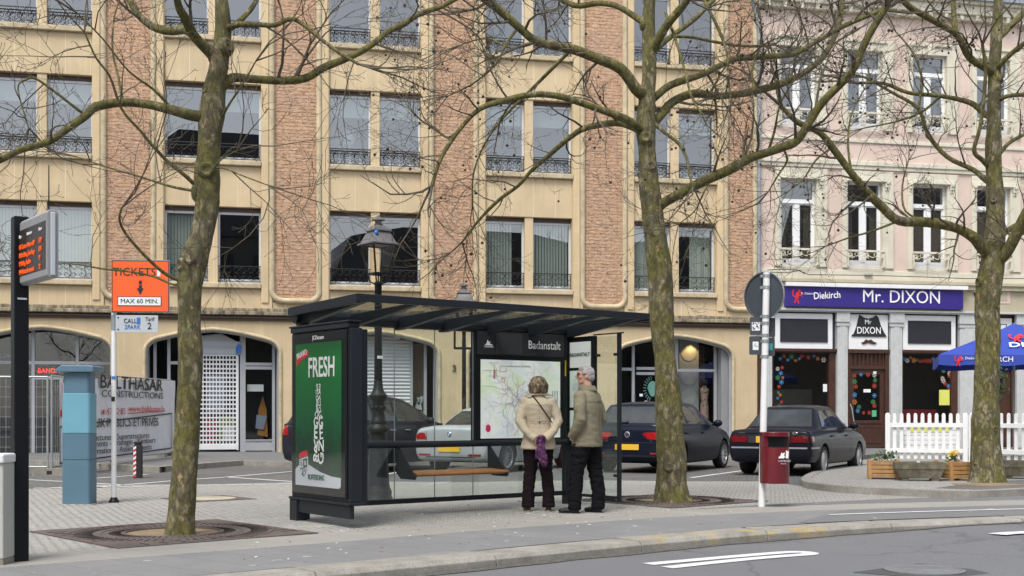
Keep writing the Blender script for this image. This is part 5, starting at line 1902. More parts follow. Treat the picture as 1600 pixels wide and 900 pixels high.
# ------------------------------------------------------------------ street furniture
def lamp(loc, label, s=1.0, pole_h=3.16, plain=False, group='old style street lamps', face=R(30), blue=False):
    t = thing('street_lamp', label, 'street lamp', loc, face, group)
    b = MB()
    if not plain:
        b.lathe([(0.20, 0), (0.20, 0.05), (0.185, 0.07), (0.19, 0.14), (0.165, 0.19), (0.155, 0.24), (0.115, 0.95), (0.15, 0.965), (0.16, 1.0), (0.135, 1.04), (0.115, 1.07), (0.125, 1.10), (0.10, 1.14), (0.088, 1.2), (0.088, 1.38), (0.125, 1.44), (0.13, 1.47), (0.10, 1.5), (0.07, 1.56), (0.058, 1.68)], 8 if False else 20)
        for k in range(8):
            a = 2 * math.pi * k / 8
            b.ball((0.088 * math.cos(a), 0.088 * math.sin(a), 1.3), (0.028, 0.028, 0.03), 6, 5)
        b.build('base', M['lampgreen'], t)
        z0 = 1.68
    else:
        b.lathe([(0.13, 0), (0.13, 0.1), (0.09, 0.2), (0.08, 0.8), (0.06, 0.9)], 14)
        b.build('base', M['lampgreen'], t)
        z0 = 0.9
    b = MB()
    b.lathe([(0.058, z0), (0.05, pole_h - 0.2), (0.042, pole_h - 0.14), (0.05, pole_h - 0.12), (0.05, pole_h), (0.065, pole_h + 0.02), (0.05, pole_h + 0.05)], 14)
    b.build('pole', M['blackmetal'], t)
    zb = pole_h + 0.16 * s                     # foot of the lantern
    zt = zb + 0.40 * s
    hb, ht = 0.105 * s, 0.185 * s
    f = MB()
    cb = [(-hb, -hb), (hb, -hb), (hb, hb), (-hb, hb)]
    ct = [(-ht, -ht), (ht, -ht), (ht, ht), (-ht, ht)]
    for k in range(4):
        f.bar((*cb[k], zb), (*ct[k], zt), 0.022 * s, 0.022 * s)
        k2 = (k + 1) % 4
        f.bar((*cb[k], zb), (*cb[k2], zb), 0.025 * s, 0.025 * s)
        f.bar((*ct[k], zt), (*ct[k2], zt), 0.025 * s, 0.025 * s)
        # curved arms down to the pole
        pts = [V((0.035 * (1 if cb[k][0] > 0 else -1), 0.035 * (1 if cb[k][1] > 0 else -1), pole_h + 0.02)), V((cb[k][0] * 0.75, cb[k][1] * 0.75, pole_h + 0.05 * s)), V((cb[k][0] * 0.92, cb[k][1] * 0.92, pole_h + 0.11 * s)), V((*cb[k], zb))]
        f.tube(pts, 0.011 * s, 6)
    f.tube([V((0, 0, pole_h)), V((0, 0, zb + 0.03))], 0.012, 6)
    f.build('lantern_frame', M['blackmetal'], t)
    for k in range(4):
        k2 = (k + 1) % 4
        g = MB()
        g.add([(*cb[k], zb + .01), (*cb[k2], zb + .01), (*ct[k2], zt - .01), (*ct[k], zt - .01)], [(0, 1, 2, 3)])
        g.build('lantern_pane', M['lampglass'], t)
    r_ = MB()
    he = ht * 1.16
    def ring(h, z): return [(-h, -h, z), (h, -h, z), (h, h, z), (-h, h, z)]
    prof = [(he, zt), (he, zt + 0.018 * s), (ht * 0.98, zt + 0.035 * s), (ht * 0.62, zt + 0.185 * s), (ht * 0.74, zt + 0.19 * s), (ht * 0.74, zt + 0.205 * s), (ht * 0.36, zt + 0.27 * s)]
    vs = []
    for h, z in prof:
        vs += ring(h, z)
    fs = [(3, 2, 1, 0)]
    for i in range(len(prof) - 1):
        for k in range(4):
            k2 = (k + 1) % 4
            fs.append((i * 4 + k, i * 4 + k2, i * 4 + 4 + k2, i * 4 + 4 + k))
    fs.append(tuple(range(len(vs) - 4, len(vs))))
    r_.add(vs, fs)
    zc = zt + 0.27 * s
    r_.lathe([(ht * 0.30, zc - 0.02), (ht * 0.34, zc + 0.02 * s), (ht * 0.24, zc + 0.035 * s), (ht * 0.24, zc + 0.06 * s), (ht * 0.52, zc + 0.075 * s), (ht * 0.5, zc + 0.09 * s), (ht * 0.2, zc + 0.12 * s), (0.012, zc + 0.14 * s)], 14)
    r_.build('lantern_roof', M['lamproof'], t)
    if blue:
        q = MB(); q.ball((-ht * 0.62, -ht * 0.72, zt + 0.15 * s), (0.032, 0.03, 0.04), 8, 6); q.build('blue_tag', M['txt_blue'], t)
    return t
p = G(591, 783)
t = lamp((p.x, p.y, 0), 'black street lamp with a big cast base behind the bus shelter panes', pole_h=3.0, blue=True, face=R(38))
q = MB(); q.box(-0.045, 0.03, -0.075, -0.05, 1.98, 2.02); q.build('sticker', M['paper'], t)
p = P(725, 700, 31.0)
t = lamp((p.x, 31.0, WZ), 'slim black street lamp by the house wall, half hidden by the shelter roof', s=1.25, pole_h=3.22, plain=True, face=R(10))
q = MB()
for x in (-0.24, 0.24):
    q.box(x - 0.025, x + 0.025, -0.03, 0.03, 2.75, 3.28)
q.box(-0.25, 0.25, -0.03, 0.03, 2.73, 2.79); q.box(-0.25, 0.25, -0.03, 0.03, 3.24, 3.30)
q.build('bracket', M['blackmetal'], t)
p = P(1543, 700, 24.6)
lamp((p.x, 24.6, IZ), 'black street lamp on the island, mostly hidden by the tree trunk near the blue parasol', face=R(35), pole_h=3.0)

# parking ticket pillar
p = G(118.5, 789)
t = thing('ticket_machine', 'blue grey parking ticket pillar with a flat projecting lid', 'ticket machine', (p.x, p.y + 0.14, 0), R(-2))
m_blue = mat('petrol_blue_panel', (0.085, 0.165, 0.225), 0.45, var=0.06, speck=0.05)
m_blue_lt = mat('light_turquoise_panel', (0.14, 0.335, 0.42), 0.4, var=0.05)
def rounded_box(b, w, d, z0, z1, r, mi=0, cy=0.0):
    pts = []
    for (cx, cyy, a0) in ((w / 2 - r, d / 2 - r, 0), (-w / 2 + r, d / 2 - r, 90), (-w / 2 + r, -d / 2 + r, 180), (w / 2 - r, -d / 2 + r, 270)):
        for k in range(5):
            a = R(a0 + k * 22.5)
            pts.append((cx + r * math.cos(a), cy + cyy + r * math.sin(a)))
    b.slab(pts, z0, z1, mi)
b = MB(); rounded_box(b, 0.385, 0.27, 0.0, 0.60, 0.04); rounded_box(b, 0.37, 0.255, 0.60, 0.608, 0.04); rounded_box(b, 0.385, 0.27, 0.608, 0.955, 0.04)
b.build('body', m_blue, t)
b = MB(); rounded_box(b, 0.385, 0.27, 0.958, 1.49, 0.04, 0, -0.004); b.build('upper_panel', m_blue_lt, t, bevel=0.004)
b = MB(); rounded_box(b, 0.36, 0.25, 1.49, 1.76, 0.05); b.build('neck', m_blue, t, bevel=0.004)
b = MB()
prof = [(-0.28, 1.785), (-0.22, 1.77), (0.255, 1.77), (0.26, 1.85), (0.2, 1.86), (-0.18, 1.865)]
b.prism(prof, -0.19, 0.2); b.build('lid', m_blue, t, bevel=0.012)
b = MB(); b.lathe([(0.05, 0), (0.05, 0.006)], 16, M=Matrix.Translation((-0.187, -0.03, 1.66)) @ Matrix.Rotation(R(-90), 4, 'Y')); b.build('badge', M['orange'], t)
b = MB(); b.box(-0.24, 0.24, -0.19, 0.19, -0.05, 0.01); b.build('foot_slab', M['cobble_pale'], t)

# orange ticket sign on a white post
p = G(178, 785)
t = thing('ticket_sign', 'orange tickets sign and small grey tariff sign on a white post', 'sign', (p.x, p.y, 0), R(4))
b = MB(); b.lathe([(0.036, 0.03), (0.034, 2.6)], 12); b.build('post', M['white'], t)
b = MB(); b.lathe([(0.072, 0.0), (0.072, 0.02), (0.055, 0.035), (0.045, 0.07)], 14); b.build('post_foot', M['blackmetal'], t)
SY = p.y
zo = lambda py: H + (HZ - py) / FPX * SY
sxw = lambda px: (px - 178) / FPX * SY
b = MB(); b.box(sxw(176), sxw(264.5), -0.06, -0.035, zo(488), zo(406.5), 0); o = b.build('sign_plate', M['greysign'], t)
b = MB(); b.box(sxw(177), sxw(263.5), -0.064, -0.058, zo(487), zo(408), 0)
oo = b.build('orange_face', M['orange'], o)
b = MB()
for (a, c_, z0, z1) in ((176.8, 263.8, 488, 487), (176.8, 263.8, 408.5, 407.4), (176.5, 177.6, 488, 407.5), (263, 264, 488, 407.5)):
    b.box(sxw(a), sxw(c_), -0.067, -0.06, zo(z0), zo(z1))
b.box(sxw(185.5), sxw(252.5), -0.068, -0.06, zo(478.5), zo(463.8), 0)
b.box(sxw(186.5), sxw(251.5), -0.071, -0.06, zo(477.5), zo(464.8), 1)
b.prism([(sxw(215), zo(451)), (sxw(215), zo(455)), (sxw(215), zo(451)), (sxw(225), zo(451)), (sxw(220), zo(461))], -0.069, -0.06, 0)
b.box(sxw(218), sxw(222.5), -0.069, -0.06, zo(451), zo(446), 0); b.box(sxw(218), sxw(222.5), -0.069, -0.06, zo(444.5), zo(439), 0)
b.box(sxw(246), sxw(251), -0.069, -0.06, zo(432), zo(421), 1)
b.build('sign_marks', [M['txt_black'], M['paper']], o)
text('sign_letters', 'TICKETS', o, (sxw(211), -0.066, zo(426)), 0.155, M['txt_black'], off=0.0)
text('sign_letters', 'MAX 60 MIN.', o, (sxw(219), -0.073, zo(471.3)), 0.085, M['txt_black'], sx=1.05, off=0.002)
b = MB(); b.box(sxw(182), sxw(247), -0.055, -0.04, zo(520), zo(493)); o = b.build('tariff_plate', M['greysign'], t, bevel=0.003)
text('sign_letters', 'CALL', o, (sxw(204.5), -0.059, zo(502)), 0.088, M['txt_black'], sx=0.85, off=0.004)
text('sign_letters', '2PARK', o, (sxw(208), -0.059, zo(511.5)), 0.085, M['txt_blue'], sx=0.85, off=0.004)
text('sign_letters', 'Tarif', o, (sxw(234.5), -0.059, zo(499)), 0.075, M['txt_black'], sx=0.85, off=0.002)
text('sign_letters', '2', o, (sxw(234), -0.059, zo(510)), 0.125, M['txt_black'], off=0.005)
b = MB(); b.box(sxw(214.5), sxw(220), -0.06, -0.05, zo(506.5), zo(496.5), 0)
for (x_, y_) in ((186, 496.5), (186, 515)):
    b.cbox((sxw(x_), -0.057, zo(y_)), (0.018, 0.008, 0.018), 1)
b.build('sign_marks', [M['txt_blue'], M['black']], o)
b = MB(); b.lathe([(0.039, zo(516)), (0.039, zo(492))], 12); b.build('post_sleeve', M['zinc'], t)
b = MB(); b.box(-0.025, 0.02, -0.042, -0.03, zo(627), zo(620), 0); b.box(-0.02, 0.03, -0.042, -0.03, zo(592), zo(588), 1); b.build('stickers', [M['black'], M['txt_blue']], t)

# departure display on a black mast
p = G(31, 877)
t = thing('bus_display', 'silver departure display with orange lines on a square black mast', 'display', (p.x, p.y, 0), SA)
b = MB(); b.box(-0.058, 0.058, -0.058, 0.058, 0, 2.84); b.build('mast', M['blackmetal'], t, bevel=0.008)
DZ0, DZ1 = 2.27, 2.80
b = MB()
D0, D1 = 0.0, 0.79
def disp_ring(y, k):
    return [(-0.12 + k, -y, DZ0 + k), (0.12 - k, -y, DZ0 + k), (0.12 - k, -y, DZ1 - k), (-0.12 + k, -y, DZ1 - k)]
# flat box with bevelled border, faces to both sides of the pavement
prof = [(-0.015, DZ0 + 0.02), (0.005, DZ0), (0.055, DZ0), (0.075, DZ0 + 0.02), (0.075, DZ1 - 0.025), (0.055, DZ1), (0.005, DZ1), (-0.015, DZ1 - 0.025)]
vs = [(x, -D0, z) for x, z in prof] + [(x, -D1, z) for x, z in prof]
b.add(vs, [tuple(reversed(range(8))), tuple(range(8, 16))] + [(i, (i + 1) % 8, (i + 1) % 8 + 8, i + 8) for i in range(8)])
m_silver = mat('silver_housing', (0.26, 0.26, 0.265), 0.5, metal=0.0, var=0.05)
o = b.build('housing', m_silver, t, bevel=0.006)
b = MB(); b.box(0.012, 0.048, -D1 - 0.012, -D1 + 0.0, DZ0 + 0.02, DZ1 - 0.02); b.build('end_strip', mat('pale_end_strip', (0.48, 0.51, 0.54), 0.35, var=0.03), o, bevel=0.004)
b = MB(); b.box(-0.019, -0.014, -D1 + 0.03, -0.03, DZ0 + 0.075, DZ1 - 0.085); sc_ = b.build('screen', mat('brown_black_screen', (0.035, 0.027, 0.024), 0.35, var=0.05), o)
zs_ = DZ1 - 0.20
for k, (a_, b_) in enumerate((('167 Centre-Pulvermühl', '5\'29'), ('18 Kirchberg, Eurohoge', '8\'13'), ('19 Kisling, Stadion', '11'), ('144 Alzette-Bonnevoie', '12'))):
    zz_ = DZ1 - 0.225 - k * 0.068
    text('led_lines', a_, sc_, (-0.022, -0.055, zz_), 0.058, M['led_orange'], rz=R(-90), sx=0.78, align='LEFT', off=0.0005)
    text('led_lines', b_, sc_, (-0.022, -0.60, zz_), 0.058, M['led_orange'], rz=R(-90), sx=0.78, align='LEFT', off=0.0005)
for (s_, y_) in (('Ligne', -0.06), ('Destination', -0.28), ('Départ', -0.60)):
    text('column_heads', s_, sc_, (-0.022, y_, DZ1 - 0.135), 0.036, M['txt_white'], rz=R(-90), sx=0.8, align='LEFT')
b = MB(); b.tube([(0.03, -D1 + 0.1, DZ1), (0.03, -D1 + 0.1, DZ1 + 0.36)], [0.006, 0.004], 5); b.build('antenna', M['blackmetal'], t)
b = MB(); b.box(-0.035, 0.04, -0.062, -0.056, 2.155, 2.17); b.build('mast_plate', M['greysign'], t)

# pale cabinet cut by the edge of the picture
p = G(5, 884)
t = thing('utility_cabinet', 'pale grey utility cabinet with a white lid at the picture edge', 'cabinet', (p.x, p.y, 0), R(0))
b = MB(); b.box(-0.9, 0.0, 0, 0.26, 0.05, 0.82); b.build('body', mat('pale_grey_cabinet', (0.44, 0.44, 0.40), 0.55, var=0.06, speck=0.08), t, bevel=0.012)
b = MB(); b.box(-0.92, 0.01, -0.02, 0.28, 0.82, 0.895); b.build('lid', M['white'], t, bevel=0.014)
b = MB(); b.box(-0.92, 0.0, -0.005, 0.26, 0, 0.05); b.build('plinth', M['concrete'], t)
b = MB(); b.box(-0.47, -0.455, -0.004, 0.0, 0.1, 0.78); b.tube([(-0.4, -0.02, 0.4), (-0.4, -0.02, 0.52)], 0.012, 6); b.build('door_handle', M['galv'], t)

# bollard
p = G(214, 747.5)
t = thing('bollard', 'black square bollard with a red and white striped side', 'bollard', (p.x, p.y + 0.07, 0), R(8))
b = MB(); b.box(-0.075, 0.075, -0.07, 0.07, 0, 0.62); b.box(-0.06, 0.06, -0.055, 0.055, 0.62, 0.65); b.box(-0.07, 0.07, -0.065, 0.065, 0.65, 0.69); b.build('post', M['black'], t, bevel=0.008)
b = MB()
b.box(-0.075, -0.025, -0.075, -0.069, 0.02, 0.60, 0)
for k in range(6):
    z = 0.06 + k * 0.095
    b.add([(-0.075, -0.077, z), (-0.025, -0.077, z + 0.03), (-0.025, -0.077, z + 0.075), (-0.075, -0.077, z + 0.045)], [(0, 1, 2, 3)], 1)
b.build('striped_strip', [mat('reflective_red', (0.55, 0.03, 0.03), 0.4), M['paper']], t)

# mesh fence of the building site, two panels deep, printed banner tied on
def fence_panel(p0, p1, z0, z1, label, grp='mesh fence panels round the building site'):
    d = V((p1.x - p0.x, p1.y - p0.y, 0)); L = d.length
    t = thing('mesh_fence', label, 'fence', (p0.x, p0.y, 0), math.atan2(d.y, d.x), grp)
    b = MB()
    for x in (0.02, L - 0.02):
        b.tube([(x, 0, z0 - 0.1), (x, 0, z1)], 0.021, 8)
    for z in (z0, z1):
        b.tube([(0.02, 0, z), (L - 0.02, 0, z)], 0.019, 8)
    b.build('tube_frame', M['galv'], t)
    b = MB()
    n = int(L / 0.11)
    for k in range(1, n):
        b.bar((L * k / n, 0, z0), (L * k / n, 0, z1), 0.005, 0.005)
    for k in range(1, 9):
        z = z0 + (z1 - z0) * k / 9
        b.bar((0, 0, z), (L, 0, z), 0.005, 0.005)
    b.build('wire_mesh', M['galv'], t)
    return t
pa = G(80, 744); pb_ = V((-9.0, 27.3, 0)); pc_ = V((-8.65, 30.9, 0))
pz_ = V((pa.x - 3.4, pa.y - 0.5, 0))
fence_panel(pz_, pa + V((-0.05, 0, 0)), 0.18, 1.93, 'bare mesh fence panel at the picture edge left of the grey banner')
fence_panel(pa, pb_, 0.18, 1.95, 'mesh fence panel behind the ticket pillar carrying the near half of the banner')
fence_panel(pb_, pc_, 0.22, 2.06, 'mesh fence panel beside the beauty shop carrying the far half of the banner')
for (q, lab) in ((pa, 'concrete fence foot on the setts left of the ticket pillar'), (V((pc_.x + 0.05, pc_.y - 0.3, WZ)), 'pale concrete fence foot on the raised walk behind the left tree')):
    b = MB()
    pts = [(-0.33, 0.0), (0.33, 0.0), (0.33, 0.10), (0.28, 0.15), (-0.28, 0.15), (-0.33, 0.10)]
    b.prism(pts, -0.12, 0.12); b.box(-0.05, 0.05, -0.123, -0.12, 0.04, 0.11, 1)
    o = b.build('concrete_block', [M['concrete'], M['black']], None, bevel=0.012)
    o.location = (q.x, q.y, q.z); o.rotation_euler = (0, 0, R(4))
    tag(o, lab, 'fence foot', 'concrete feet of the site fence')
# the banner follows both panels
bd = (pc_ - pa); BL = bd.length
t = thing('banner', 'grey printed construction banner tied along the mesh fence', 'banner', (pa.x + 0.06, pa.y - 0.0, 0), math.atan2(bd.y, bd.x))
b = MB()
nx, nz = 40, 10
x0b, x1b = 0.15, BL - 0.05
vs = []
for i in range(nx + 1):
    for j in range(nz + 1):
        f, g = i / nx, j / nz
        x = x0b + (x1b - x0b) * f
        z = 0.20 + 0.05 * f + (1.72 + 0.08 * f) * g
        vs.append((x, -0.035 - 0.018 * math.sin(f * 23 + g * 3) * (0.4 + abs(g - 0.5)) - 0.015 * noise.noise(V((f * 9, g * 4, 1))), z))
b.add(vs, [(i * (nz + 1) + j, (i + 1) * (nz + 1) + j, (i + 1) * (nz + 1) + j + 1, i * (nz + 1) + j + 1) for i in range(nx) for j in range(nz)], 0, True)
b.build('cloth', mat('grey_banner_cloth', (0.70, 0.715, 0.74), 0.7, var=0.06), t)
# where things stand along the banner, from the photograph
def bpos(px):
    a = math.atan2(bd.y, bd.x)
    k = (px - 800) / FPX
    o_ = V((pa.x + 0.06, pa.y, 0)); dx, dy = math.cos(a), math.sin(a)
    return (k * o_.y - o_.x) / (dx - k * dy)
def bz(px, py):
    a = math.atan2(bd.y, bd.x)
    Y = pa.y + math.sin(a) * bpos(px)
    return H + (HZ - py) / FPX * Y
def btext(s, pxa, pxb, py, hgt, m, **kw):
    o = text('banner_letters', s, t, (bpos(pxa), -0.075, bz((pxa + pxb) / 2, py)), hgt, m, align='LEFT', **kw)
    w = max(v.co.x for v in o.data.vertices) - min(v.co.x for v in o.data.vertices)
    k = (bpos(pxb) - bpos(pxa)) / w
    o.data.transform(Matrix.Diagonal((k, 1, 1, 1)))
    return o
btext('BALTHASAR', 150, 249, 600, 0.40, M['txt_black'], off=0.008)
btext('CONSTRUCTIONS', 153, 250, 617, 0.21, M['txt_black'], off=0.006)
btext('42 02 85', 161, 191, 643, 0.20, M['txt_red'], off=0.003)
btext('www.balthasar.lu', 196, 253, 639, 0.20, M['txt_red'], off=0.003)
btext('TRAVAUX PUBLICS ET PRIVÉS', 104, 243, 661, 0.27, M['txt_black'], off=0.002)
btext('Infrastructures - Superstructures', 113, 228, 683, 0.19, M['txt_black'])
btext('Terrassements - Drainages - Alentours', 108, 238, 692, 0.19, M['txt_black'])
btext('Transformations - Assainissements', 112, 232, 703, 0.19, M['txt_black'])
b = MB()
def bquad(pxa, pya, pxb, pyb, w, mi):
    b.bar((bpos(pxa), -0.075, bz(pxa, pya)), (bpos(pxb), -0.075, bz(pxb, pyb)), w, 0.004, mi, up=(0, 1, 0))
bquad(88, 667, 264, 646, 0.03, 0); bquad(264, 646, 264, 700, 0.04, 0); bquad(264, 700, 88, 724, 0.03, 0); bquad(88, 724, 88, 667, 0.03, 0)
bquad(196, 646, 253, 642, 0.02, 1)
bquad(91, 600, 91, 645, 0.02, 1); bquad(88, 645, 95, 645, 0.10, 1); bquad(91, 652, 92, 645, 0.07, 1)
bquad(155, 644, 158, 644, 0.10, 1)
b.build('banner_lines', [M['txt_black'], M['txt_red']], t)

# sign post with turned sign, four small plates and litter bin
p = G(1190, 792)
t = thing('sign_post', 'white post with a round sign and four dark plates seen from behind', 'sign post', (p.x, p.y, 0), 0)
PY = p.y
pz2 = lambda py: H + (HZ - py) / FPX * PY
px2 = lambda px: (px - 1190) / FPX * PY
b = MB(); b.tube([(0, 0, 0), (px2(1198), 0, pz2(426))], 0.045, 14); b.build('post', M['white'], t)
m_signback = mat('dark_grey_sign_back', (0.05, 0.06, 0.07), 0.5, var=0.1)
b = MB()
Mx = Matrix.Translation((px2(1196), 0.07, pz2(461))) @ Matrix.Rotation(R(-47), 4, 'Z') @ Matrix.Rotation(R(90), 4, 'X')
b.lathe([(0.30, -0.012), (0.305, 0.0), (0.305, 0.018), (0.29, 0.02), (0.285, 0.006)], 36, M=Mx, mi=0, sm=False)
b.lathe([(0.308, -0.01), (0.312, -0.01), (0.312, 0.02), (0.308, 0.02), (0.308, -0.01)], 36, M=Mx, mi=1, sm=False, cap=False)
o = b.build('round_sign', [m_signback, M['galv']], t)
b = MB()
for py_c in (431, 449, 494.5, 505, 524, 533, 557):
    b.lathe([(0.052, -0.02), (0.052, 0.02)], 12, (px2(1198 - (py_c - 426) / 365 * 8), 0, pz2(py_c)))
    b.box(px2(1189), px2(1200), 0.02, 0.07, pz2(py_c) - 0.018, pz2(py_c) + 0.018)
b.build('clamps', M['galv'], t)
for (xa, xb, ya, yb, yy, st) in ((1173, 1192, 495, 523, 0.06, 0), (1199, 1213, 496, 526, 0.08, 1), (1172, 1192, 525, 554, 0.06, 2), (1199, 1212.5, 527, 556, 0.08, 3)):
    b = MB()
    w = px2(xb) - px2(xa); h = pz2(ya) - pz2(yb); r_ = 0.02
    pts = []
    for (cx, cz, a0) in ((w / 2 - r_, h / 2 - r_, 0), (-w / 2 + r_, h / 2 - r_, 90), (-w / 2 + r_, -h / 2 + r_, 180), (w / 2 - r_, -h / 2 + r_, 270)):
        for k in range(4):
            a = R(a0 + 30 * k); pts.append(((px2(xa) + px2(xb)) / 2 + cx + r_ * math.cos(a), (pz2(ya) + pz2(yb)) / 2 + cz + r_ * math.sin(a)))
    b.prism(pts, yy - 0.012, yy)
    o = b.build('small_plate', m_signback, t)
    b = MB()
    cx, cz = (px2(xa) + px2(xb)) / 2, (pz2(ya) + pz2(yb)) / 2
    if st == 0:
        b.box(cx - 0.055, cx + 0.05, yy - 0.016, yy - 0.012, cz - 0.06, cz + 0.05, 0)
        for k in range(14):
            xx, zz = cx - 0.05 + 0.09 * rnd.random(), cz - 0.055 + 0.09 * rnd.random()
            b.box(xx, xx + 0.014, yy - 0.018, yy - 0.014, zz, zz + 0.014, 1)
    elif st == 2:
        b.box(cx - 0.04, cx + 0.035, yy - 0.016, yy - 0.012, cz - 0.06, cz + 0.05, 0)
        b.bar((cx - 0.02, yy - 0.017, cz), (cx + 0.02, yy - 0.017, cz - 0.012), 0.006, 0.004, 1); b.bar((cx - 0.005, yy - 0.017, cz + 0.03), (cx - 0.015, yy - 0.017, cz), 0.006, 0.004, 1)
    elif st == 3:
        b.prism([(cx - 0.05, cz - 0.03), (cx + 0.02, cz - 0.05), (cx + 0.03, cz + 0.04), (cx - 0.02, cz + 0.05), (cx - 0.05, cz + 0.03)], yy - 0.016, yy - 0.012, 2)
    else:
        b.box(cx - 0.03, cx - 0.0, yy - 0.016, yy - 0.012, cz - 0.05, cz - 0.02, 1)
    b.build('sticker', [M['paper'], M['anthracite_lt'], mat('teal_sticker', (0.06, 0.3, 0.3), 0.5)], o)
# the bin hangs on the post
BZ0, BZ1 = pz2(754.5), pz2(675)
t = thing('litter_bin', 'dark red litter bin hung on the white sign post', 'litter bin', (p.x + px2(1209), p.y - 0.10, 0), R(6))
m_red = mat('dark_red_paint', (0.13, 0.008, 0.014), 0.32, var=0.12, coat=0.3)
b = MB()
BR, BD = 0.175, 0.15
def bin_ring(z, s=1.0):
    pts = []
    for k in range(25):
        a = math.pi + math.pi * k / 24
        pts.append((BR * s * math.cos(a), BD * s * math.sin(a), z))
    pts += [(BR * s, 0.10, z), (-BR * s, 0.10, z)]
    return pts
nb = 27
vs = bin_ring(BZ0) + bin_ring(BZ0 + 0.02, 1.02) + bin_ring(BZ1 - 0.2, 1.02)
b.add(vs, [tuple(reversed(range(nb)))] + [(r_ * nb + i, r_ * nb + (i + 1) % nb, (r_ + 1) * nb + (i + 1) % nb, (r_ + 1) * nb + i) for r_ in range(2) for i in range(nb)], 0, True)
# raised back and hood, mouth cut at the front
b.box(-BR * 1.02, BR * 1.02, 0.06, 0.10, BZ1 - 0.2, BZ1)
b.box(-BR * 1.02, -BR * 0.62, -0.05, 0.06, BZ1 - 0.2, BZ1); b.box(BR * 0.8, BR * 1.02, 0.0, 0.06, BZ1 - 0.2, BZ1)
hood = [(BR * 1.02 * math.cos(math.pi + math.pi * k / 24), BD * 1.02 * math.sin(math.pi + math.pi * k / 24)) for k in range(25)] + [(BR * 1.02, 0.10), (-BR * 1.02, 0.10)]
b.slab(hood, BZ1 - 0.055, BZ1)
b.build('shell', m_red, t, bevel=0.004)
b = MB(); b.slab([(x * 0.96, y * 0.96) for x, y in hood], BZ1 - 0.26, BZ1 - 0.19); b.box(-0.12, 0.15, -0.02, 0.06, BZ1 - 0.2, BZ1 - 0.05); b.build('inside', M['black'], t)
b = MB()
lz = BZ0 + 0.33
for pts in ([(-.01, .0), (.06, .0), (.075, .02), (.06, .03), (.07, .075), (.04, .055), (.03, .075), (.015, .03), (-.01, .012)], [(.085, .0), (.115, .0), (.12, .09), (.09, .1)]):
    b.prism([(x * 1.0, lz + z) for x, z in pts], -0.165, -0.150)
b.build('emblem', M['txt_white'], t)
text('bin_letters', 'LUXEMBOURG', t, (0.065, -0.168, lz - 0.035), 0.035, M['greysign'], sx=0.7)
text('bin_letters', 'VILLE DE', t, (0.05, -0.168, lz - 0.07), 0.024, M['greysign'], sx=0.8)

# picket fence, two lengths
def picket(p0, p1, n, label, h=1.10):
    d = V((p1.x - p0.x, p1.y - p0.y, 0)); L = d.length
    t = thing('picket_fence', label, 'picket fence', (p0.x, p0.y, IZ), math.atan2(d.y, d.x), 'white picket fence of the terrace')
    for x in (0.0, L):
        b = MB(); b.box(x - 0.055, x + 0.055, -0.055, 0.055, 0, h - 0.02); b.lathe([(0.055, h - 0.02), (0.05, h + 0.01), (0.03, h + 0.03), (0.0, h + 0.035)], 12, (x, 0, 0)); b.build('fence_post', M['white'], t, bevel=0.008)
    for (z0, z1) in ((0.22, 0.32), (0.80, 0.90)):
        b = MB(); b.box(0.05, L - 0.05, -0.03, 0.012, z0, z1); b.build('rail', M['white'], t, bevel=0.005)
    for k in range(n):
        x = L * (k + 1) / (n + 1)
        b = MB()
        w = 0.04
        pts = [(x - w, 0.08), (x + w, 0.08), (x + w, h - 0.02), (x + w * 0.75, h + 0.012), (x + w * 0.3, h + 0.027), (x - w * 0.3, h + 0.027), (x - w * 0.75, h + 0.012), (x - w, h - 0.02)]
        b.prism(pts, 0.015, 0.04); b.build('picket', M['white'], t, bevel=0.003)
    return t
f0, f1 = G(1387, 722, IZ), G(1508, 723, IZ)
picket(f0, f1, 10, 'white picket fence length left of the right-hand tree')
f2 = f1 + V((0.12, -0.1, 0)); f3 = P(1610, 700, 26.3)
picket(f2, V((f3.x, 26.3, 0)), 7, 'white picket fence length from behind the tree trunk to the picture edge')

# wooden crates and stone troughs
def crate(loc, rz, label, w=0.46, d=0.40, h=0.33):
    t = thing('wooden_planter', label, 'planter', loc, rz, 'honey coloured wooden planters')
    for sx in (-1, 1):
        for sy in (-1, 1):
            b = MB()
            b.box(sx * w / 2 - 0.03, sx * w / 2 + 0.03, sy * d / 2 - 0.03, sy * d / 2 + 0.03, 0, h)
            b.build('corner_post', M['planter'], t, bevel=0.004)
    b = MB()
    for k in range(4):
        z0, z1 = 0.035 + k * (h - 0.05) / 4, 0.025 + (k + 1) * (h - 0.05) / 4
        b.box(-w / 2 + 0.03, w / 2 - 0.03, -d / 2 - 0.012, -d / 2 + 0.008, z0, z1); b.box(-w / 2 + 0.03, w / 2 - 0.03, d / 2 - 0.008, d / 2 + 0.012, z0, z1)
        b.box(-w / 2 - 0.012, -w / 2 + 0.008, -d / 2 + 0.03, d / 2 - 0.03, z0, z1); b.box(w / 2 - 0.008, w / 2 + 0.012, -d / 2 + 0.03, d / 2 - 0.03, z0, z1)
    b.build('boards', M['planter'], t, bevel=0.004)
    b = MB(); b.box(-w / 2 + 0.02, w / 2 - 0.02, -d / 2 + 0.02, d / 2 - 0.02, 0.1, h - 0.03); b.build('soil', M['soil'], t)
    return t
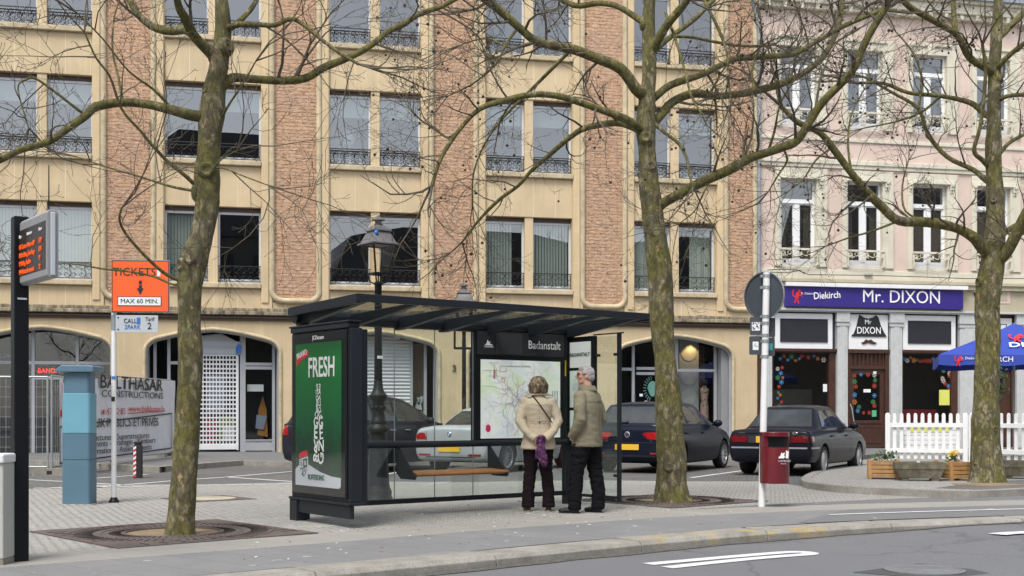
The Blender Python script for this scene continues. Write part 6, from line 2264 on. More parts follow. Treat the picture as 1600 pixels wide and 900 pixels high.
def leafy(mb, c, r, n, sz, mi=0, up=0.4):
    for _ in range(n):
        d = V((rnd.gauss(0, 1), rnd.gauss(0, 1), rnd.gauss(0, 1))).normalized() * (rnd.random() ** 0.5)
        p = V((c[0] + d.x * r[0], c[1] + d.y * r[1], c[2] + d.z * r[2]))
        a = V((rnd.gauss(0, 1), rnd.gauss(0, 1), rnd.gauss(0, 1) + up)).normalized()
        b_ = a.orthogonal().normalized()
        s = sz * rnd.uniform(0.6, 1.3)
        mb.add([p, p + a * s * 0.5 + b_ * s * 0.3, p + a * s, p + a * s * 0.5 - b_ * s * 0.3], [(0, 1, 2, 3)], mi)
c1 = G(1386, 749, IZ)
crate((c1.x, c1.y + 0.2, IZ), R(-14), 'wooden planter with sprawling green leaves, standing left of the stone trough')
b = MB(); leafy(b, (0, 0, 0.06), (0.26, 0.15, 0.10), 90, 0.08); b.tube([V((0, 0, -.05)), V((.12, -.05, .12))], 0.006, 5, 1); b.tube([V((0, 0, -.05)), V((-.14, 0, .1))], 0.006, 5, 1)
o = b.build('leafy_plant', [M['leaf'], M['twig']]); o.location = (c1.x + 0.02, c1.y + 0.2, IZ + 0.32); tag(o, 'sprawling green leafy plant growing in the wooden planter by the trough', 'plant')
c2 = G(1498, 751, IZ)
crate((c2.x, c2.y + 0.2, IZ), R(18), 'wooden planter with a yellow flower, squeezed against the tree trunk', w=0.44)
b = MB(); leafy(b, (0, 0, 0.03), (0.12, 0.1, 0.06), 40, 0.07, 0)
for k in range(3):
    leafy(b, (-0.04 + 0.03 * k, -0.04, 0.10 + 0.015 * k), (0.06, 0.05, 0.045), 26, 0.05, 1)
o = b.build('yellow_flower', [M['leaf'], M['yellowpetal']]); o.location = (c2.x - 0.04, c2.y + 0.15, IZ + 0.33); tag(o, 'small yellow flowering plant in the planter beside the tree', 'flower')
def trough(loc, rz, label, L=0.80, d=0.42, h=0.31):
    t = thing('stone_trough', label, 'trough', loc, rz, 'weathered stone troughs')
    b = MB()
    def ring(l, w, z): return [(-l / 2, -w / 2, z), (l / 2, -w / 2, z), (l / 2, w / 2, z), (-l / 2, w / 2, z)]
    prof = [(L * 0.80, d * 0.75, 0.04), (L * 0.94, d * 0.93, h * 0.58), (L * 0.97, d * 0.96, h * 0.62), (L, d, h * 0.66), (L, d, h), (L * 0.9, d * 0.84, h), (L * 0.88, d * 0.8, h - 0.06)]
    vs = []
    for l, w, z in prof: vs += ring(l, w, z)
    fs = [(3, 2, 1, 0)] + [(i * 4 + k, i * 4 + (k + 1) % 4, i * 4 + 4 + (k + 1) % 4, i * 4 + 4 + k) for i in range(len(prof) - 1) for k in range(4)] + [tuple(range(len(vs) - 4, len(vs)))]
    b.add(vs, fs)
    for sx in (-1, 1):
        b.box(sx * L * 0.3 - 0.06, sx * L * 0.3 + 0.06, -d * 0.35, d * 0.35, 0, 0.05)
    for k in range(9):
        x = -0.16 + k * 0.035
        b.box(x - 0.009, x + 0.009, -d / 2 - 0.006, -d / 2 + 0.01, h * 0.7, h * 0.94)
    b.build('basin', M['mossy'], t, bevel=0.012)
    b = MB(); b.box(-L * 0.44, L * 0.44, -d * 0.4, d * 0.4, h - 0.08, h - 0.05); b.build('soil', M['soil'], t)
    return t
k_ = N('mossy_concrete')
c_ = k_.ramp(k_.noise(4, 6, 0.75), [(0.3, (0.06, 0.055, 0.035)), (0.5, (0.14, 0.125, 0.085)), (0.7, (0.25, 0.23, 0.18))])
c_ = k_.mix(k_.ramp(k_.noise(35, 4, 0.7), [(0.5, 0.0), (0.65, 0.5)]), c_, (0.07, 0.06, 0.045))
k_.bump(k_.noise(40, 4, 0.7), 0.7, 0.01)
M['mossy'] = k_.set(c_, 0.9)
c3 = G(1443, 752, IZ)
trough((c3.x, c3.y + 0.22, IZ), R(-12), 'mossy stone trough between the two wooden planters')
c4 = G(1603, 749, IZ)
trough((c4.x, c4.y + 0.25, IZ), R(-18), 'pale stone trough at the picture edge right of the tree', L=0.62)
o = MB(); o.lathe([(0.03, 0), (0.028, 0.07), (0.0, 0.07)], 10); q = o.build('paper_cup', M['paper']); q.location = (c3.x + 0.0, c3.y + 0.25, IZ + 0.255); tag(q, 'white paper cup standing in the mossy stone trough', 'cup')

# parasol of the terrace
_c = P(1467, 600, 28.4)
PYAW = R(-17)
hw = 1.8
PXC = _c.x + hw * math.cos(PYAW) - hw * math.sin(PYAW)
PYC = _c.y + hw * math.sin(PYAW) + hw * math.cos(PYAW)
t = thing('parasol', 'blue beer garden parasol with red lion and white lettering', 'parasol', (PXC, PYC, IZ), PYAW)
b = MB()
zr, za = 2.50, 3.32
n = 12
rim = []
for side in range(4):
    for k in range(n):
        f = -1 + 2 * k / n
        a = [(f, -1), (1, f), (-f, 1), (-1, -f)][side]
        rim.append(V((a[0] * hw, a[1] * hw, zr - 0.035 * (1 - f * f))))
vs = []
K = 7
for r_ in range(K + 1):
    f = r_ / K
    for q in rim:
        vs.append((q.x * f, q.y * f, za + (q.z - za) * (f ** 0.92)))
m_ = len(rim)
b.add(vs, [(r_ * m_ + i, (r_ + 1) * m_ + i, (r_ + 1) * m_ + (i + 1) % m_, r_ * m_ + (i + 1) % m_) for r_ in range(1, K) for i in range(m_)] + [(0, m_ + i, m_ + (i + 1) % m_) for i in range(m_)], 0, False)
vs = [tuple(q) for q in rim] + [(q.x * 1.004, q.y * 1.004, q.z - 0.24 - 0.02 * math.sin(i * 1.7)) for i, q in enumerate(rim)]
b.add(vs, [(i, m_ + i, m_ + (i + 1) % m_, (i + 1) % m_) for i in range(m_)], 0)
cl = b.build('canopy', mat('royal_blue_canvas', (0.018, 0.045, 0.30), 0.65, var=0.1), t)
b = MB()
b.tube([(0, 0, 0.05), (0, 0, za)], 0.03, 10); b.build('pole', M['galv'], t)
b = MB(); b.box(-0.4, 0.4, -0.4, 0.4, 0, 0.06); b.build('base', M['concrete'], t)
b = MB()
for a in (-1, 1):
    for c_ in (-1, 1):
        b.tube([(0, 0, za - 0.05), (a * hw * 0.97, c_ * hw * 0.97, zr + 0.0)], 0.012, 6)
b.build('ribs', M['galv'], t)
def vx(px):                                # along the front edge, from the photograph
    k = (px - 800) / FPX
    c, s_ = math.cos(PYAW), math.sin(PYAW)
    ox, oy = PXC + hw * s_, PYC - hw * c
    return (k * oy - ox) / (c - k * s_)
b = MB(); lion(b, vx(1498), zr - 0.15, 0.25, -hw - 0.025, -hw - 0.014); lo_ = b.build('lion_emblem', M['lion_red'], cl)
text('parasol_letters', 'fr. Diekirch', cl, (vx(1515), -hw - 0.022, zr - 0.10), 0.085, M['txt_white'])
text('parasol_letters', 'DIEKIRCH', cl, (vx(1530) + 0.36, -hw - 0.022, zr - 0.14), 0.17, M['txt_white'])
def slope_pt(x, f):                        # on the front slope of the canopy
    return (x, -hw * f - 0.015, za + (zr - za) * (f ** 0.92) + 0.02)
sl = math.degrees(math.atan2((za - zr), hw))
text('parasol_letters', 'DIEKIRCH', cl, slope_pt(vx(1577) + 0.82, 0.74), 0.36, M['txt_white'], rx=sl + 2, off=0.008)
b = MB(); lion(b, 0, 0, 0.5, -0.004, 0.004)
lo_ = b.build('lion_emblem', M['lion_red'], cl); lo_.location = slope_pt(vx(1596), 0.50); lo_.rotation_euler = (-R(90 - sl - 2), 0, 0)

# plant hanging behind the third trunk
q = P(1556, 600, 21.6)
b = MB(); leafy(b, (0, 0, 0), (0.22, 0.18, 0.40), 420, 0.075); b.lathe([(0.10, -0.12), (0.15, 0.1), (0.16, 0.12)], 12, mi=1)
b.tube([(0, 0, 0.1), (0, 0, 0.95)], 0.006, 4, 2)
o = b.build('hanging_plant', [M['leaf'], M['black'], M['twig']]); o.location = (q.x - 0.02, q.y, q.z); tag(o, 'bushy green hanging plant half behind the right-hand tree trunk', 'hanging plant')

# tree grates
def grate(c, rz, hole, label, size=2.12, z=0.0):
    t = thing('tree_grate', label, 'tree grate', (c.x, c.y, z), rz, 'square tree grates')
    b = MB()
    n = 48
    inner = [(hole * math.cos(2 * math.pi * k / n), hole * math.sin(2 * math.pi * k / n)) for k in range(n)]
    outer = []
    for k in range(n):
        a = 2 * math.pi * k / n
        ca, sa = math.cos(a), math.sin(a)
        m = max(abs(ca), abs(sa))
        outer.append((size / 2 * ca / m, size / 2 * sa / m))
    vs = [(x, y, 0.012) for x, y in inner] + [(x, y, 0.012) for x, y in outer] + [(x, y, -0.1) for x, y in inner] + [(x, y, -0.02) for x, y in outer]
    b.add(vs, [(k, n + k, n + (k + 1) % n, (k + 1) % n) for k in range(n)] + [((k + 1) % n, 2 * n + (k + 1) % n, 2 * n + k, k) for k in range(n)] + [(n + k, 3 * n + k, 3 * n + (k + 1) % n, n + (k + 1) % n) for k in range(n)])
    b.build('plate', M['grate'], t)
    b = MB()
    for ring, (r0, r1, cnt) in enumerate(((hole + 0.05, hole + 0.17, 60), (hole + 0.32, hole + 0.50, 72))):
        for k in range(cnt):
            a = 2 * math.pi * (k + 0.5) / cnt
            ca, sa = math.cos(a), math.sin(a)
            b.bar((r0 * ca, r0 * sa, 0.0135), (r1 * ca, r1 * sa, 0.0115), 0.003, 0.009, 0)
    for a4 in range(4):
        for k in range(7):
            x = -0.55 + k * 0.18
            y0_ = size / 2 - 0.30 + 0.0
            M4 = Matrix.Rotation(a4 * math.pi / 2, 4, 'Z')
            b.box(x + 0.2, x + 0.214, size / 2 - 0.24, size / 2 - 0.06, 0.010, 0.0155, 0, M4)
    rr = MB()
    b.build('slots', M['grate_dark'], t)
    for r_ in (hole + 0.02, hole + 0.24, hole + 0.55):
        rr.tube([V((r_ * math.cos(2 * math.pi * k / 40), r_ * math.sin(2 * math.pi * k / 40), 0.012)) for k in range(41)], 0.008, 5)
    rr.build('raised_rings', M['grate'], t)
    b = MB()
    pts = [(hole * 1.0 * math.cos(2 * math.pi * k / 24), hole * 1.0 * math.sin(2 * math.pi * k / 24)) for k in range(24)]
    b.slab(pts, -0.09, 0.004)
    b.build('soil', M['soil'], t)
M['grate_dark'] = mat('shadowed_slot', (0.022, 0.018, 0.016), 0.9)
M['grate'] = mat('rusty_brown_iron', (0.105, 0.082, 0.070), 0.8, var=0.3, scale=4, bump=0.4, bscale=60, speck=0.3)
g1 = (G(70, 831) + G(357, 811) + G(474, 835) + G(159, 860)) / 4
grate(g1, R(42), 0.46, 'square iron grate with sandy soil round the left tree')
T2 = G(1050, 783)
grate(V((T2.x - 0.05, T2.y + 0.05, 0)), R(40), 0.42, 'square iron grate round the middle tree beside the shelter', size=1.95)

# covers in the ground
def cover(name, c, r, label, z=0.0, frame=0.5, lid='pale', rz=0.0):
    t = thing(name, label, 'manhole cover', (c.x, c.y, z), rz, 'manhole covers')
    b = MB()
    if frame:
        b.box(-frame, frame, -frame, frame, -0.03, 0.006)
        b.build('cover_frame', M['grate'], t)
    b = MB(); b.lathe([(r, -0.02), (r, 0.012), (r * 0.93, 0.014), (r * 0.92, 0.010), (r * 0.5, 0.010), (r * 0.49, 0.013), (0.01, 0.013)], 36)
    b.build('lid', M['paper'] if lid == 'white' else M[lid], t)
M['paleconc'] = mat('pale_concrete_lid', (0.40, 0.36, 0.27), 0.9, var=0.15, speck=0.2)
M['ironlid'] = mat('worn_iron_lid', (0.16, 0.16, 0.165), 0.55, var=0.2, scale=8, bump=0.3, bscale=80, speck=0.4)
cover('manhole_cover', G(326, 779.5), 0.38, 'pale round cover in an iron frame behind the left tree', frame=0.5, lid='paleconc', rz=R(40))
cm = G(1444, 892.5, ROADZ)
cover('manhole_cover', cm, 0.33, 'iron manhole cover in the road near the bottom edge', z=road_z(cm, 0.6) + 0.004, frame=0.0, lid='ironlid')
b = MB(); b.slab([(cm.x - .62, cm.y - .1), (cm.x - .1, cm.y - .5), (cm.x + .6, cm.y - .12), (cm.x + .12, cm.y + .5)], road_z(cm, .6) - .05, road_z(cm, .6) + 0.005)
ground_kind(b.build('road_patch', mat('dark_asphalt_patch', (0.06, 0.06, 0.062), 0.8, var=0.2, scale=30, bump=0.4, bscale=120)))
# scraps of paper and leaves on the paving
b = MB()
for k in range(60):
    px_, py__ = rnd.uniform(380, 1150), 0
    f = (px_ - 400) / 700
    py__ = 868 - 55 * f + rnd.uniform(-28, 14)
    c_ = G(px_, py__)
    s = rnd.uniform(0.006, 0.02)
    a = rnd.random() * 3
    b.cbox((c_.x, c_.y, 0.009), (s * 1.6, s, 0.006), k % 2, Matrix.Rotation(a, 3, 'Z'))
for k in range(26):
    c_ = G(rnd.uniform(470, 980), rnd.uniform(772, 812))
    s = rnd.uniform(0.008, 0.03)
    b.cbox((c_.x, c_.y, 0.006), (s * 1.4, s, 0.008), k % 2, Matrix.Rotation(rnd.random() * 3, 3, 'Z'))
ground_kind(b.build('litter', [M['paper'], mat('dry_leaf_scraps', (0.3, 0.24, 0.15), 0.9)]), 'stuff')
# ------------------------------------------------------------------ plane trees, bare in early spring
def smooth_path(pts, n=4):
    """(Vector, radius) list through Catmull-Rom"""
    P4 = [V((p.x, p.y, p.z)) for p, r in pts]
    out = []
    for i in range(len(pts) - 1):
        p0 = P4[max(i - 1, 0)]; p1 = P4[i]; p2 = P4[i + 1]; p3 = P4[min(i + 2, len(pts) - 1)]
        r1, r2_ = pts[i][1], pts[i + 1][1]
        for k in range(n):
            t = k / n
            q = 0.5 * ((2 * p1) + (p2 - p0) * t + (2 * p0 - 5 * p1 + 4 * p2 - p3) * t * t + (3 * p1 - p0 - 3 * p2 + p3) * t ** 3)
            out.append((q, r1 + (r2_ - r1) * t))
    out.append((P4[-1], pts[-1][1]))
    return out

def knobbly(mb, path, n, seed, amp=0.10, mi=0, fine=0.05):
    """a limb with lumps and hollows"""
    pts = [p for p, r in path]
    rs = [r for p, r in path]
    o = len(mb.v)
    mb.tube(pts, rs, n, mi)
    cnt = len(pts)
    for i in range(cnt):
        c = pts[i]
        for j in range(n):
            v = mb.v[o + i * n + j]
            d = v - c
            q = v * 2.2 + V((seed, seed * 2, 0))
            k = 1 + amp * noise.noise(V((q.x, q.y, q.z * 0.8))) * 1.6 + fine * noise.noise(V((v.x * 11, v.y * 11, v.z * 6)))
            mb.v[o + i * n + j] = c + d * k

class Tree:
    def __init__(s, name, label, base, Y, seed):
        s.t = thing(name, label, 'tree', (base.x, base.y, base.z), 0, 'bare plane trees')
        s.o = V((base.x, base.y, base.z))
        s.Y = Y
        s.r = random.Random(seed)
        s.limbs = []
        s.tw = MB()
        s.balls = []
        s.seed = seed

    def pt(s, px, py, dy=0.0):
        return P(px, py, s.Y + dy) - s.o

    def rad(s, rpx):
        return rpx / FPX * s.Y

    def trunk(s, pts):
        path = smooth_path([(s.pt(x, y), s.rad(r)) for x, y, r in pts], 6)
        # root flare
        out = []
        for p, r in path:
            z = p.z
            k = 1 + 0.16 * math.exp(-max(z, 0) / 0.12)
            out.append((p, r * k))
        p0, r0 = out[0]
        out.insert(0, (p0 - V((0, 0, 0.12)), r0 * 1.1))
        mb = MB()
        knobbly(mb, out, 28, s.seed, 0.13, fine=0.08)
        s.trunk_path = out
        # knots and old pruning scars
        for k in range(9):
            i = s.r.randrange(6, len(out) - 4)
            c, r = out[i]
            a = s.r.uniform(math.pi, 2 * math.pi) + s.r.uniform(-.4, .4)
            d = V((math.cos(a), math.sin(a), s.r.uniform(-.1, .3))).normalized()
            kr = s.r.uniform(0.03, 0.065)
            Mk = Matrix.Translation(c + d * r * 0.9) @ d.to_track_quat('Z', 'Y').to_matrix().to_4x4()
            mb.lathe([(kr * 1.7, -0.02), (kr * 1.35, kr * 0.35), (kr, kr * 0.62), (kr * 0.7, kr * 0.55), (kr * 0.35, kr * 0.2), (0.004, kr * 0.12)], 12, M=Mk)
        o = mb.build('trunk', M['bark'], s.t)
        s.trunk_o = o

    def limb(s, pts, r0, r1, dy, dens=1.0, minr=0.0):
        n = len(pts)
        arr = []
        for i, (x, y) in enumerate(pts):
            f = i / (n - 1)
            arr.append((s.pt(x, y, dy * f), s.rad(r0 + (r1 - r0) * f)))
        path = smooth_path(arr, 4)
        mb = MB()
        knobbly(mb, path, 12, s.seed + n, 0.12, fine=0.04)
        mb.build('limb', M['bark_limb'], s.t)
        s.limbs.append((path, dens))
        return path

    def twig(s, p, d, L, r, lvl):
        R_ = s.r
        nseg = 5 if lvl < 2 else 4
        pts, rs = [p.copy()], [r]
        d = d.normalized()
        q = p.copy()
        bend = V((R_.gauss(0, 1), R_.gauss(0, 1) * 0.8, R_.gauss(0, 1))) * 0.13
        for k in range(nseg):
            d = (d + bend + V((R_.gauss(0, .15), R_.gauss(0, .15), R_.gauss(0.05, .15)))).normalized()
            q = q + d * (L / nseg)
            pts.append(q.copy())
            rs.append(max(r * (1 - 0.75 * (k + 1) / nseg), 0.0022))
        s.tw.tube(pts, rs, 5 if lvl == 0 else 4 if lvl == 1 else 3, cap=False)
        # buds
        if lvl >= 2 and R_.random() < 0.5:
            e = pts[-1]
            s.tw.tube([e, e + d * 0.018], [0.005, 0.001], 3, cap=False)
        if lvl < 3:
            m = {0: R_.randint(3, 5), 1: R_.randint(2, 4), 2: R_.randint(0, 2)}[lvl]
            for _ in range(m):
                f = R_.uniform(0.2, 1.0)
                i = min(int(f * nseg), nseg - 1)
                fr = f * nseg - i
                a = pts[i].lerp(pts[i + 1], fr)
                base = (pts[i + 1] - pts[i]).normalized()
                side = V((R_.gauss(0, 1), R_.gauss(0, 1), R_.gauss(0.1, 1)))
                side = (side - base * side.dot(base)).normalized()
                nd = (base * R_.uniform(0.5, 1.0) + side * R_.uniform(0.5, 1.0)).normalized()
                s.twig(a, nd, L * R_.uniform(0.35, 0.65), max(rs[i] * 0.6, 0.0028), lvl + 1)
        if lvl >= 2 and R_.random() < s.ballp:
            e = pts[R_.randint(2, nseg)]
            h = R_.uniform(0.05, 0.16)
            b = e + V((R_.uniform(-.02, .02), R_.uniform(-.02, .02), -h))
            s.tw.tube([e, e.lerp(b, 0.5) + V((0.008, 0, 0)), b], 0.0016, 3, cap=False)
            s.balls.append((b, R_.uniform(0.016, 0.023)))

    def sprout(s, per_m, L0, ballp, start=0.15, below=0.0):
        s.ballp = ballp
        for path, dens in s.limbs:
            tot = 0
            for i in range(len(path) - 1):
                p, r = path[i]
                q, r2_ = path[i + 1]
                seg = (q - p).length
                f0 = i / (len(path) - 1)
                if f0 < start:
                    continue
                want = per_m * dens * seg * (0.45 + 0.9 * f0)
                k = int(want) + (1 if s.r.random() < want - int(want) else 0)
                for _ in range(k):
                    base = (q - p).normalized()
                    side = V((s.r.gauss(0, 1), s.r.gauss(0, 1), s.r.gauss(0.35, 1)))
                    side = (side - base * side.dot(base)).normalized()
                    nd = (base * s.r.uniform(0.2, 0.9) + side).normalized()
                    a = p.lerp(q, s.r.random())
                    s.twig(a, nd, L0 * s.r.uniform(0.6, 1.3), min(max(r * 0.42, 0.007), 0.022), 0)
            # the limb runs out into a twig
            p, r = path[-1]
            d = (path[-1][0] - path[-3][0]).normalized()
            for _ in range(3):
                s.twig(p, (d + V((s.r.gauss(0, .3), s.r.gauss(0, .3), s.r.gauss(0, .3)))), L0 * 1.2, max(r * 0.8, 0.008), 0)

    def finish(s):
        s.tw.build('twigs', M['twig'], s.t)
        # seed balls: the lowest, nearest hundred hang as pieces of their own, the rest as one
        s.balls.sort(key=lambda b: abs(b[0].z + s.o.z - 4.0))
        mb = MB(); mb.ball((0, 0, 0), 1.0, 8, 6)
        me = mb.mesh('seed_ball', M['seedball'])
        for b, r in s.balls[:100]:
            o = bpy.data.objects.new('seed_ball', me)
            COL.objects.link(o); o.parent = s.t; o.location = b; o.scale = (r, r, r)
        if len(s.balls) > 100:
            mb = MB()
            for b, r in s.balls[100:]:
                mb.ball(b, r, 6, 5)
            ground_kind(mb.build('seed_balls', M['seedball'], s.t), 'stuff')

# left tree
b1 = G(284, 836)
T = Tree('plane_tree', 'leaning bare plane tree standing in the left iron grate before the banner', b1, b1.y, 3)
T.trunk([(283, 836, 21), (285, 790, 20), (291, 700, 19.5), (296, 600, 18.5), (297, 510, 17.5), (297, 445, 19), (303, 405, 22), (313, 370, 18.5), (323, 322, 18), (324, 280, 19.5), (327, 225, 17), (331, 175, 18.5), (335, 140, 16.5), (342, 100, 15), (348, 50, 13), (346, 0, 11), (340, -70, 9), (345, -150, 6)])
T.limb([(322, 182), (300, 180), (270, 172), (230, 163), (190, 160), (150, 167), (133, 181), (100, 205), (75, 222), (30, 235), (0, 250), (-45, 268)], 9, 4, -1.0, 1.0)
T.limb([(336, 90), (312, 66), (292, 47), (265, 48), (240, 42), (218, 25), (203, 0), (192, -35)], 9, 5, 0.8, 0.8)
T.limb([(330, 84), (305, 58), (290, 30), (278, 6), (272, -40)], 9, 5, -0.7, 0.7)
T.limb([(346, 138), (362, 122), (400, 124), (440, 126), (478, 122), (505, 106), (540, 92), (565, 80), (590, 63), (605, 50), (630, 38), (655, 22), (690, 10), (725, -10)], 7.5, 4, 0.9, 1.3)
T.limb([(350, 46), (375, 38), (410, 39), (430, 39), (460, 30), (500, 60), (530, 82), (560, 100)], 5, 2.2, -0.9, 1.3)
T.limb([(352, 48), (372, 35), (395, 10), (412, -25)], 5.5, 4, 0.5, 0.8)
T.limb([(308, 292), (290, 275), (260, 250), (236, 225), (220, 205), (190, 170), (172, 120), (150, 90), (132, 50)], 3.2, 1.2, -0.8, 1.6)
T.limb([(290, 442), (262, 430), (235, 408), (200, 370), (187, 345), (190, 325)], 3.2, 1.4, -0.6, 1.5)
T.limb([(290, 440), (272, 445), (240, 432), (200, 424), (160, 420), (110, 412), (60, 415)], 2.2, 1, 0.5, 1.0)
T.limb([(316, 300), (290, 296), (262, 290), (215, 275), (170, 262), (120, 245)], 2.4, 1, 0.7, 1.6)
T.limb([(192, 160), (185, 120), (176, 80), (178, 30), (190, -10)], 2.4, 1.2, 0.4, 1.6)
T.limb([(270, 172), (240, 140), (200, 110), (160, 60), (120, 20)], 2.2, 1.0, -0.6, 1.5)
T.limb([(342, 190), (360, 160), (380, 130), (400, 95)], 2.0, 1.0, -0.5, 1.5)
T.limb([(133, 181), (120, 170), (60, 125), (40, 125), (28, 140), (45, 200)], 2.6, 1.0, -0.4, 1.6)
T.limb([(310, 300), (330, 270), (345, 250), (370, 235)], 1.8, 0.8, -0.5, 1.2)
T.limb([(320, 270), (345, 262), (380, 275), (420, 290)], 1.6, 0.8, -0.4, 1.0)
T.sprout(1.7, 0.9, 0.0)
T.finish()

# middle tree
b2 = G(1050, 785)
T = Tree('plane_tree', 'tall mossy bare plane tree in front of the dark hatchback beside the shelter', b2, b2.y, 8)
T.trunk([(1051, 785, 27), (1050, 765, 25), (1048, 700, 22.5), (1045, 640, 20.5), (1040, 570, 18.5), (1034, 505, 17.5), (1033, 440, 19), (1027, 390, 17.5), (1021, 340, 17), (1014, 290, 14.5), (1011, 240, 14), (1009, 200, 15), (1011, 160, 12.5), (1014, 120, 11.5), (1014, 80, 11.5), (1014, 30, 11), (1015, 0, 10.5), (1017, -80, 8), (1022, -190, 5)])
T.limb([(1030, 322), (1045, 312), (1062, 303), (1085, 290), (1110, 278), (1140, 265), (1170, 248), (1200, 238), (1222, 230), (1245, 220), (1265, 190), (1285, 160), (1320, 125), (1335, 105), (1355, 60), (1385, 10)], 8.5, 5, -1.6, 1.0)
T.limb([(1010, 202), (1028, 185), (1050, 160), (1085, 146), (1125, 150), (1180, 142), (1235, 125), (1280, 95), (1305, 55), (1315, 15), (1318, -30)], 8, 4, 1.6, 1.1)
T.limb([(1014, 160), (1028, 148), (1050, 132), (1100, 115), (1140, 95), (1165, 90), (1230, 86), (1255, 77), (1320, 40), (1380, 15)], 6.5, 3.5, 0.8, 1.1)
T.limb([(1010, 150), (993, 138), (970, 108), (930, 90), (895, 77), (840, 65), (810, 42), (778, 14), (745, -10)], 9.5, 5, -0.8, 1.0)
T.limb([(1008, 205), (992, 195), (973, 184), (920, 165), (870, 150), (830, 148), (785, 158), (750, 170), (720, 200), (690, 245), (675, 290)], 7, 2.5, -1.4, 1.2)
T.limb([(1006, 208), (985, 197), (960, 192), (915, 200), (890, 215), (855, 245), (830, 267), (810, 290), (780, 312), (750, 342), (722, 378)], 6, 2.0, 1.2, 1.2)
T.limb([(1012, 40), (995, 28), (965, 10), (935, 5), (900, 9), (870, -5)], 6, 4, 0.6, 0.9)
T.limb([(1018, 82), (1040, 42), (1070, 5), (1088, -25)], 7, 5, -0.7, 0.8)
T.limb([(1018, 85), (1030, 72), (1050, 56), (1085, 30), (1105, 10), (1125, -12)], 5, 3.5, 1.0, 1.0)
T.limb([(1050, 57), (1080, 58), (1110, 64), (1160, 72), (1210, 70)], 3, 1.6, 0.5, 1.4)
T.limb([(1020, 192), (1040, 208), (1062, 226), (1073, 248), (1077, 272), (1083, 292)], 3, 1.8, -0.6, 0.8)
T.limb([(1040, 20), (1055, 60), (1070, 110), (1080, 150), (1095, 175)], 2.4, 1.2, -1.0, 1.2)
T.limb([(1100, 0), (1120, 40), (1135, 80), (1138, 120), (1142, 160)], 2.6, 1.2, -0.8, 1.3)
T.limb([(1110, 278), (1100, 300), (1085, 330), (1060, 350)], 1.8, 0.9, -0.4, 1.1)
T.limb([(890, 80), (860, 110), (830, 140), (790, 180), (760, 220), (740, 270), (738, 320)], 3, 1.2, 1.0, 1.4)
T.limb([(720, 200), (700, 215), (680, 200), (660, 190), (640, 170)], 2, 1, 0.3, 1.4)
T.limb([(1222, 230), (1230, 250), (1215, 275), (1200, 300)], 2, 0.9, 0.3, 1.0)
T.limb([(810, 42), (790, 70), (775, 100), (740, 130), (700, 150)], 2.4, 1.0, -0.5, 1.5)
T.limb([(840, 65), (800, 75), (760, 60), (720, 70)], 2.4, 1.0, 0.6, 1.5)
T.limb([(1180, 142), (1175, 110), (1190, 60), (1185, 10)], 2.4, 1.2, 0.6, 1.6)
T.limb([(1200, 238), (1210, 205), (1220, 160), (1245, 120)], 2.4, 1.1, -0.6, 1.6)
T.sprout(2.9, 0.9, 0.06)
T.finish()

# right tree
b3 = G(1543, 757, 0.06)
T = Tree('plane_tree', 'knotted bare plane tree on the island between the planters and the parasol', b3, b3.y, 15)
T.trunk([(1543, 757, 29), (1543, 735, 25), (1541, 680, 22), (1541, 600, 19.5), (1543, 520, 19), (1545, 450, 19), (1551, 400, 19), (1555, 345, 14), (1554, 285, 12.5), (1552, 220, 11.5), (1553, 150, 10), (1555, 100, 10), (1557, 50, 8), (1560, 0, 7), (1566, -90, 5)])
T.limb([(1548, 402), (1535, 388), (1520, 370), (1490, 355), (1450, 347), (1405, 345), (1380, 325), (1355, 300), (1330, 270), (1300, 230), (1280, 207), (1245, 190), (1220, 165)], 9.5, 3.5, -1.2, 1.0)
T.limb([(1556, 412), (1572, 395), (1590, 362), (1605, 330), (1630, 290)], 9, 7, -0.8, 0.8)
T.limb([(1553, 385), (1572, 362), (1600, 345), (1640, 320)], 5, 3, 0.9, 1.0)
T.limb([(1550, 290), (1538, 280), (1520, 265), (1480, 245), (1450, 210), (1435, 170), (1395, 145), (1350, 120)], 4.5, 2, 0.9, 1.2)
T.limb([(1546, 262), (1535, 250), (1522, 235), (1532, 195), (1540, 115), (1535, 70)], 4, 2.2, -0.6, 1.0)
T.limb([(1548, 185), (1535, 175), (1515, 160), (1470, 150), (1420, 145), (1380, 130), (1340, 130)], 5, 2.2, 0.6, 1.3)
T.limb([(1552, 115), (1540, 106), (1515, 90), (1495, 55), (1455, 30), (1420, 10), (1400, -15)], 6, 4, -0.8, 1.0)
T.limb([(1558, 62), (1572, 48), (1600, 18), (1625, -10)], 5.5, 4, 0.5, 0.8)
T.limb([(1556, 110), (1568, 95), (1600, 68), (1640, 50)], 5, 3, -0.5, 1.0)
T.limb([(1494, 55), (1491, 30), (1489, -10)], 5, 3.5, 0.3, 0.8)
T.limb([(1554, 250), (1575, 225), (1600, 210), (1640, 190)], 4, 2.5, 0.5, 1.1)
T.limb([(1556, 160), (1575, 150), (1610, 148)], 4, 2.5, -0.4, 1.1)
T.limb([(1435, 170), (1440, 120), (1425, 80), (1400, 50)], 2.2, 1.0, 0.4, 1.6)
T.limb([(1405, 345), (1360, 362), (1325, 372), (1290, 385)], 2, 0.9, -0.4, 1.0)
T.limb([(1450, 347), (1415, 330), (1410, 290), (1420, 250)], 2.0, 0.9, 0.4, 1.2)
T.limb([(1330, 270), (1325, 225), (1330, 180), (1350, 140)], 2.4, 1.0, 0.4, 1.6)
T.limb([(1300, 230), (1275, 250), (1255, 280), (1230, 300)], 2, 0.9, -0.4, 1.2)
T.limb([(1470, 150), (1440, 175), (1400, 190), (1350, 200)], 2.2, 1, 0.4, 1.5)
T.sprout(2.7, 0.95, 0.05)
T.finish()
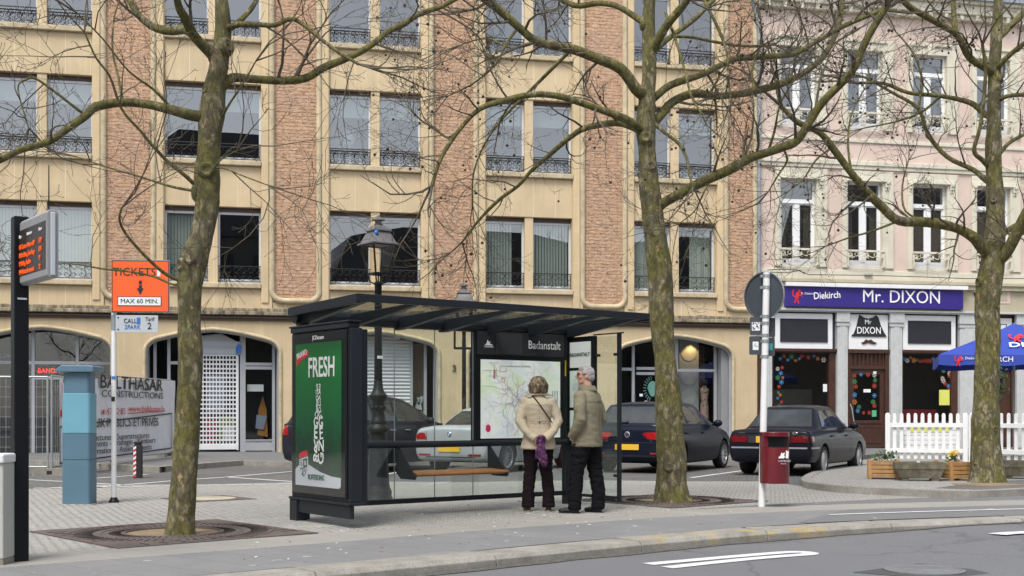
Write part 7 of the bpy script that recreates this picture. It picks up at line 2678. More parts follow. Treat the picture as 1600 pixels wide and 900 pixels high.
# ------------------------------------------------------------------ parked cars
M['carglass'] = mat('car_window', (0.018, 0.022, 0.022), 0.03, var=0.3, scale=3, spec=0.8)
def m_seethru():
    return glass('car_window_clear', (0.40, 0.45, 0.43), 0.06)
M['carglass'] = m_seethru()
M['tyre'] = mat('tyre_rubber', (0.014, 0.014, 0.014), 0.85, var=0.2)
M['alloy'] = mat('alloy_wheel', (0.42, 0.43, 0.44), 0.3, metal=0.7, var=0.08)
M['taillight'] = mat('red_tail_light', (0.30, 0.008, 0.010), 0.2, var=0.35, scale=14, coat=0.4)
M['darklight'] = mat('dark_red_tail_light', (0.13, 0.006, 0.008), 0.2, var=0.4, scale=14, coat=0.4)
M['reverse'] = mat('clear_lamp', (0.45, 0.43, 0.42), 0.15, coat=0.5)
M['plate_y'] = mat('yellow_number_plate', (0.72, 0.42, 0.03), 0.45, var=0.06, scale=12)
M['plastic'] = mat('black_car_plastic', (0.015, 0.015, 0.017), 0.55)
M['seat'] = mat('dark_car_seat', (0.03, 0.03, 0.032), 0.8)
M['chrome'] = mat('chrome', (0.6, 0.6, 0.62), 0.15, metal=1.0, var=0.02)

def car_paint(name, col):
    m = mat(name, col, 0.3, metal=0.0, var=0.10, scale=1.5, coat=0.18, spec=0.06)
    m.node_tree.nodes['Principled BSDF'].inputs['Coat Roughness'].default_value = 0.05
    return m

def interp(st, x, k):
    if x <= st[0][0]: return st[0][k]
    for a, b in zip(st, st[1:]):
        if a[0] <= x <= b[0]:
            f = (x - a[0]) / (b[0] - a[0])
            return a[k] + (b[k] - a[k]) * f
    return st[-1][k]

def cr(st, per=3):
    """finer stations through the given ones"""
    out = []
    for i in range(len(st) - 1):
        p0 = st[max(i - 1, 0)]; p1 = st[i]; p2 = st[i + 1]; p3 = st[min(i + 2, len(st) - 1)]
        for k in range(per):
            t = k / per
            row = []
            for a in range(len(p1)):
                c = 0.5 * (2 * p1[a] + (p2[a] - p0[a]) * t + (2 * p0[a] - 5 * p1[a] + 4 * p2[a] - p3[a]) * t * t + (3 * p1[a] - p0[a] - 3 * p2[a] + p3[a]) * t ** 3)
                lo, hi = min(p1[a], p2[a]), max(p1[a], p2[a])
                row.append(min(max(c, lo - (hi - lo) * .08), hi + (hi - lo) * .08))
            out.append(tuple(row))
    out.append(st[-1])
    return out

def build_car(spec, label, rear, heading, group='cars parked in the bays'):
    t = thing('parked_car', label, 'car', (rear.x, rear.y, 0.0), R(90) - heading, group)
    L = spec['L']
    paint = spec['paint']
    body = MB()
    st = cr(spec['body'])
    vs = []
    ns = None
    for (x, zb, zs, zt, w) in st:
        h = zs - zb
        half = [(0.0, zb), (w * 0.80, zb), (w * 0.93, zb + h * 0.05), (w * 0.985, zb + h * 0.22), (w, zb + h * 0.48), (w * 0.995, zb + h * 0.70), (w * 0.975, zb + h * 0.86), (w * 0.93, zs - 0.004), (w * 0.86, zs + (zt - zs) * 0.35), (w * 0.55, zs + (zt - zs) * 0.85), (0.0, zt)]
        ring = [(x, y, z) for y, z in half] + [(x, -y, z) for y, z in reversed(half[1:-1])]
        ns = len(ring)
        vs += ring
    fs = [tuple(range(ns)), tuple(reversed(range((len(st) - 1) * ns, len(st) * ns)))]
    for i in range(len(st) - 1):
        for j in range(ns):
            j2 = (j + 1) % ns
            fs.append((i * ns + j, (i + 1) * ns + j, (i + 1) * ns + j2, i * ns + j2))
    body.add(vs, fs, 0, True)
    bo = body.build('body', [paint, M['plastic']], t)
    # wheel openings
    wr = spec['wr']
    cut = MB()
    for xw in spec['axles']:
        for sy in (-1, 1):
            Mx = Matrix.Translation((xw, sy * (spec['W'] / 2 - 0.12), wr)) @ Matrix.Rotation(R(90), 4, 'X')
            cut.lathe([(wr + 0.05, -0.20), (wr + 0.05, 0.20)], 32, M=Mx, sm=False, mi=1)
    co = cut.build('cut', [paint, M['plastic']], t)
    md = bo.modifiers.new('b', 'BOOLEAN'); md.object = co; md.operation = 'DIFFERENCE'; md.solver = 'EXACT'
    bpy.context.view_layer.update()
    dg = bpy.context.evaluated_depsgraph_get()
    me = bpy.data.meshes.new_from_object(bo.evaluated_get(dg))
    bo.modifiers.clear()
    if len(me.polygons) > 50:
        bo.data = me
    bpy.data.objects.remove(co)
    me = bo.data
    me.name = 'body'
    me.polygons.foreach_set('use_smooth', [True] * len(me.polygons))
    me.set_sharp_from_angle(angle=R(38))
    # glasshouse: pillars and roof in paint
    gh = MB()
    gs = cr(spec['top'], 4)
    belt = spec['belt']
    vs = []
    for (x, z, wb, wt) in gs:
        z = max(z, belt + 0.03)
        half = [(wb * 1.0, belt - 0.05), (wb, belt + 0.005)]
        for k in (0.25, 0.5, 0.75):
            f = k
            half.append((wb + (wt - wb) * (f ** 1.15), belt + (z - 0.05 - belt) * f))
        half += [(wt, z - 0.05), (wt - 0.035, z - 0.015), (wt * 0.6, z + 0.006), (0.0, z + 0.014)]
        ring = [(x, y, zz) for y, zz in half] + [(x, -y, zz) for y, zz in reversed(half[:-1])]
        ns = len(ring)
        vs += ring
    fs = [tuple(range(ns)), tuple(reversed(range((len(gs) - 1) * ns, len(gs) * ns)))]
    for i in range(len(gs) - 1):
        for j in range(ns - 1):
            fs.append((i * ns + j, (i + 1) * ns + j, (i + 1) * ns + j + 1, i * ns + j + 1))
    gh.add(vs, fs, 0, True)
    # trace glass against it before openings are cut
    bv_top = BVHTree.FromPolygons([V(v) for v in gh.v], gh.f)
    bm_ = bmesh.new(); bm_.from_mesh(bo.data); bv_body = BVHTree.FromBMesh(bm_); bm_.free()
    def cast(bv, d, a, b, off):
        if d == 'rear': o, dr = V((-2, a, b)), V((1, 0, 0))
        elif d == 'front': o, dr = V((L + 2, a, b)), V((-1, 0, 0))
        elif d == 'left': o, dr = V((a, 3, b)), V((0, -1, 0))
        elif d == 'right': o, dr = V((a, -3, b)), V((0, 1, 0))
        hit = bv.ray_cast(o, dr)
        if hit[0] is None:
            return None
        nn = hit[1]
        if nn.dot(dr) > 0: nn = -nn
        return hit[0] + nn * off
    def patch(mb, bv, d, poly, off, mi=0, rings=5):
        """a thin skin laid on the bodywork"""
        dense_ = []
        m = len(poly)
        for i in range(m):
            a, b = poly[i], poly[(i + 1) % m]
            q = max(2, int(math.hypot(b[0] - a[0], b[1] - a[1]) / 0.07))
            for k in range(q):
                dense_.append((a[0] + (b[0] - a[0]) * k / q, a[1] + (b[1] - a[1]) * k / q))
        cx = sum(p[0] for p in dense_) / len(dense_); cy = sum(p[1] for p in dense_) / len(dense_)
        n = len(dense_)
        vs = []
        for r_ in range(rings):
            f = 1 - r_ / rings
            for (a, b) in dense_:
                p = cast(bv, d, cx + (a - cx) * f, cy + (b - cy) * f, off)
                if p is None:
                    p = cast(bv, d, cx + (a - cx) * f * .97, cy + (b - cy) * f * .97, off)
                vs.append(p)
        c0 = cast(bv, d, cx, cy, off)
        if c0 is None: return
        vs = [p if p is not None else c0 for p in vs] + [c0]
        fs = []
        for r_ in range(rings - 1):
            for i in range(n):
                fs.append((r_ * n + i, r_ * n + (i + 1) % n, (r_ + 1) * n + (i + 1) % n, (r_ + 1) * n + i))
        for i in range(n):
            fs.append(((rings - 1) * n + i, (rings - 1) * n + (i + 1) % n, rings * n))
        mb.add(vs, fs, mi, True)
    def seam(mb, bv, d, pts, w=0.012, off=0.003, mi=0):
        for a, b in zip(pts, pts[1:]):
            Ls = math.hypot(b[0] - a[0], b[1] - a[1])
            nx_, ny_ = -(b[1] - a[1]) / Ls * w / 2, (b[0] - a[0]) / Ls * w / 2
            q = max(1, int(Ls / 0.08))
            vs = []
            for k in range(q + 1):
                x, y = a[0] + (b[0] - a[0]) * k / q, a[1] + (b[1] - a[1]) * k / q
                vs += [cast(bv, d, x + nx_, y + ny_, off), cast(bv, d, x - nx_, y - ny_, off)]
            if any(v is None for v in vs): continue
            mb.add(vs, [(2 * k, 2 * k + 1, 2 * k + 3, 2 * k + 2) for k in range(q)], mi, True)
    go = gh.build('roof', paint, t)
    gl_ = MB(); tr = MB()
    def grown(poly, g):
        cx = sum(p[0] for p in poly) / len(poly); cy = sum(p[1] for p in poly) / len(poly)
        out = []
        for (a, b) in poly:
            l = math.hypot(a - cx, b - cy)
            out.append((cx + (a - cx) * (l + g) / l, cy + (b - cy) * (l + g) / l))
        return out
    wins = [('rear', spec['rear_glass']), ('front', spec['wind'])] + [(s_, w_) for s_ in ('left', 'right') for w_ in spec['side_glass']]
    for d, poly in wins:
        patch(tr, bv_top, d, grown(poly, 0.035), 0.004)
        w = MB()
        patch(w, bv_top, d, poly, 0.008, 0, 6)
        w.build('car_window', M['carpane'], t)
    tr.build('window_seals', M['plastic'], t)
    # lights
    for d, poly, key in spec.get('lamps', []):
        mir = [poly] if d in ('left', 'right') else [poly, [(-a, b) for a, b in poly]]
        ds = [d] if d in ('rear', 'front') else ['left', 'right']
        for pl in (mir if d in ('rear', 'front') else [poly]):
            for dd in ds:
                w = MB(); patch(w, bv_body, dd, pl, 0.007, 0, 3); w.build('tail_light' if d == 'rear' or key in ('taillight', 'darklight') else 'headlight', M[key], t)
    tm = MB()
    for d, poly in spec.get('trim', []):
        patch(tm, bv_body, d, poly, 0.005, 0, 3)
    for d, pts in spec.get('seams', []):
        if d == 'side':
            for dd in ('left', 'right'): seam(tm, bv_body, dd, pts)
        else:
            seam(tm, bv_body, d, pts)
    tm.build('trim', M['plastic'], t)
    hd = MB()
    for x in spec['handles']:
        for sy, dd in ((1, 'left'), (-1, 'right')):
            p = cast(bv_body, dd, x, spec['belt'] - 0.13, 0.02)
            if p is not None:
                hd.cbox(p, (0.17, 0.03, 0.03))
    hd.build('door_handles', spec.get('handle_m', paint), t, bevel=0.008)
    if spec.get('chrome'):
        ch = MB()
        for d, pts in spec['chrome']:
            for dd in (('left', 'right') if d == 'side' else (d,)):
                seam(ch, bv_body, dd, pts, 0.03, 0.008)
        ch.build('bumper_strip', M['galv'], t)
    # number plate
    (pz, pw, phh) = spec['plate']
    q = cast(bv_body, 'rear', 0, pz, 0.012)
    if q is not None:
        w = MB(); w.box(q.x - 0.012, q.x, -pw / 2, pw / 2, pz - phh / 2, pz + phh / 2, 0)
        po_ = w.build('number_plate', M['plate_y'], t, bevel=0.003)
        if spec.get('plate_txt'):
            text('plate_letters', spec['plate_txt'], po_, (q.x - 0.016, 0, pz), phh * 0.8, M['txt_black'], rz=R(-90), sx=0.85)
        if spec.get('plate_blue'):
            w = MB(); w.box(q.x - 0.017, q.x - 0.011, -0.07 + spec['plate_blue'], 0.07 + spec['plate_blue'], pz - 0.05, pz + 0.05)
            w.build('blue_field', M['txt_blue'], po_)
    # badge
    if spec.get('badge'):
        bz_, br, kind = spec['badge']
        q = cast(bv_body, 'rear', spec.get('badge_y', 0), bz_, 0.006)
        w = MB()
        Mx = Matrix.Translation(q) @ Matrix.Rotation(R(-90), 4, 'Y')
        if kind == 'oval':
            Mx = Mx @ Matrix.Diagonal((0.55, 1, 1, 1))
        w.lathe([(br, 0), (br, 0.008), (br * 0.85, 0.012), (br * 0.82, 0.008), (0.004, 0.008)], 24, M=Mx)
        bo_ = w.build('badge', M['chrome'], t)
        if kind == 'vw':
            text('badge_letters', 'W', bo_, (q.x - 0.016, 0, q.z - 0.012), br * 1.25, M['txt_black'], rz=R(-90), off=0.003)
            text('badge_letters', 'V', bo_, (q.x - 0.016, 0, q.z + 0.03), br * 0.75, M['txt_black'], rz=R(-90), off=0.003)
        if kind == 'quarters':
            w = MB()
            for k in range(4):
                pts = [(0, 0)] + [(br * 0.66 * math.cos(math.pi / 2 * k + a * math.pi / 12), br * 0.66 * math.sin(math.pi / 2 * k + a * math.pi / 12)) for a in range(7)]
                vs = [(q.x - 0.014, y, q.z + z) for y, z in pts]
                w.add(vs, [tuple(range(len(vs)))], k % 2)
            w.build('badge_field', [M['txt_blue'], M['paper']], bo_)
        if spec.get('badge_txt'):
            for (s_, y_, z_, sz) in spec['badge_txt']:
                q2 = cast(bv_body, 'rear', y_, z_, 0.006)
                text('badge_letters', s_, bo_, (q2.x - 0.004, y_, z_), sz, M['chrome'], rz=R(-90))
    # mirrors
    for sy in (1, -1):
        w = MB(); xm = spec['mirror']
        w.ball((xm, sy * (spec['W'] / 2 + 0.07), belt + 0.07), (0.07, 0.105, 0.075), 10, 7); w.bar((xm + .02, sy * (spec['W'] / 2 - 0.06), belt + 0.03), (xm, sy * (spec['W'] / 2 + 0.03), belt + 0.04), 0.05, 0.04)
        w.build('wing_mirror', paint, t)
    # cabin: dashboard, seats, so that the panes show something dark behind
    cb = MB()
    cb.box(spec['cab'][0], spec['cab'][1], -spec['W'] * 0.40, spec['W'] * 0.40, 0.4, belt - 0.02)
    for xs_ in spec['seats']:
        for sy in (-1, 1):
            cb.loft([((xs_, sy * 0.36, belt - 0.2), 0.10, 0.24), ((xs_ - 0.06, sy * 0.36, belt + 0.20), 0.07, 0.21), ((xs_ - 0.07, sy * 0.36, belt + 0.24), 0.05, 0.13), ((xs_ - 0.08, sy * 0.36, belt + 0.36), 0.05, 0.12)], 12)
    cb.build('cabin', M['seat'], t)
    if spec.get('wiper'):
        w = MB()
        a, b = spec['wiper']
        pa_, pb__ = cast(bv_top, 'rear', *a, 0.02), cast(bv_top, 'rear', *b, 0.02)
        if pa_ and pb__:
            w.tube([pa_, pb__], 0.012, 6)
            w.ball(pa_, 0.03, 8, 6)
            w.build('rear_wiper', M['plastic'], t)
    # wheels
    for xw in spec['axles']:
        for sy in (-1, 1):
            w = MB()
            Mx = Matrix.Translation((xw, sy * (spec['W'] / 2 - 0.115), wr)) @ Matrix.Rotation(R(90) * -sy, 4, 'X')
            tw = 0.10
            w.lathe([(wr * 0.62, -tw), (wr * 0.9, -tw), (wr * 0.98, -tw * 0.75), (wr, -tw * 0.4), (wr, tw * 0.4), (wr * 0.98, tw * 0.75), (wr * 0.92, tw), (wr * 0.68, tw), (wr * 0.64, tw * 0.8), (wr * 0.63, 0.0), (0.01, 0.0)], 32, M=Mx)
            wo = w.build('wheel', M['tyre'], t)
            w = MB()
            ring_ = [(wr * 0.64, tw * 0.55), (wr * 0.68, tw * 0.98), (wr * 0.62, tw * 0.9), (wr * 0.60, tw * 0.5)]
            w.lathe(ring_, 32, M=Mx, cap=False)
            w.lathe([(0.06, 0.0), (0.06, tw * 0.7), (0.03, tw * 0.78), (0.004, tw * 0.78)], 14, M=Mx)
            nsp = spec.get('spokes', 10)
            for k in range(nsp):
                a = 2 * math.pi * k / nsp
                wd = spec.get('spw', 0.03)
                Ms = Mx @ Matrix.Rotation(a, 4, 'Z')
                w.add([(0.04, -wd * 0.7, tw * 0.7), (wr * 0.62, -wd * 0.5, tw * 0.78), (wr * 0.62, wd * 0.5, tw * 0.78), (0.04, wd * 0.7, tw * 0.7), (0.04, -wd * 0.9, tw * 0.3), (wr * 0.62, -wd * 0.7, tw * 0.5), (wr * 0.62, wd * 0.7, tw * 0.5), (0.04, wd * 0.9, tw * 0.3)],
                      [(0, 1, 2, 3), (0, 4, 5, 1), (3, 2, 6, 7), (1, 5, 6, 2)], 0, False, Ms)
            if spec.get('hubcap'):
                w.lathe([(wr * 0.64, tw * 0.6), (wr * 0.5, tw * 0.85), (0.01, tw * 0.8)], 24, M=Mx, sm=False)
            w.build('rim', M['alloy'], wo)
    return t

M['carpane'] = mat('car_pane', (0.02, 0.026, 0.026), 0.04, var=0.5, scale=2.5, spec=0.9)
def car_pane():
    k = N('tinted_car_pane')
    c = k.ramp(k.noise(2.2, 4, 0.6), [(0.35, (0.010, 0.012, 0.012)), (0.65, (0.05, 0.06, 0.058))])
    k.set(c, 0.03, spec=0.9)
    k.b.inputs['Alpha'].default_value = 0.72
    k.b.inputs['Coat Weight'].default_value = 0.15
    k.b.inputs['Coat Roughness'].default_value = 0.02
    return k.m
M['carpane'] = car_pane()

navy = car_paint('navy_car_paint', (0.008, 0.011, 0.022))
black_blue = car_paint('black_blue_car_paint', (0.010, 0.010, 0.016))
silver = car_paint('silver_car_paint', (0.52, 0.54, 0.56))
silver.node_tree.nodes['Principled BSDF'].inputs['Metallic'].default_value = 0.45
greyblk = car_paint('anthracite_car_paint', (0.022, 0.023, 0.03))

hatch = dict(L=4.25, W=1.78, wr=0.315, axles=(0.78, 3.40), paint=navy, belt=0.94,
    body=[(0.0, 0.40, 0.66, 0.68, 0.66), (0.02, 0.33, 0.84, 0.88, 0.79), (0.07, 0.26, 0.91, 0.95, 0.84), (0.2, 0.22, 0.94, 0.98, 0.875), (0.6, 0.19, 0.945, 0.98, 0.89), (1.5, 0.18, 0.94, 0.97, 0.89), (2.7, 0.18, 0.93, 0.95, 0.89), (3.2, 0.19, 0.90, 0.95, 0.885), (3.75, 0.2, 0.80, 0.87, 0.86), (4.08, 0.24, 0.66, 0.73, 0.79), (4.25, 0.34, 0.54, 0.58, 0.64)],
    top=[(0.10, 0.95, 0.80, 0.72), (0.28, 1.22, 0.81, 0.66), (0.42, 1.37, 0.815, 0.62), (0.55, 1.42, 0.82, 0.605), (1.2, 1.46, 0.82, 0.61), (1.9, 1.455, 0.82, 0.61), (2.3, 1.40, 0.82, 0.605), (2.6, 1.27, 0.82, 0.62), (3.25, 0.95, 0.80, 0.73)],
    rear_glass=[(-0.60, 1.03), (0.60, 1.03), (0.50, 1.345), (-0.50, 1.345)], wind=[(-0.66, 1.0), (0.66, 1.0), (0.52, 1.36), (-0.52, 1.36)],
    side_glass=[[(0.72, 1.04), (1.22, 1.0), (1.22, 1.365), (0.86, 1.35)], [(1.30, 1.0), (2.60, 0.985), (2.10, 1.345), (1.30, 1.37)]],
    lamps=[('rear', [(0.33, 0.80), (0.45, 0.70), (0.72, 0.68), (0.80, 0.72), (0.80, 0.83), (0.60, 0.84), (0.38, 0.835)], 'taillight'), ('side', [(0.06, 0.71), (0.30, 0.76), (0.26, 0.83), (0.06, 0.83)], 'taillight'), ('rear', [(0.50, 0.40), (0.72, 0.40), (0.72, 0.43), (0.50, 0.43)], 'taillight')],
    trim=[('rear', [(-0.62, 0.34), (0.62, 0.34), (0.60, 0.385), (-0.60, 0.385)])],
    seams=[('rear', [(-0.70, 0.88), (-0.68, 0.63), (0.68, 0.63), (0.70, 0.88)]), ('side', [(1.26, 0.90), (1.26, 0.35), (1.05, 0.30)]), ('side', [(2.62, 0.90), (2.66, 0.35)]), ('side', [(0.72, 0.9), (0.95, 0.66), (1.2, 0.6)])],
    handles=(1.08, 2.05), plate=(0.54, 0.52, 0.115), badge=(0.79, 0.062, 'vw'), badge_txt=[('TSI', -0.52, 0.665, 0.035), ('GOLF', 0.48, 0.665, 0.045)],
    mirror=2.72, cab=(0.5, 3.1), seats=(1.2, 2.15), wiper=((0.06, 1.035), (0.42, 1.02)), spokes=10, spw=0.028)
sedan = dict(L=4.30, W=1.69, wr=0.295, axles=(0.88, 3.42), paint=black_blue, belt=0.90,
    body=[(0.0, 0.40, 0.62, 0.64, 0.70), (0.02, 0.34, 0.80, 0.84, 0.79), (0.06, 0.28, 0.865, 0.91, 0.82), (0.2, 0.25, 0.875, 0.935, 0.84), (0.8, 0.22, 0.885, 0.94, 0.845), (1.6, 0.2, 0.885, 0.92, 0.845), (2.8, 0.2, 0.875, 0.90, 0.845), (3.2, 0.21, 0.85, 0.89, 0.84), (3.85, 0.23, 0.76, 0.80, 0.82), (4.18, 0.27, 0.64, 0.68, 0.77), (4.30, 0.36, 0.52, 0.56, 0.68)],
    top=[(0.62, 0.91, 0.74, 0.68), (0.85, 1.10, 0.765, 0.63), (1.10, 1.29, 0.775, 0.575), (1.28, 1.355, 0.78, 0.555), (1.9, 1.385, 0.78, 0.555), (2.3, 1.345, 0.78, 0.555), (2.55, 1.24, 0.78, 0.58), (3.12, 0.91, 0.76, 0.68)],
    rear_glass=[(-0.60, 0.965), (0.60, 0.965), (0.47, 1.285), (-0.47, 1.285)], wind=[(-0.62, 0.96), (0.62, 0.96), (0.48, 1.29), (-0.48, 1.29)],
    side_glass=[[(0.98, 0.955), (1.62, 0.95), (1.58, 1.275), (1.26, 1.27)], [(1.70, 0.95), (2.68, 0.94), (2.12, 1.27), (1.68, 1.28)]],
    lamps=[('rear', [(0.44, 0.66), (0.76, 0.66), (0.775, 0.78), (0.44, 0.78)], 'darklight'), ('side', [(0.045, 0.66), (0.22, 0.66), (0.20, 0.78), (0.045, 0.78)], 'darklight')],
    trim=[('rear', [(-0.42, 0.65), (0.42, 0.65), (0.42, 0.785), (-0.42, 0.785)])],
    seams=[('rear', [(-0.79, 0.80), (0.79, 0.80)]), ('side', [(1.66, 0.86), (1.64, 0.32)]), ('side', [(2.70, 0.86), (2.74, 0.32)]), ('side', [(1.0, 0.86), (1.2, 0.62), (1.3, 0.3)])],
    chrome=[('rear', [(-0.76, 0.555), (0.76, 0.555)]), ('side', [(0.06, 0.555), (0.5, 0.555)])],
    handles=(1.42, 2.45), plate=(0.715, 0.50, 0.125), plate_blue=0.02, badge=(0.835, 0.055, 'oval'), badge_y=-0.52, badge_txt=[('SIERRA', 0.55, 0.84, 0.045)],
    mirror=2.72, cab=(0.9, 3.0), seats=(1.35, 2.2), spokes=7, spw=0.06, hubcap=True)
coupe = dict(L=4.45, W=1.78, wr=0.325, axles=(0.88, 3.60), paint=silver, belt=0.93, handle_m=silver,
    body=[(0.0, 0.40, 0.62, 0.64, 0.66), (0.02, 0.33, 0.82, 0.87, 0.80), (0.07, 0.27, 0.885, 0.95, 0.85), (0.25, 0.23, 0.90, 0.985, 0.88), (0.9, 0.2, 0.915, 0.97, 0.89), (1.7, 0.19, 0.91, 0.95, 0.89), (2.9, 0.19, 0.90, 0.93, 0.89), (3.3, 0.2, 0.88, 0.92, 0.885), (3.95, 0.22, 0.79, 0.84, 0.86), (4.30, 0.26, 0.66, 0.71, 0.80), (4.45, 0.34, 0.54, 0.58, 0.68)],
    top=[(0.72, 0.94, 0.76, 0.68), (1.0, 1.12, 0.79, 0.64), (1.35, 1.29, 0.80, 0.59), (1.6, 1.345, 0.81, 0.575), (2.05, 1.36, 0.81, 0.575), (2.4, 1.32, 0.81, 0.58), (2.7, 1.21, 0.81, 0.61), (3.25, 0.94, 0.79, 0.70)],
    rear_glass=[(-0.58, 0.99), (0.58, 0.99), (0.47, 1.26), (-0.47, 1.26)], wind=[(-0.64, 0.99), (0.64, 0.99), (0.5, 1.28), (-0.5, 1.28)],
    side_glass=[[(1.12, 0.985), (1.7, 0.98), (1.7, 1.255), (1.4, 1.24)], [(1.78, 0.98), (2.85, 0.97), (2.3, 1.25), (1.78, 1.265)]],
    lamps=[('rear', [(0.54, 0.69), (0.80, 0.69), (0.82, 0.825), (0.60, 0.825)], 'taillight'), ('side', [(0.06, 0.70), (0.20, 0.72), (0.16, 0.82), (0.06, 0.82)], 'taillight'), ('rear', [(0.45, 0.36), (0.74, 0.36), (0.74, 0.40), (0.45, 0.40)], 'taillight')],
    trim=[('rear', [(-0.6, 0.33), (0.6, 0.33), (0.55, 0.345), (-0.55, 0.345)])],
    seams=[('rear', [(-0.57, 0.86), (-0.54, 0.63), (-0.48, 0.60), (0.48, 0.60), (0.54, 0.63), (0.57, 0.86)]), ('side', [(1.74, 0.88), (1.72, 0.34)]), ('side', [(2.95, 0.88), (3.0, 0.34)])],
    handles=(2.0,), plate=(0.50, 0.52, 0.115), badge=(0.80, 0.045, 'quarters'), mirror=2.85, cab=(0.9, 3.1), seats=(1.5, 2.3), spokes=18, spw=0.016)
van = dict(L=4.35, W=1.82, wr=0.315, axles=(0.80, 3.45), paint=greyblk, belt=1.0, handle_m=M['chrome'],
    body=[(0.0, 0.40, 0.68, 0.70, 0.70), (0.02, 0.33, 0.88, 0.92, 0.82), (0.07, 0.26, 0.97, 1.0, 0.87), (0.25, 0.22, 1.0, 1.03, 0.895), (0.8, 0.19, 1.0, 1.03, 0.91), (1.7, 0.18, 0.99, 1.02, 0.91), (2.8, 0.18, 0.97, 0.99, 0.91), (3.3, 0.19, 0.94, 1.0, 0.90), (3.85, 0.2, 0.84, 0.90, 0.87), (4.18, 0.24, 0.70, 0.76, 0.80), (4.35, 0.34, 0.56, 0.60, 0.66)],
    top=[(0.08, 1.02, 0.83, 0.76), (0.25, 1.32, 0.835, 0.70), (0.38, 1.48, 0.84, 0.66), (0.55, 1.55, 0.84, 0.645), (1.3, 1.59, 0.84, 0.645), (2.0, 1.56, 0.84, 0.645), (2.4, 1.47, 0.84, 0.65), (2.7, 1.34, 0.84, 0.67), (3.5, 1.0, 0.82, 0.76)],
    rear_glass=[(-0.62, 1.1), (0.62, 1.1), (0.54, 1.46), (-0.54, 1.46)], wind=[(-0.68, 1.06), (0.68, 1.06), (0.56, 1.46), (-0.56, 1.46)],
    side_glass=[[(0.42, 1.1), (0.85, 1.08), (0.85, 1.45), (0.52, 1.44)], [(0.93, 1.07), (1.62, 1.06), (1.62, 1.48), (0.93, 1.48)], [(1.72, 1.06), (2.78, 1.05), (2.55, 1.28), (2.2, 1.43), (1.72, 1.48)], [(2.86, 1.05), (3.12, 1.04), (2.80, 1.19)]],
    lamps=[('rear', [(0.66, 0.78), (0.82, 0.78), (0.82, 0.96), (0.70, 0.98)], 'taillight'), ('side', [(0.06, 0.76), (0.16, 0.78), (0.22, 0.97), (0.08, 0.97)], 'taillight')],
    seams=[('side', [(1.67, 0.95), (1.66, 0.34)]), ('side', [(2.84, 0.94), (2.9, 0.34)]), ('side', [(0.82, 0.95), (1.0, 0.7), (1.2, 0.34)])],
    handles=(1.45, 2.0), plate=(0.72, 0.52, 0.115), mirror=2.75, cab=(0.4, 3.2), seats=(1.3, 2.2), spokes=10, spw=0.03)

HDG = R(29)
build_car(van, 'dark grey compact family car parked behind the green poster case', V((-3.95, 24.3, 0)), HDG)
build_car(coupe, 'silver two door car with a blue and white badge parked behind the shelter bench', P(702, 700, 24.6) * V((1, 1, 0)) if False else V((-1.27, 24.6, 0)), HDG)
build_car(hatch, 'navy blue hatchback with a rear wiper parked behind the middle tree', V((2.33, 24.6, 0)), R(29))
build_car(sedan, 'old dark blue saloon parked behind the red litter bin', V((4.97, 23.55, 0)), R(31))
# ------------------------------------------------------------------ the couple at the map
def fuse(mb, name, m, parent, voxel=0.009, smooth=4, fold=None):
    """all overlapping forms of mb become one continuous skin"""
    o = mb.build(name, m)
    r_ = o.modifiers.new('r', 'REMESH'); r_.mode = 'VOXEL'; r_.voxel_size = voxel; r_.use_smooth_shade = True
    s_ = o.modifiers.new('s', 'SMOOTH'); s_.iterations = smooth; s_.factor = 0.6
    bpy.context.view_layer.update()
    dg = bpy.context.evaluated_depsgraph_get()
    me = bpy.data.meshes.new_from_object(o.evaluated_get(dg))
    o.modifiers.clear()
    o.data = me
    me.name = name
    if fold:
        amp, fx, fz_, sd = fold
        me.update()
        ns = [v.normal.copy() for v in me.vertices]
        for v, n in zip(me.vertices, ns):
            c = v.co
            w = noise.noise(V((c.x * fx + sd, c.y * fx, c.z * fz_))) + 0.5 * noise.noise(V((c.x * fx * 2.3, c.y * fx * 2.3 + sd, c.z * fz_ * 2.1 + c.x * 9)))
            v.co = c + n * (amp * (1 - 2.2 * abs(w)) if amp > 0 else 0)
        me.update()
    me.polygons.foreach_set('use_smooth', [True] * len(me.polygons))
    o.parent = parent
    return o

def cloth(name, col, var=0.10, scale=6, bs=60, bump=0.25):
    k = N(name)
    c = k.ramp(k.noise(scale, 5, 0.65), [(0.3, [x * (1 - var) for x in col]), (0.7, [min(1, x * (1 + var)) for x in col])])
    c = k.mix(k.ramp(k.noise(220, 2, 0.5), [(0.45, 0.0), (0.7, 0.25)]), c, [x * 0.7 for x in col])
    k.bump(k.noise(bs, 4, 0.6), bump, 0.006)
    k.set(c, 0.9, spec=0.12)
    return k.m
def hair_mat(name, stops, sc=(38, 38, 5)):
    k = N(name)
    c = k.ramp(k.noise(1.0, 4, 0.65, k.mp(sc)), stops)
    k.bump(k.noise(2.2, 4, 0.7, k.mp(sc)), 0.9, 0.012)
    return k.set(c, 0.55)
M['skin'] = mat('skin', (0.52, 0.29, 0.205), 0.55, var=0.08, scale=14)
M['coat'] = cloth('cream_coat_cloth', (0.57, 0.475, 0.35))
M['jacket'] = cloth('olive_grey_jacket_cloth', (0.20, 0.178, 0.122))
M['trou_w'] = cloth('aubergine_trouser_cloth', (0.014, 0.009, 0.0105))
M['trou_m'] = cloth('black_trouser_cloth', (0.007, 0.007, 0.009))
M['hair_w'] = hair_mat('streaked_brown_hair', [(0.34, (0.035, 0.022, 0.013)), (0.48, (0.12, 0.08, 0.045)), (0.58, (0.30, 0.22, 0.13)), (0.68, (0.45, 0.36, 0.24))])
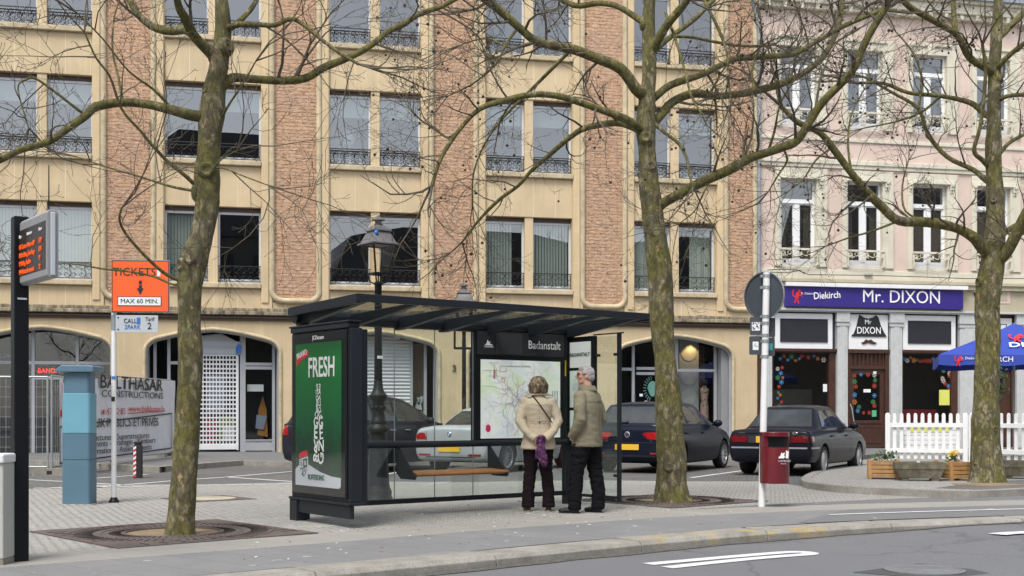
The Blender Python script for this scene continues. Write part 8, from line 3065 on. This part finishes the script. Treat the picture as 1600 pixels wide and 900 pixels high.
M['hair_m'] = hair_mat('grey_hair', [(0.35, (0.22, 0.20, 0.19)), (0.55, (0.42, 0.39, 0.37)), (0.7, (0.55, 0.52, 0.50))], (60, 60, 14))
M['shoe_b'] = mat('brown_shoe_leather', (0.06, 0.022, 0.014), 0.45, var=0.2)
M['shoe_k'] = mat('black_shoe_leather', (0.008, 0.008, 0.010), 0.5)
M['sole'] = mat('pale_shoe_sole', (0.38, 0.27, 0.20), 0.7)
k_ = N('purple_patterned_scarf')
k_.set(k_.ramp(k_.noise(34, 3, 0.7), [(0.38, (0.02, 0.005, 0.022)), (0.5, (0.075, 0.014, 0.08)), (0.6, (0.15, 0.04, 0.135)), (0.68, (0.20, 0.09, 0.06))]), 0.8)
k_.bump(k_.noise(40, 3, 0.6), 0.5, 0.01)
M['scarf'] = k_.m

def hand(mb, wrist, d, palm_n, s=1.0, curl=0.5, side=1):
    """palm, four fingers of unequal length and a thumb from the side of the palm"""
    d = V(d).normalized(); n = V(palm_n); n = (n - d * n.dot(d)).normalized(); x = d.cross(n) * side
    w = V(wrist)
    mb.tube([w - d * 0.02, w + d * 0.03 * s, w + d * 0.085 * s], [0.024 * s, 0.034 * s, 0.034 * s], 10, sx=1.0)
    for k, (off, ln) in enumerate(((-0.030, 0.068), (-0.010, 0.078), (0.010, 0.073), (0.029, 0.056))):
        p = w + d * 0.08 * s + x * off * s
        pts = [p - d * 0.02]
        dd = d.copy()
        for j in range(3):
            pts.append(pts[-1] + dd * ln * s * (0.55 if j == 0 else 0.36))
            dd = (dd + n * curl * 0.7).normalized()
        mb.tube(pts, [0.0095 * s, 0.0095 * s, 0.0088 * s, 0.007 * s], 8)
    p = w + d * 0.02 * s - x * 0.028 * s
    mb.tube([p, p + (d * 0.6 - x * 0.7) * 0.035 * s, p + (d * 0.95 - x * 0.6 + n * curl * .5) * 0.065 * s], [0.013 * s, 0.011 * s, 0.008 * s], 8)

def foot(mb, a, d, s=1.0, mi=0):
    d = V(d).normalized(); x = V((d.y, -d.x, 0)); a = V(a)
    M4 = Matrix((x, d, V((0, 0, 1)))).transposed().to_4x4(); M4.translation = V((a.x, a.y, 0))
    mb.ball((0, 0.0, 0.045), (0.036 * s, 0.055 * s, 0.045), 12, 8, mi, M4)
    mb.ball((0, 0.075 * s, 0.036), (0.043 * s, 0.095 * s, 0.036), 12, 8, mi, M4)
    mb.ball((0, 0.14 * s, 0.03), (0.040 * s, 0.06 * s, 0.029), 12, 8, mi, M4)

def shoe_pair(parent, feet, m, ms, s):
    for a, d in feet:
        b = MB(); foot(b, a, d, s); b.tube([V((a[0], a[1], 0.05)), V((a[0], a[1], 0.12))], 0.046 * s, 12)
        fuse(b, 'shoe', m, parent, 0.007, 3)
        dd = V(d).normalized(); x = V((dd.y, -dd.x, 0))
        pts = []
        for k in range(20):
            t = 2 * math.pi * k / 20
            wv = 0.043 * s if math.sin(t) > -0.2 else 0.036 * s
            p = V((a[0], a[1], 0)) + dd * (0.062 * s + 0.125 * s * math.sin(t)) + x * wv * math.cos(t)
            pts.append((p.x, p.y))
        b = MB(); b.slab(pts, 0.001, 0.016); b.build('sole', ms, parent)

# --- the woman: back to us, hands clasped behind her with a scarf
w0 = G(841, 798.5)
wt_ = thing('person', 'woman in a cream jacket seen from behind, hands clasped behind her back', 'person', (w0.x, w0.y, 0), R(6))
feetw = [((-0.128, -0.01, 0), (-0.12, 1, 0)), ((0.125, -0.03, 0), (0.16, 1, 0))]
EL, WR, SHO = [], [], []
armw = {}
for sx in (-1, 1):
    armw[sx] = [V((sx * 0.165, 0.0, 1.365)), V((sx * 0.215, -0.02, 1.25)), V((sx * 0.243, -0.07, 1.125)), V((sx * 0.17, -0.14, 1.0)), V((sx * 0.065, -0.195, 0.905))]
b = MB()
b.ball((0, 0.015, 1.585), (0.073, 0.092, 0.098), 16, 12); b.ball((0, 0.05, 1.53), (0.052, 0.06, 0.055), 14, 10)
b.tube([V((0, 0.1, 1.59)), V((0, 0.118, 1.56))], [0.010, 0.015], 8); b.ball((0, 0.098, 1.518), (0.022, 0.014, 0.012), 8, 6)
for sx in (-1, 1):
    b.ball((sx * 0.073, 0.01, 1.575), (0.012, 0.022, 0.03), 8, 6); b.ball((sx * 0.03, 0.092, 1.588), (0.014, 0.010, 0.009), 8, 6)
b.tube([V((0, -0.01, 1.34)), V((0, 0.0, 1.45)), V((0, 0.015, 1.54))], [0.06, 0.05, 0.05], 14)
b.loft([((0, 0, 0.82), 0.165, 0.11), ((0, 0, 0.92), 0.165, 0.11), ((0, 0, 1.08), 0.125, 0.09), ((0, 0, 1.25), 0.145, 0.10), ((0, 0, 1.36), 0.155, 0.085), ((0, 0, 1.41), 0.07, 0.06)], 20)
for sx, (f, d) in zip((-1, 1), feetw):
    b.tube([V((sx * 0.085, 0, 0.90)), V((sx * 0.10, 0.01, 0.48)), V((f[0], f[1], 0.10)), V((f[0], f[1], 0.04))], [0.082, 0.05, 0.034, 0.034], 14)
    foot(b, f, d, 0.9)
    b.tube(armw[sx], [0.045, 0.042, 0.038, 0.034, 0.026], 12)
hand(b, armw[-1][-1], (0.75, -0.1, -0.55), (0.2, 0.6, 0.6), 0.95, 0.7, 1)
hand(b, armw[1][-1], (-0.75, -0.15, -0.5), (-0.2, 0.6, 0.6), 0.95, 0.7, -1)
fuse(b, 'body', M['skin'], wt_, 0.0065, 3)
b = MB()
for sx, (f, d) in zip((-1, 1), feetw):
    b.tube([V((sx * 0.075, -0.005, 0.92)), V((sx * 0.085, -0.01, 0.78)), V((sx * 0.10, 0.0, 0.50)), V((f[0] * 0.98, f[1] - 0.005, 0.28)), V((f[0], f[1] - 0.01, 0.055))], [0.105, 0.105, 0.076, 0.072, 0.080], 18)
b.loft([((0, -0.01, 0.80), 0.17, 0.12), ((0, -0.01, 0.95), 0.165, 0.115)], 20)
fuse(b, 'trousers', M['trou_w'], wt_, 0.009, 4, (0.007, 7, 15, 3))
shoe_pair(wt_, feetw, M['shoe_b'], M['sole'], 0.95)
b = MB()
b.loft([((0, -0.01, 0.775), 0.222, 0.165), ((0, -0.01, 0.80), 0.222, 0.165), ((0, -0.01, 0.92), 0.196, 0.145), ((0, -0.005, 1.03), 0.163, 0.122), ((0, -0.005, 1.10), 0.152, 0.115), ((0, -0.005, 1.22), 0.172, 0.125), ((0, -0.01, 1.32), 0.192, 0.122), ((0, -0.005, 1.37), 0.185, 0.105), ((0, 0, 1.405), 0.125, 0.085), ((0, 0, 1.44), 0.075, 0.07)], 28, p=2.2)
for sx in (-1, 1):
    a = armw[sx]
    b.tube([a[0] + V((-sx * 0.02, 0, 0.0)), a[1], a[2], a[3], a[4] + (a[4] - a[3]) * 0.05], [0.066, 0.062, 0.058, 0.052, 0.044], 18)
    b.ball(a[0], 0.068, 12, 9)
co_ = fuse(b, 'coat', M['coat'], wt_, 0.0085, 4, (0.0036, 6.0, 13, 1.7))
# yoke seam, back strap with button, and cuffs
def on_back(x, z, mesh_o, off=0.004, y0=-1.0):
    ok, loc, nrm, idx = mesh_o.ray_cast(V((x, y0, z)), V((0, 1, 0)))
    return loc + nrm * off if ok else None
def back_strip(mb, pts, w, mesh_o, off=0.004, th=0.004):
    out = []
    for (x, z) in pts:
        q = on_back(x, z, mesh_o, off)
        if q is not None: out.append(q)
    if len(out) > 1:
        mb.tube(out, w, 6, sx=1.0)
bpy.context.view_layer.update()
b = MB()
back_strip(b, [(-0.15 + 0.03 * k, 1.325 + 0.008 * math.sin(k)) for k in range(11)], 0.004, co_, 0.001)
back_strip(b, [(-0.12 + 0.02 * k, 1.095) for k in range(13)], 0.003, co_, 0.002)
back_strip(b, [(-0.12 + 0.02 * k, 1.125) for k in range(13)], 0.003, co_, 0.002)
back_strip(b, [(0.0, 1.32 - 0.02 * k) for k in range(10)], 0.0025, co_, 0.001)
back_strip(b, [(0.0, 1.09 - 0.02 * k) for k in range(5)], 0.0025, co_, 0.001)
b.build('coat_seams', cloth('cream_seam', (0.46, 0.385, 0.285)), wt_)
q = on_back(0.0, 1.11, co_, 0.006)
if q is not None:
    b = MB(); b.ball(q, (0.011, 0.006, 0.011), 10, 6); b.build('button', M['shoe_b'], wt_)
b = MB()
N_ = 30
vs = []
for k in range(N_ + 1):
    t = math.pi * (0.5 + 0.06) + (2 * math.pi - 0.12 * math.pi * 2) * k / N_ - 0.0
    s_ = abs(math.cos(t))
    lift = 0.0
    ro = (0.118 + 0.065 * s_ ** 3, 0.10)
    for (rx, ry, z) in ((0.078, 0.070, 1.425), (0.088, 0.080, 1.485), (ro[0], ro[1], 1.445 + 0.02 * (1 - s_)), (ro[0] * 1.0, ro[1] * 1.0, 1.437 + 0.02 * (1 - s_)), (0.082, 0.074, 1.474)):
        vs.append((rx * math.cos(t), ry * math.sin(t) + 0.0, z))
b.add(vs, [(k * 5 + j, (k + 1) * 5 + j, (k + 1) * 5 + (j + 1) % 5, k * 5 + (j + 1) % 5) for k in range(N_) for j in range(5)] + [(0, 1, 2, 3, 4), tuple(N_ * 5 + j for j in (4, 3, 2, 1, 0))], 0, True)
b.build('collar', cloth('beige_collar_cloth', (0.43, 0.355, 0.25)), wt_)
b = MB()
b.loft([((0, -0.015, 1.475), 0.094, 0.078), ((0, -0.012, 1.495), 0.110, 0.098), ((0, -0.005, 1.55), 0.115, 0.108), ((0, 0.0, 1.61), 0.108, 0.110), ((0, 0.002, 1.655), 0.086, 0.094), ((0, 0.005, 1.68), 0.055, 0.062), ((0, 0.005, 1.69), 0.015, 0.02)], 26)
for k in range(22):
    a = math.pi * (1.02 + 0.96 * k / 21)
    p0 = V((0.06 * math.cos(a), 0.07 * math.sin(a) * 0.9, 1.672)); p1 = V((0.117 * math.cos(a), 0.108 * math.sin(a) - .005, 1.57)); p2 = V((0.108 * math.cos(a), 0.095 * math.sin(a) - .01, 1.50 - 0.015 * rnd.random())); p3 = V((0.094 * math.cos(a), 0.08 * math.sin(a) - .012, 1.468 - 0.012 * rnd.random()))
    b.tube([p0, p1, p2, p3], [0.010, 0.016, 0.014, 0.005], 6)
fuse(b, 'hair', M['hair_w'], wt_, 0.006, 2)
b = MB()
pts = []
for k in range(16):
    f = k / 15
    q = on_back(-0.075 + 0.225 * f, 1.435 - 0.315 * f, co_, 0.006)
    if q is not None: pts.append(q)
b.tube([pts[0] + V((0.0, 0.06, 0.01))] + pts + [pts[-1] + V((0.05, 0.09, -0.03))], 0.0085, 6)
b.build('bag_strap', M['shoe_b'], wt_)
# what she holds
b = MB()
hx, hy = 0.0, -0.262
b.ball((hx, hy + 0.025, 0.885), (0.058, 0.045, 0.050), 12, 9)
b.ball((hx + 0.005, hy + 0.01, 0.92), (0.048, 0.04, 0.035), 12, 9)
b.loft([((hx + 0.045, hy, 0.565), 0.018, 0.010), ((hx + 0.038, hy, 0.60), 0.042, 0.022), ((hx + 0.02, hy, 0.68), 0.058, 0.03), ((hx + 0.005, hy, 0.76), 0.058, 0.034), ((hx, hy + 0.01, 0.82), 0.044, 0.034), ((hx, hy + 0.02, 0.86), 0.034, 0.032)], 16)
b.loft([((hx - 0.035, hy + .02, 0.665), 0.028, 0.012), ((hx - 0.03, hy + .02, 0.74), 0.036, 0.02), ((hx - 0.01, hy + .02, 0.83), 0.026, 0.02)], 12)
so2 = fuse(b, 'scarf', M['scarf'], None, 0.006, 2, (0.010, 16, 9, 5))
so2.location = (w0.x, w0.y, 0); so2.rotation_euler = (0, 0, R(6))
tag(so2, 'purple patterned scarf hanging from the hands of the woman', 'scarf')

# --- the man: three-quarter back view, head in profile towards the timetable
m0 = G(917.5, 801.5)
MH = math.atan2(0.50, -0.86) - math.pi / 2
mt_ = thing('person', 'grey haired man with glasses in an olive jacket, hand in his pocket', 'person', (m0.x, m0.y, 0), MH)
feetm = [((-0.125, 0.105, 0), (-0.22, 1, 0)), ((0.135, -0.085, 0), (0.18, 1, 0))]
arm_l = [V((-0.195, 0.0, 1.43)), V((-0.245, -0.02, 1.30)), V((-0.262, -0.045, 1.15)), V((-0.245, 0.03, 1.03)), V((-0.200, 0.10, 0.94))]
arm_r = [V((0.195, 0.0, 1.43)), V((0.245, -0.03, 1.30)), V((0.268, -0.07, 1.15)), V((0.245, 0.02, 1.03)), V((0.200, 0.09, 0.95))]
HR_ = Matrix.Rotation(R(30), 4, 'Z')       # the head is turned further to his left
HT = Matrix.Translation((0, 0.02, 0)) @ HR_
b = MB()
b.ball((0, -0.005, 1.70), (0.076, 0.098, 0.092), 18, 12, 0, HT)
b.loft([(HT @ V((0, 0.045, 1.572)), 0.030, 0.034), (HT @ V((0, 0.040, 1.60)), 0.052, 0.058), (HT @ V((0, 0.028, 1.65)), 0.064, 0.074), (HT @ V((0, 0.02, 1.70)), 0.070, 0.082)], 18)
b.tube([HT @ V((0, 0.098, 1.705)), HT @ V((0, 0.122, 1.668)), HT @ V((0, 0.104, 1.655))], [0.010, 0.015, 0.011], 10)   # nose
b.ball((0, 0.088, 1.722), (0.055, 0.020, 0.013), 12, 6, 0, HT)                                                        # brow
b.ball((0, 0.088, 1.628), (0.024, 0.014, 0.008), 10, 6, 0, HT); b.ball((0, 0.087, 1.615), (0.021, 0.014, 0.008), 10, 6, 0, HT)   # lips
b.ball((0, 0.076, 1.585), (0.026, 0.022, 0.020), 10, 8, 0, HT)                                                        # chin
for sx in (-1, 1):
    b.ball((sx * 0.076, -0.008, 1.675), (0.011, 0.023, 0.034), 10, 8, 0, HT); b.ball((sx * 0.045, 0.065, 1.665), (0.022, 0.025, 0.024), 10, 8, 0, HT)
b.tube([V((0, -0.02, 1.44)), V((0, 0.0, 1.54)), V((0, 0.015, 1.63))], [0.068, 0.058, 0.058], 16)
b.loft([((0, 0, 0.88), 0.17, 0.12), ((0, 0, 1.0), 0.17, 0.12), ((0, 0, 1.2), 0.165, 0.115), ((0, 0, 1.38), 0.185, 0.11), ((0, 0, 1.45), 0.17, 0.09), ((0, 0, 1.50), 0.08, 0.07)], 22)
for (f, d), sx, ar in zip(feetm, (-1, 1), (arm_l, arm_r)):
    b.tube([V((sx * 0.095, 0, 0.96)), V((sx * 0.11, f[1] * 0.6, 0.52)), V((f[0], f[1], 0.12)), V((f[0], f[1], 0.05))], [0.088, 0.056, 0.04, 0.038], 14)
    foot(b, f, d, 1.0)
    b.tube(ar, [0.05, 0.047, 0.042, 0.037, 0.029], 12)
    hand(b, ar[-1] + V((-sx * 0.02, -0.02, 0)), (-sx * 0.35, 0.25, -0.9), (-sx, 0, 0), 1.0, 0.35, sx)
fuse(b, 'body', M['skin'], mt_, 0.0055, 2)
b = MB()
for (f, d), sx in zip(feetm, (-1, 1)):
    b.tube([V((sx * 0.085, 0, 1.0)), V((sx * 0.098, f[1] * 0.25, 0.80)), V((sx * 0.112, f[1] * 0.75 + 0.01, 0.50)), V((f[0], f[1] - 0.005, 0.26)), V((f[0], f[1] + 0.005, 0.05))], [0.115, 0.112, 0.086, 0.08, 0.078], 18)
b.loft([((0, 0, 0.86), 0.185, 0.135), ((0, 0, 1.0), 0.185, 0.135)], 20)
fuse(b, 'trousers', M['trou_m'], mt_, 0.009, 4, (0.009, 6.5, 14, 9))
shoe_pair(mt_, feetm, M['shoe_k'], M['shoe_k'], 1.08)
b = MB()
b.loft([((0, 0.0, 0.815), 0.212, 0.168), ((0, 0.0, 0.84), 0.214, 0.17), ((0, 0.0, 0.98), 0.212, 0.165), ((0, -0.005, 1.12), 0.205, 0.155), ((0, -0.01, 1.28), 0.215, 0.155), ((0, -0.012, 1.38), 0.215, 0.14), ((0, -0.01, 1.44), 0.195, 0.118), ((0, -0.005, 1.485), 0.135, 0.095), ((0, 0.0, 1.52), 0.085, 0.08)], 28, p=2.25)
for ar in (arm_l, arm_r):
    b.tube([ar[0] + V((-ar[0].x * 0.1, 0, 0)), ar[1], ar[2], ar[3], ar[4] + V((0, 0.012, -0.012))], [0.080, 0.076, 0.069, 0.062, 0.053], 18)
    b.ball(ar[0] + V((0, 0, -0.01)), 0.078, 12, 9)
jo = fuse(b, 'jacket', M['jacket'], mt_, 0.0085, 4, (0.0045, 5.0, 11, 4.1))
b = MB()
N_ = 30
vs = []
for k in range(N_ + 1):
    t = math.pi * 0.5 + 0.28 + (2 * math.pi - 0.56) * k / N_
    for (rx, ry, z) in ((0.086, 0.080, 1.50), (0.092, 0.088, 1.572), (0.112, 0.110, 1.545), (0.118, 0.118, 1.50), (0.10, 0.10, 1.485)):
        vs.append((rx * math.cos(t), ry * math.sin(t) - 0.002, z + 0.012 * math.sin(t) * (1 if z > 1.52 else 0)))
b.add(vs, [(k * 5 + j, (k + 1) * 5 + j, (k + 1) * 5 + (j + 1) % 5, k * 5 + (j + 1) % 5) for k in range(N_) for j in range(5)] + [(0, 1, 2, 3, 4), tuple(N_ * 5 + j for j in (4, 3, 2, 1, 0))], 0, True)
b.build('collar', M['jacket'], mt_)
b = MB()
b.ball((0, -0.018, 1.715), (0.083, 0.094, 0.086), 20, 14, 0, HT)
b.ball((0, -0.045, 1.665), (0.074, 0.066, 0.062), 18, 12, 0, HT)
b.ball((0, 0.025, 1.765), (0.060, 0.066, 0.030), 16, 10, 0, HT)
for sx in (-1, 1):
    b.ball((sx * 0.070, 0.018, 1.715), (0.014, 0.024, 0.030), 8, 6, 0, HT)
fuse(b, 'hair', M['hair_m'], mt_, 0.006, 2, (0.004, 30, 40, 2))
b = MB()
for sx in (-1, 1):
    cx = sx * 0.034
    b.tube([HT @ V((cx + 0.024 * math.cos(a), 0.108 - 0.012 * abs(cx + 0.024 * math.cos(a)) / 0.05, 1.692 + 0.018 * math.sin(a))) for a in [2 * math.pi * k / 16 for k in range(17)]], 0.0028, 5)
    b.tube([HT @ V((sx * 0.058, 0.098, 1.697)), HT @ V((sx * 0.082, 0.05, 1.698)), HT @ V((sx * 0.086, -0.01, 1.70))], 0.003, 5)
b.tube([HT @ V((-0.010, 0.110, 1.696)), HT @ V((0.010, 0.110, 1.696))], 0.003, 5)
b.build('glasses', M['blackmetal'], mt_)
b = MB()
for sx in (-1, 1):
    b.ball((sx * 0.033, 0.0925, 1.692), (0.011, 0.007, 0.006), 10, 8, 0, HT)
b.build('eyes', [mat('eye', (0.35, 0.32, 0.30), 0.3)], mt_)
b = MB()
bpy.context.view_layer.update()
def on_side(o, org, dr, off=0.003):
    ok, loc, nrm, idx = o.ray_cast(V(org), V(dr).normalized())
    return loc + nrm * off if ok else None
def path_on(o, pts, dr, off=0.003):
    return [q for q in (on_side(o, p, dr, off) for p in pts) if q is not None]
for x in (0.0,):
    p_ = path_on(jo, [(0, -1, 1.47 - 0.04 * k) for k in range(16)], (0, 1, 0), 0.0)
    if len(p_) > 2: b.tube(p_, 0.003, 5)
p_ = path_on(jo, [(-0.17 + 0.03 * k, -1, 1.36) for k in range(12)], (0, 1, 0), 0.0)
if len(p_) > 2: b.tube(p_, 0.003, 5)
p_ = path_on(jo, [(-1, 0.10 - 0.012 * k, 1.0 - 0.016 * k) for k in range(9)], (1, 0, 0), 0.001)
if len(p_) > 2: b.tube(p_, 0.004, 5)
b.build('jacket_seams', cloth('dark_olive_seam', (0.085, 0.075, 0.05)), mt_)

# ------------------------------------------------------------------ across the street, behind the camera: what the windows mirror
def far_house(x, w, y, h, roofh, col, label, rz=R(6)):
    t = thing('opposite_house', label, 'house', (x, y, 0), rz, 'houses across the street mirrored in the windows')
    m = mat('facade_' + label.split()[0], col, 0.85, var=0.2, scale=0.6)
    b = MB(); b.box(-w / 2, w / 2, -9, 0, ROADZ, h); b.build('wall', m, t)
    b = MB()
    b.prism([(-w / 2 - .3, h), (w / 2 + .3, h), (w / 2 - 1.2, h + roofh * 0.8), (w / 4, h + roofh), (-w / 4, h + roofh), (-w / 2 + 1.2, h + roofh * 0.8)], -9, 0.2); b.build('roof', M['slate'], t)
    fm = MB(); fm.box(-0.55, 0.55, 0.0, 0.06, 0, 1.9); fm.box(-0.7, 0.7, 0.0, 0.12, -0.15, 0.0)
    me = fm.mesh('window', [M['room']])
    for i in range(int(w / 2.6)):
        for j in range(int(h / 3.5)):
            add_obj('window', me, t, (-w / 2 + 1.6 + i * 2.6, 0, 1.2 + j * 3.5))
far_house(-24, 20, -24, 13, 4, (0.13, 0.115, 0.09), 'brownish stone house across the street, out of view to the rear')
far_house(3, 13, -26, 15, 8, (0.09, 0.088, 0.08), 'grey tall house with a domed slate roof across the street')
far_house(23, 22, -25, 12, 4.5, (0.15, 0.13, 0.10), 'sandy long house across the street, out of view to the rear')
far_house(50, 26, -23, 13, 4, (0.12, 0.11, 0.095), 'dull stone house across the street, farthest to the rear')
far_house(-34, 40, 8, 13, 4, (0.14, 0.12, 0.095), 'plain stone house closing the square on the side beyond the cabinet', R(90))
far_house(52, 46, 14, 14, 4, (0.12, 0.105, 0.085), 'added unseen house beyond the parasol, darkens what the car sides mirror', R(-90))  # unseen house added so the car sides mirror something dark, not open sky
src = [o for o in COL.objects if o.name.startswith('plane_tree') and o.parent is None]
for k, (x, y, a) in enumerate(((-9, -13, 40), (2, -14, 130), (12, -13, 250), (24, -12, 10), (36, -10, 80))):
    s_ = src[k % 3]
    c = s_.copy(); COL.objects.link(c)
    c.location = (x, y, 0); c.rotation_euler = (0, 0, R(a))
    for ch in s_.children:
        if ch.name.startswith('seed'): continue
        d = ch.copy(); COL.objects.link(d); d.parent = c
    tag(c, 'bare plane tree across the street, seen only as a mirror image in the office windows', 'tree', 'bare plane trees across the street')
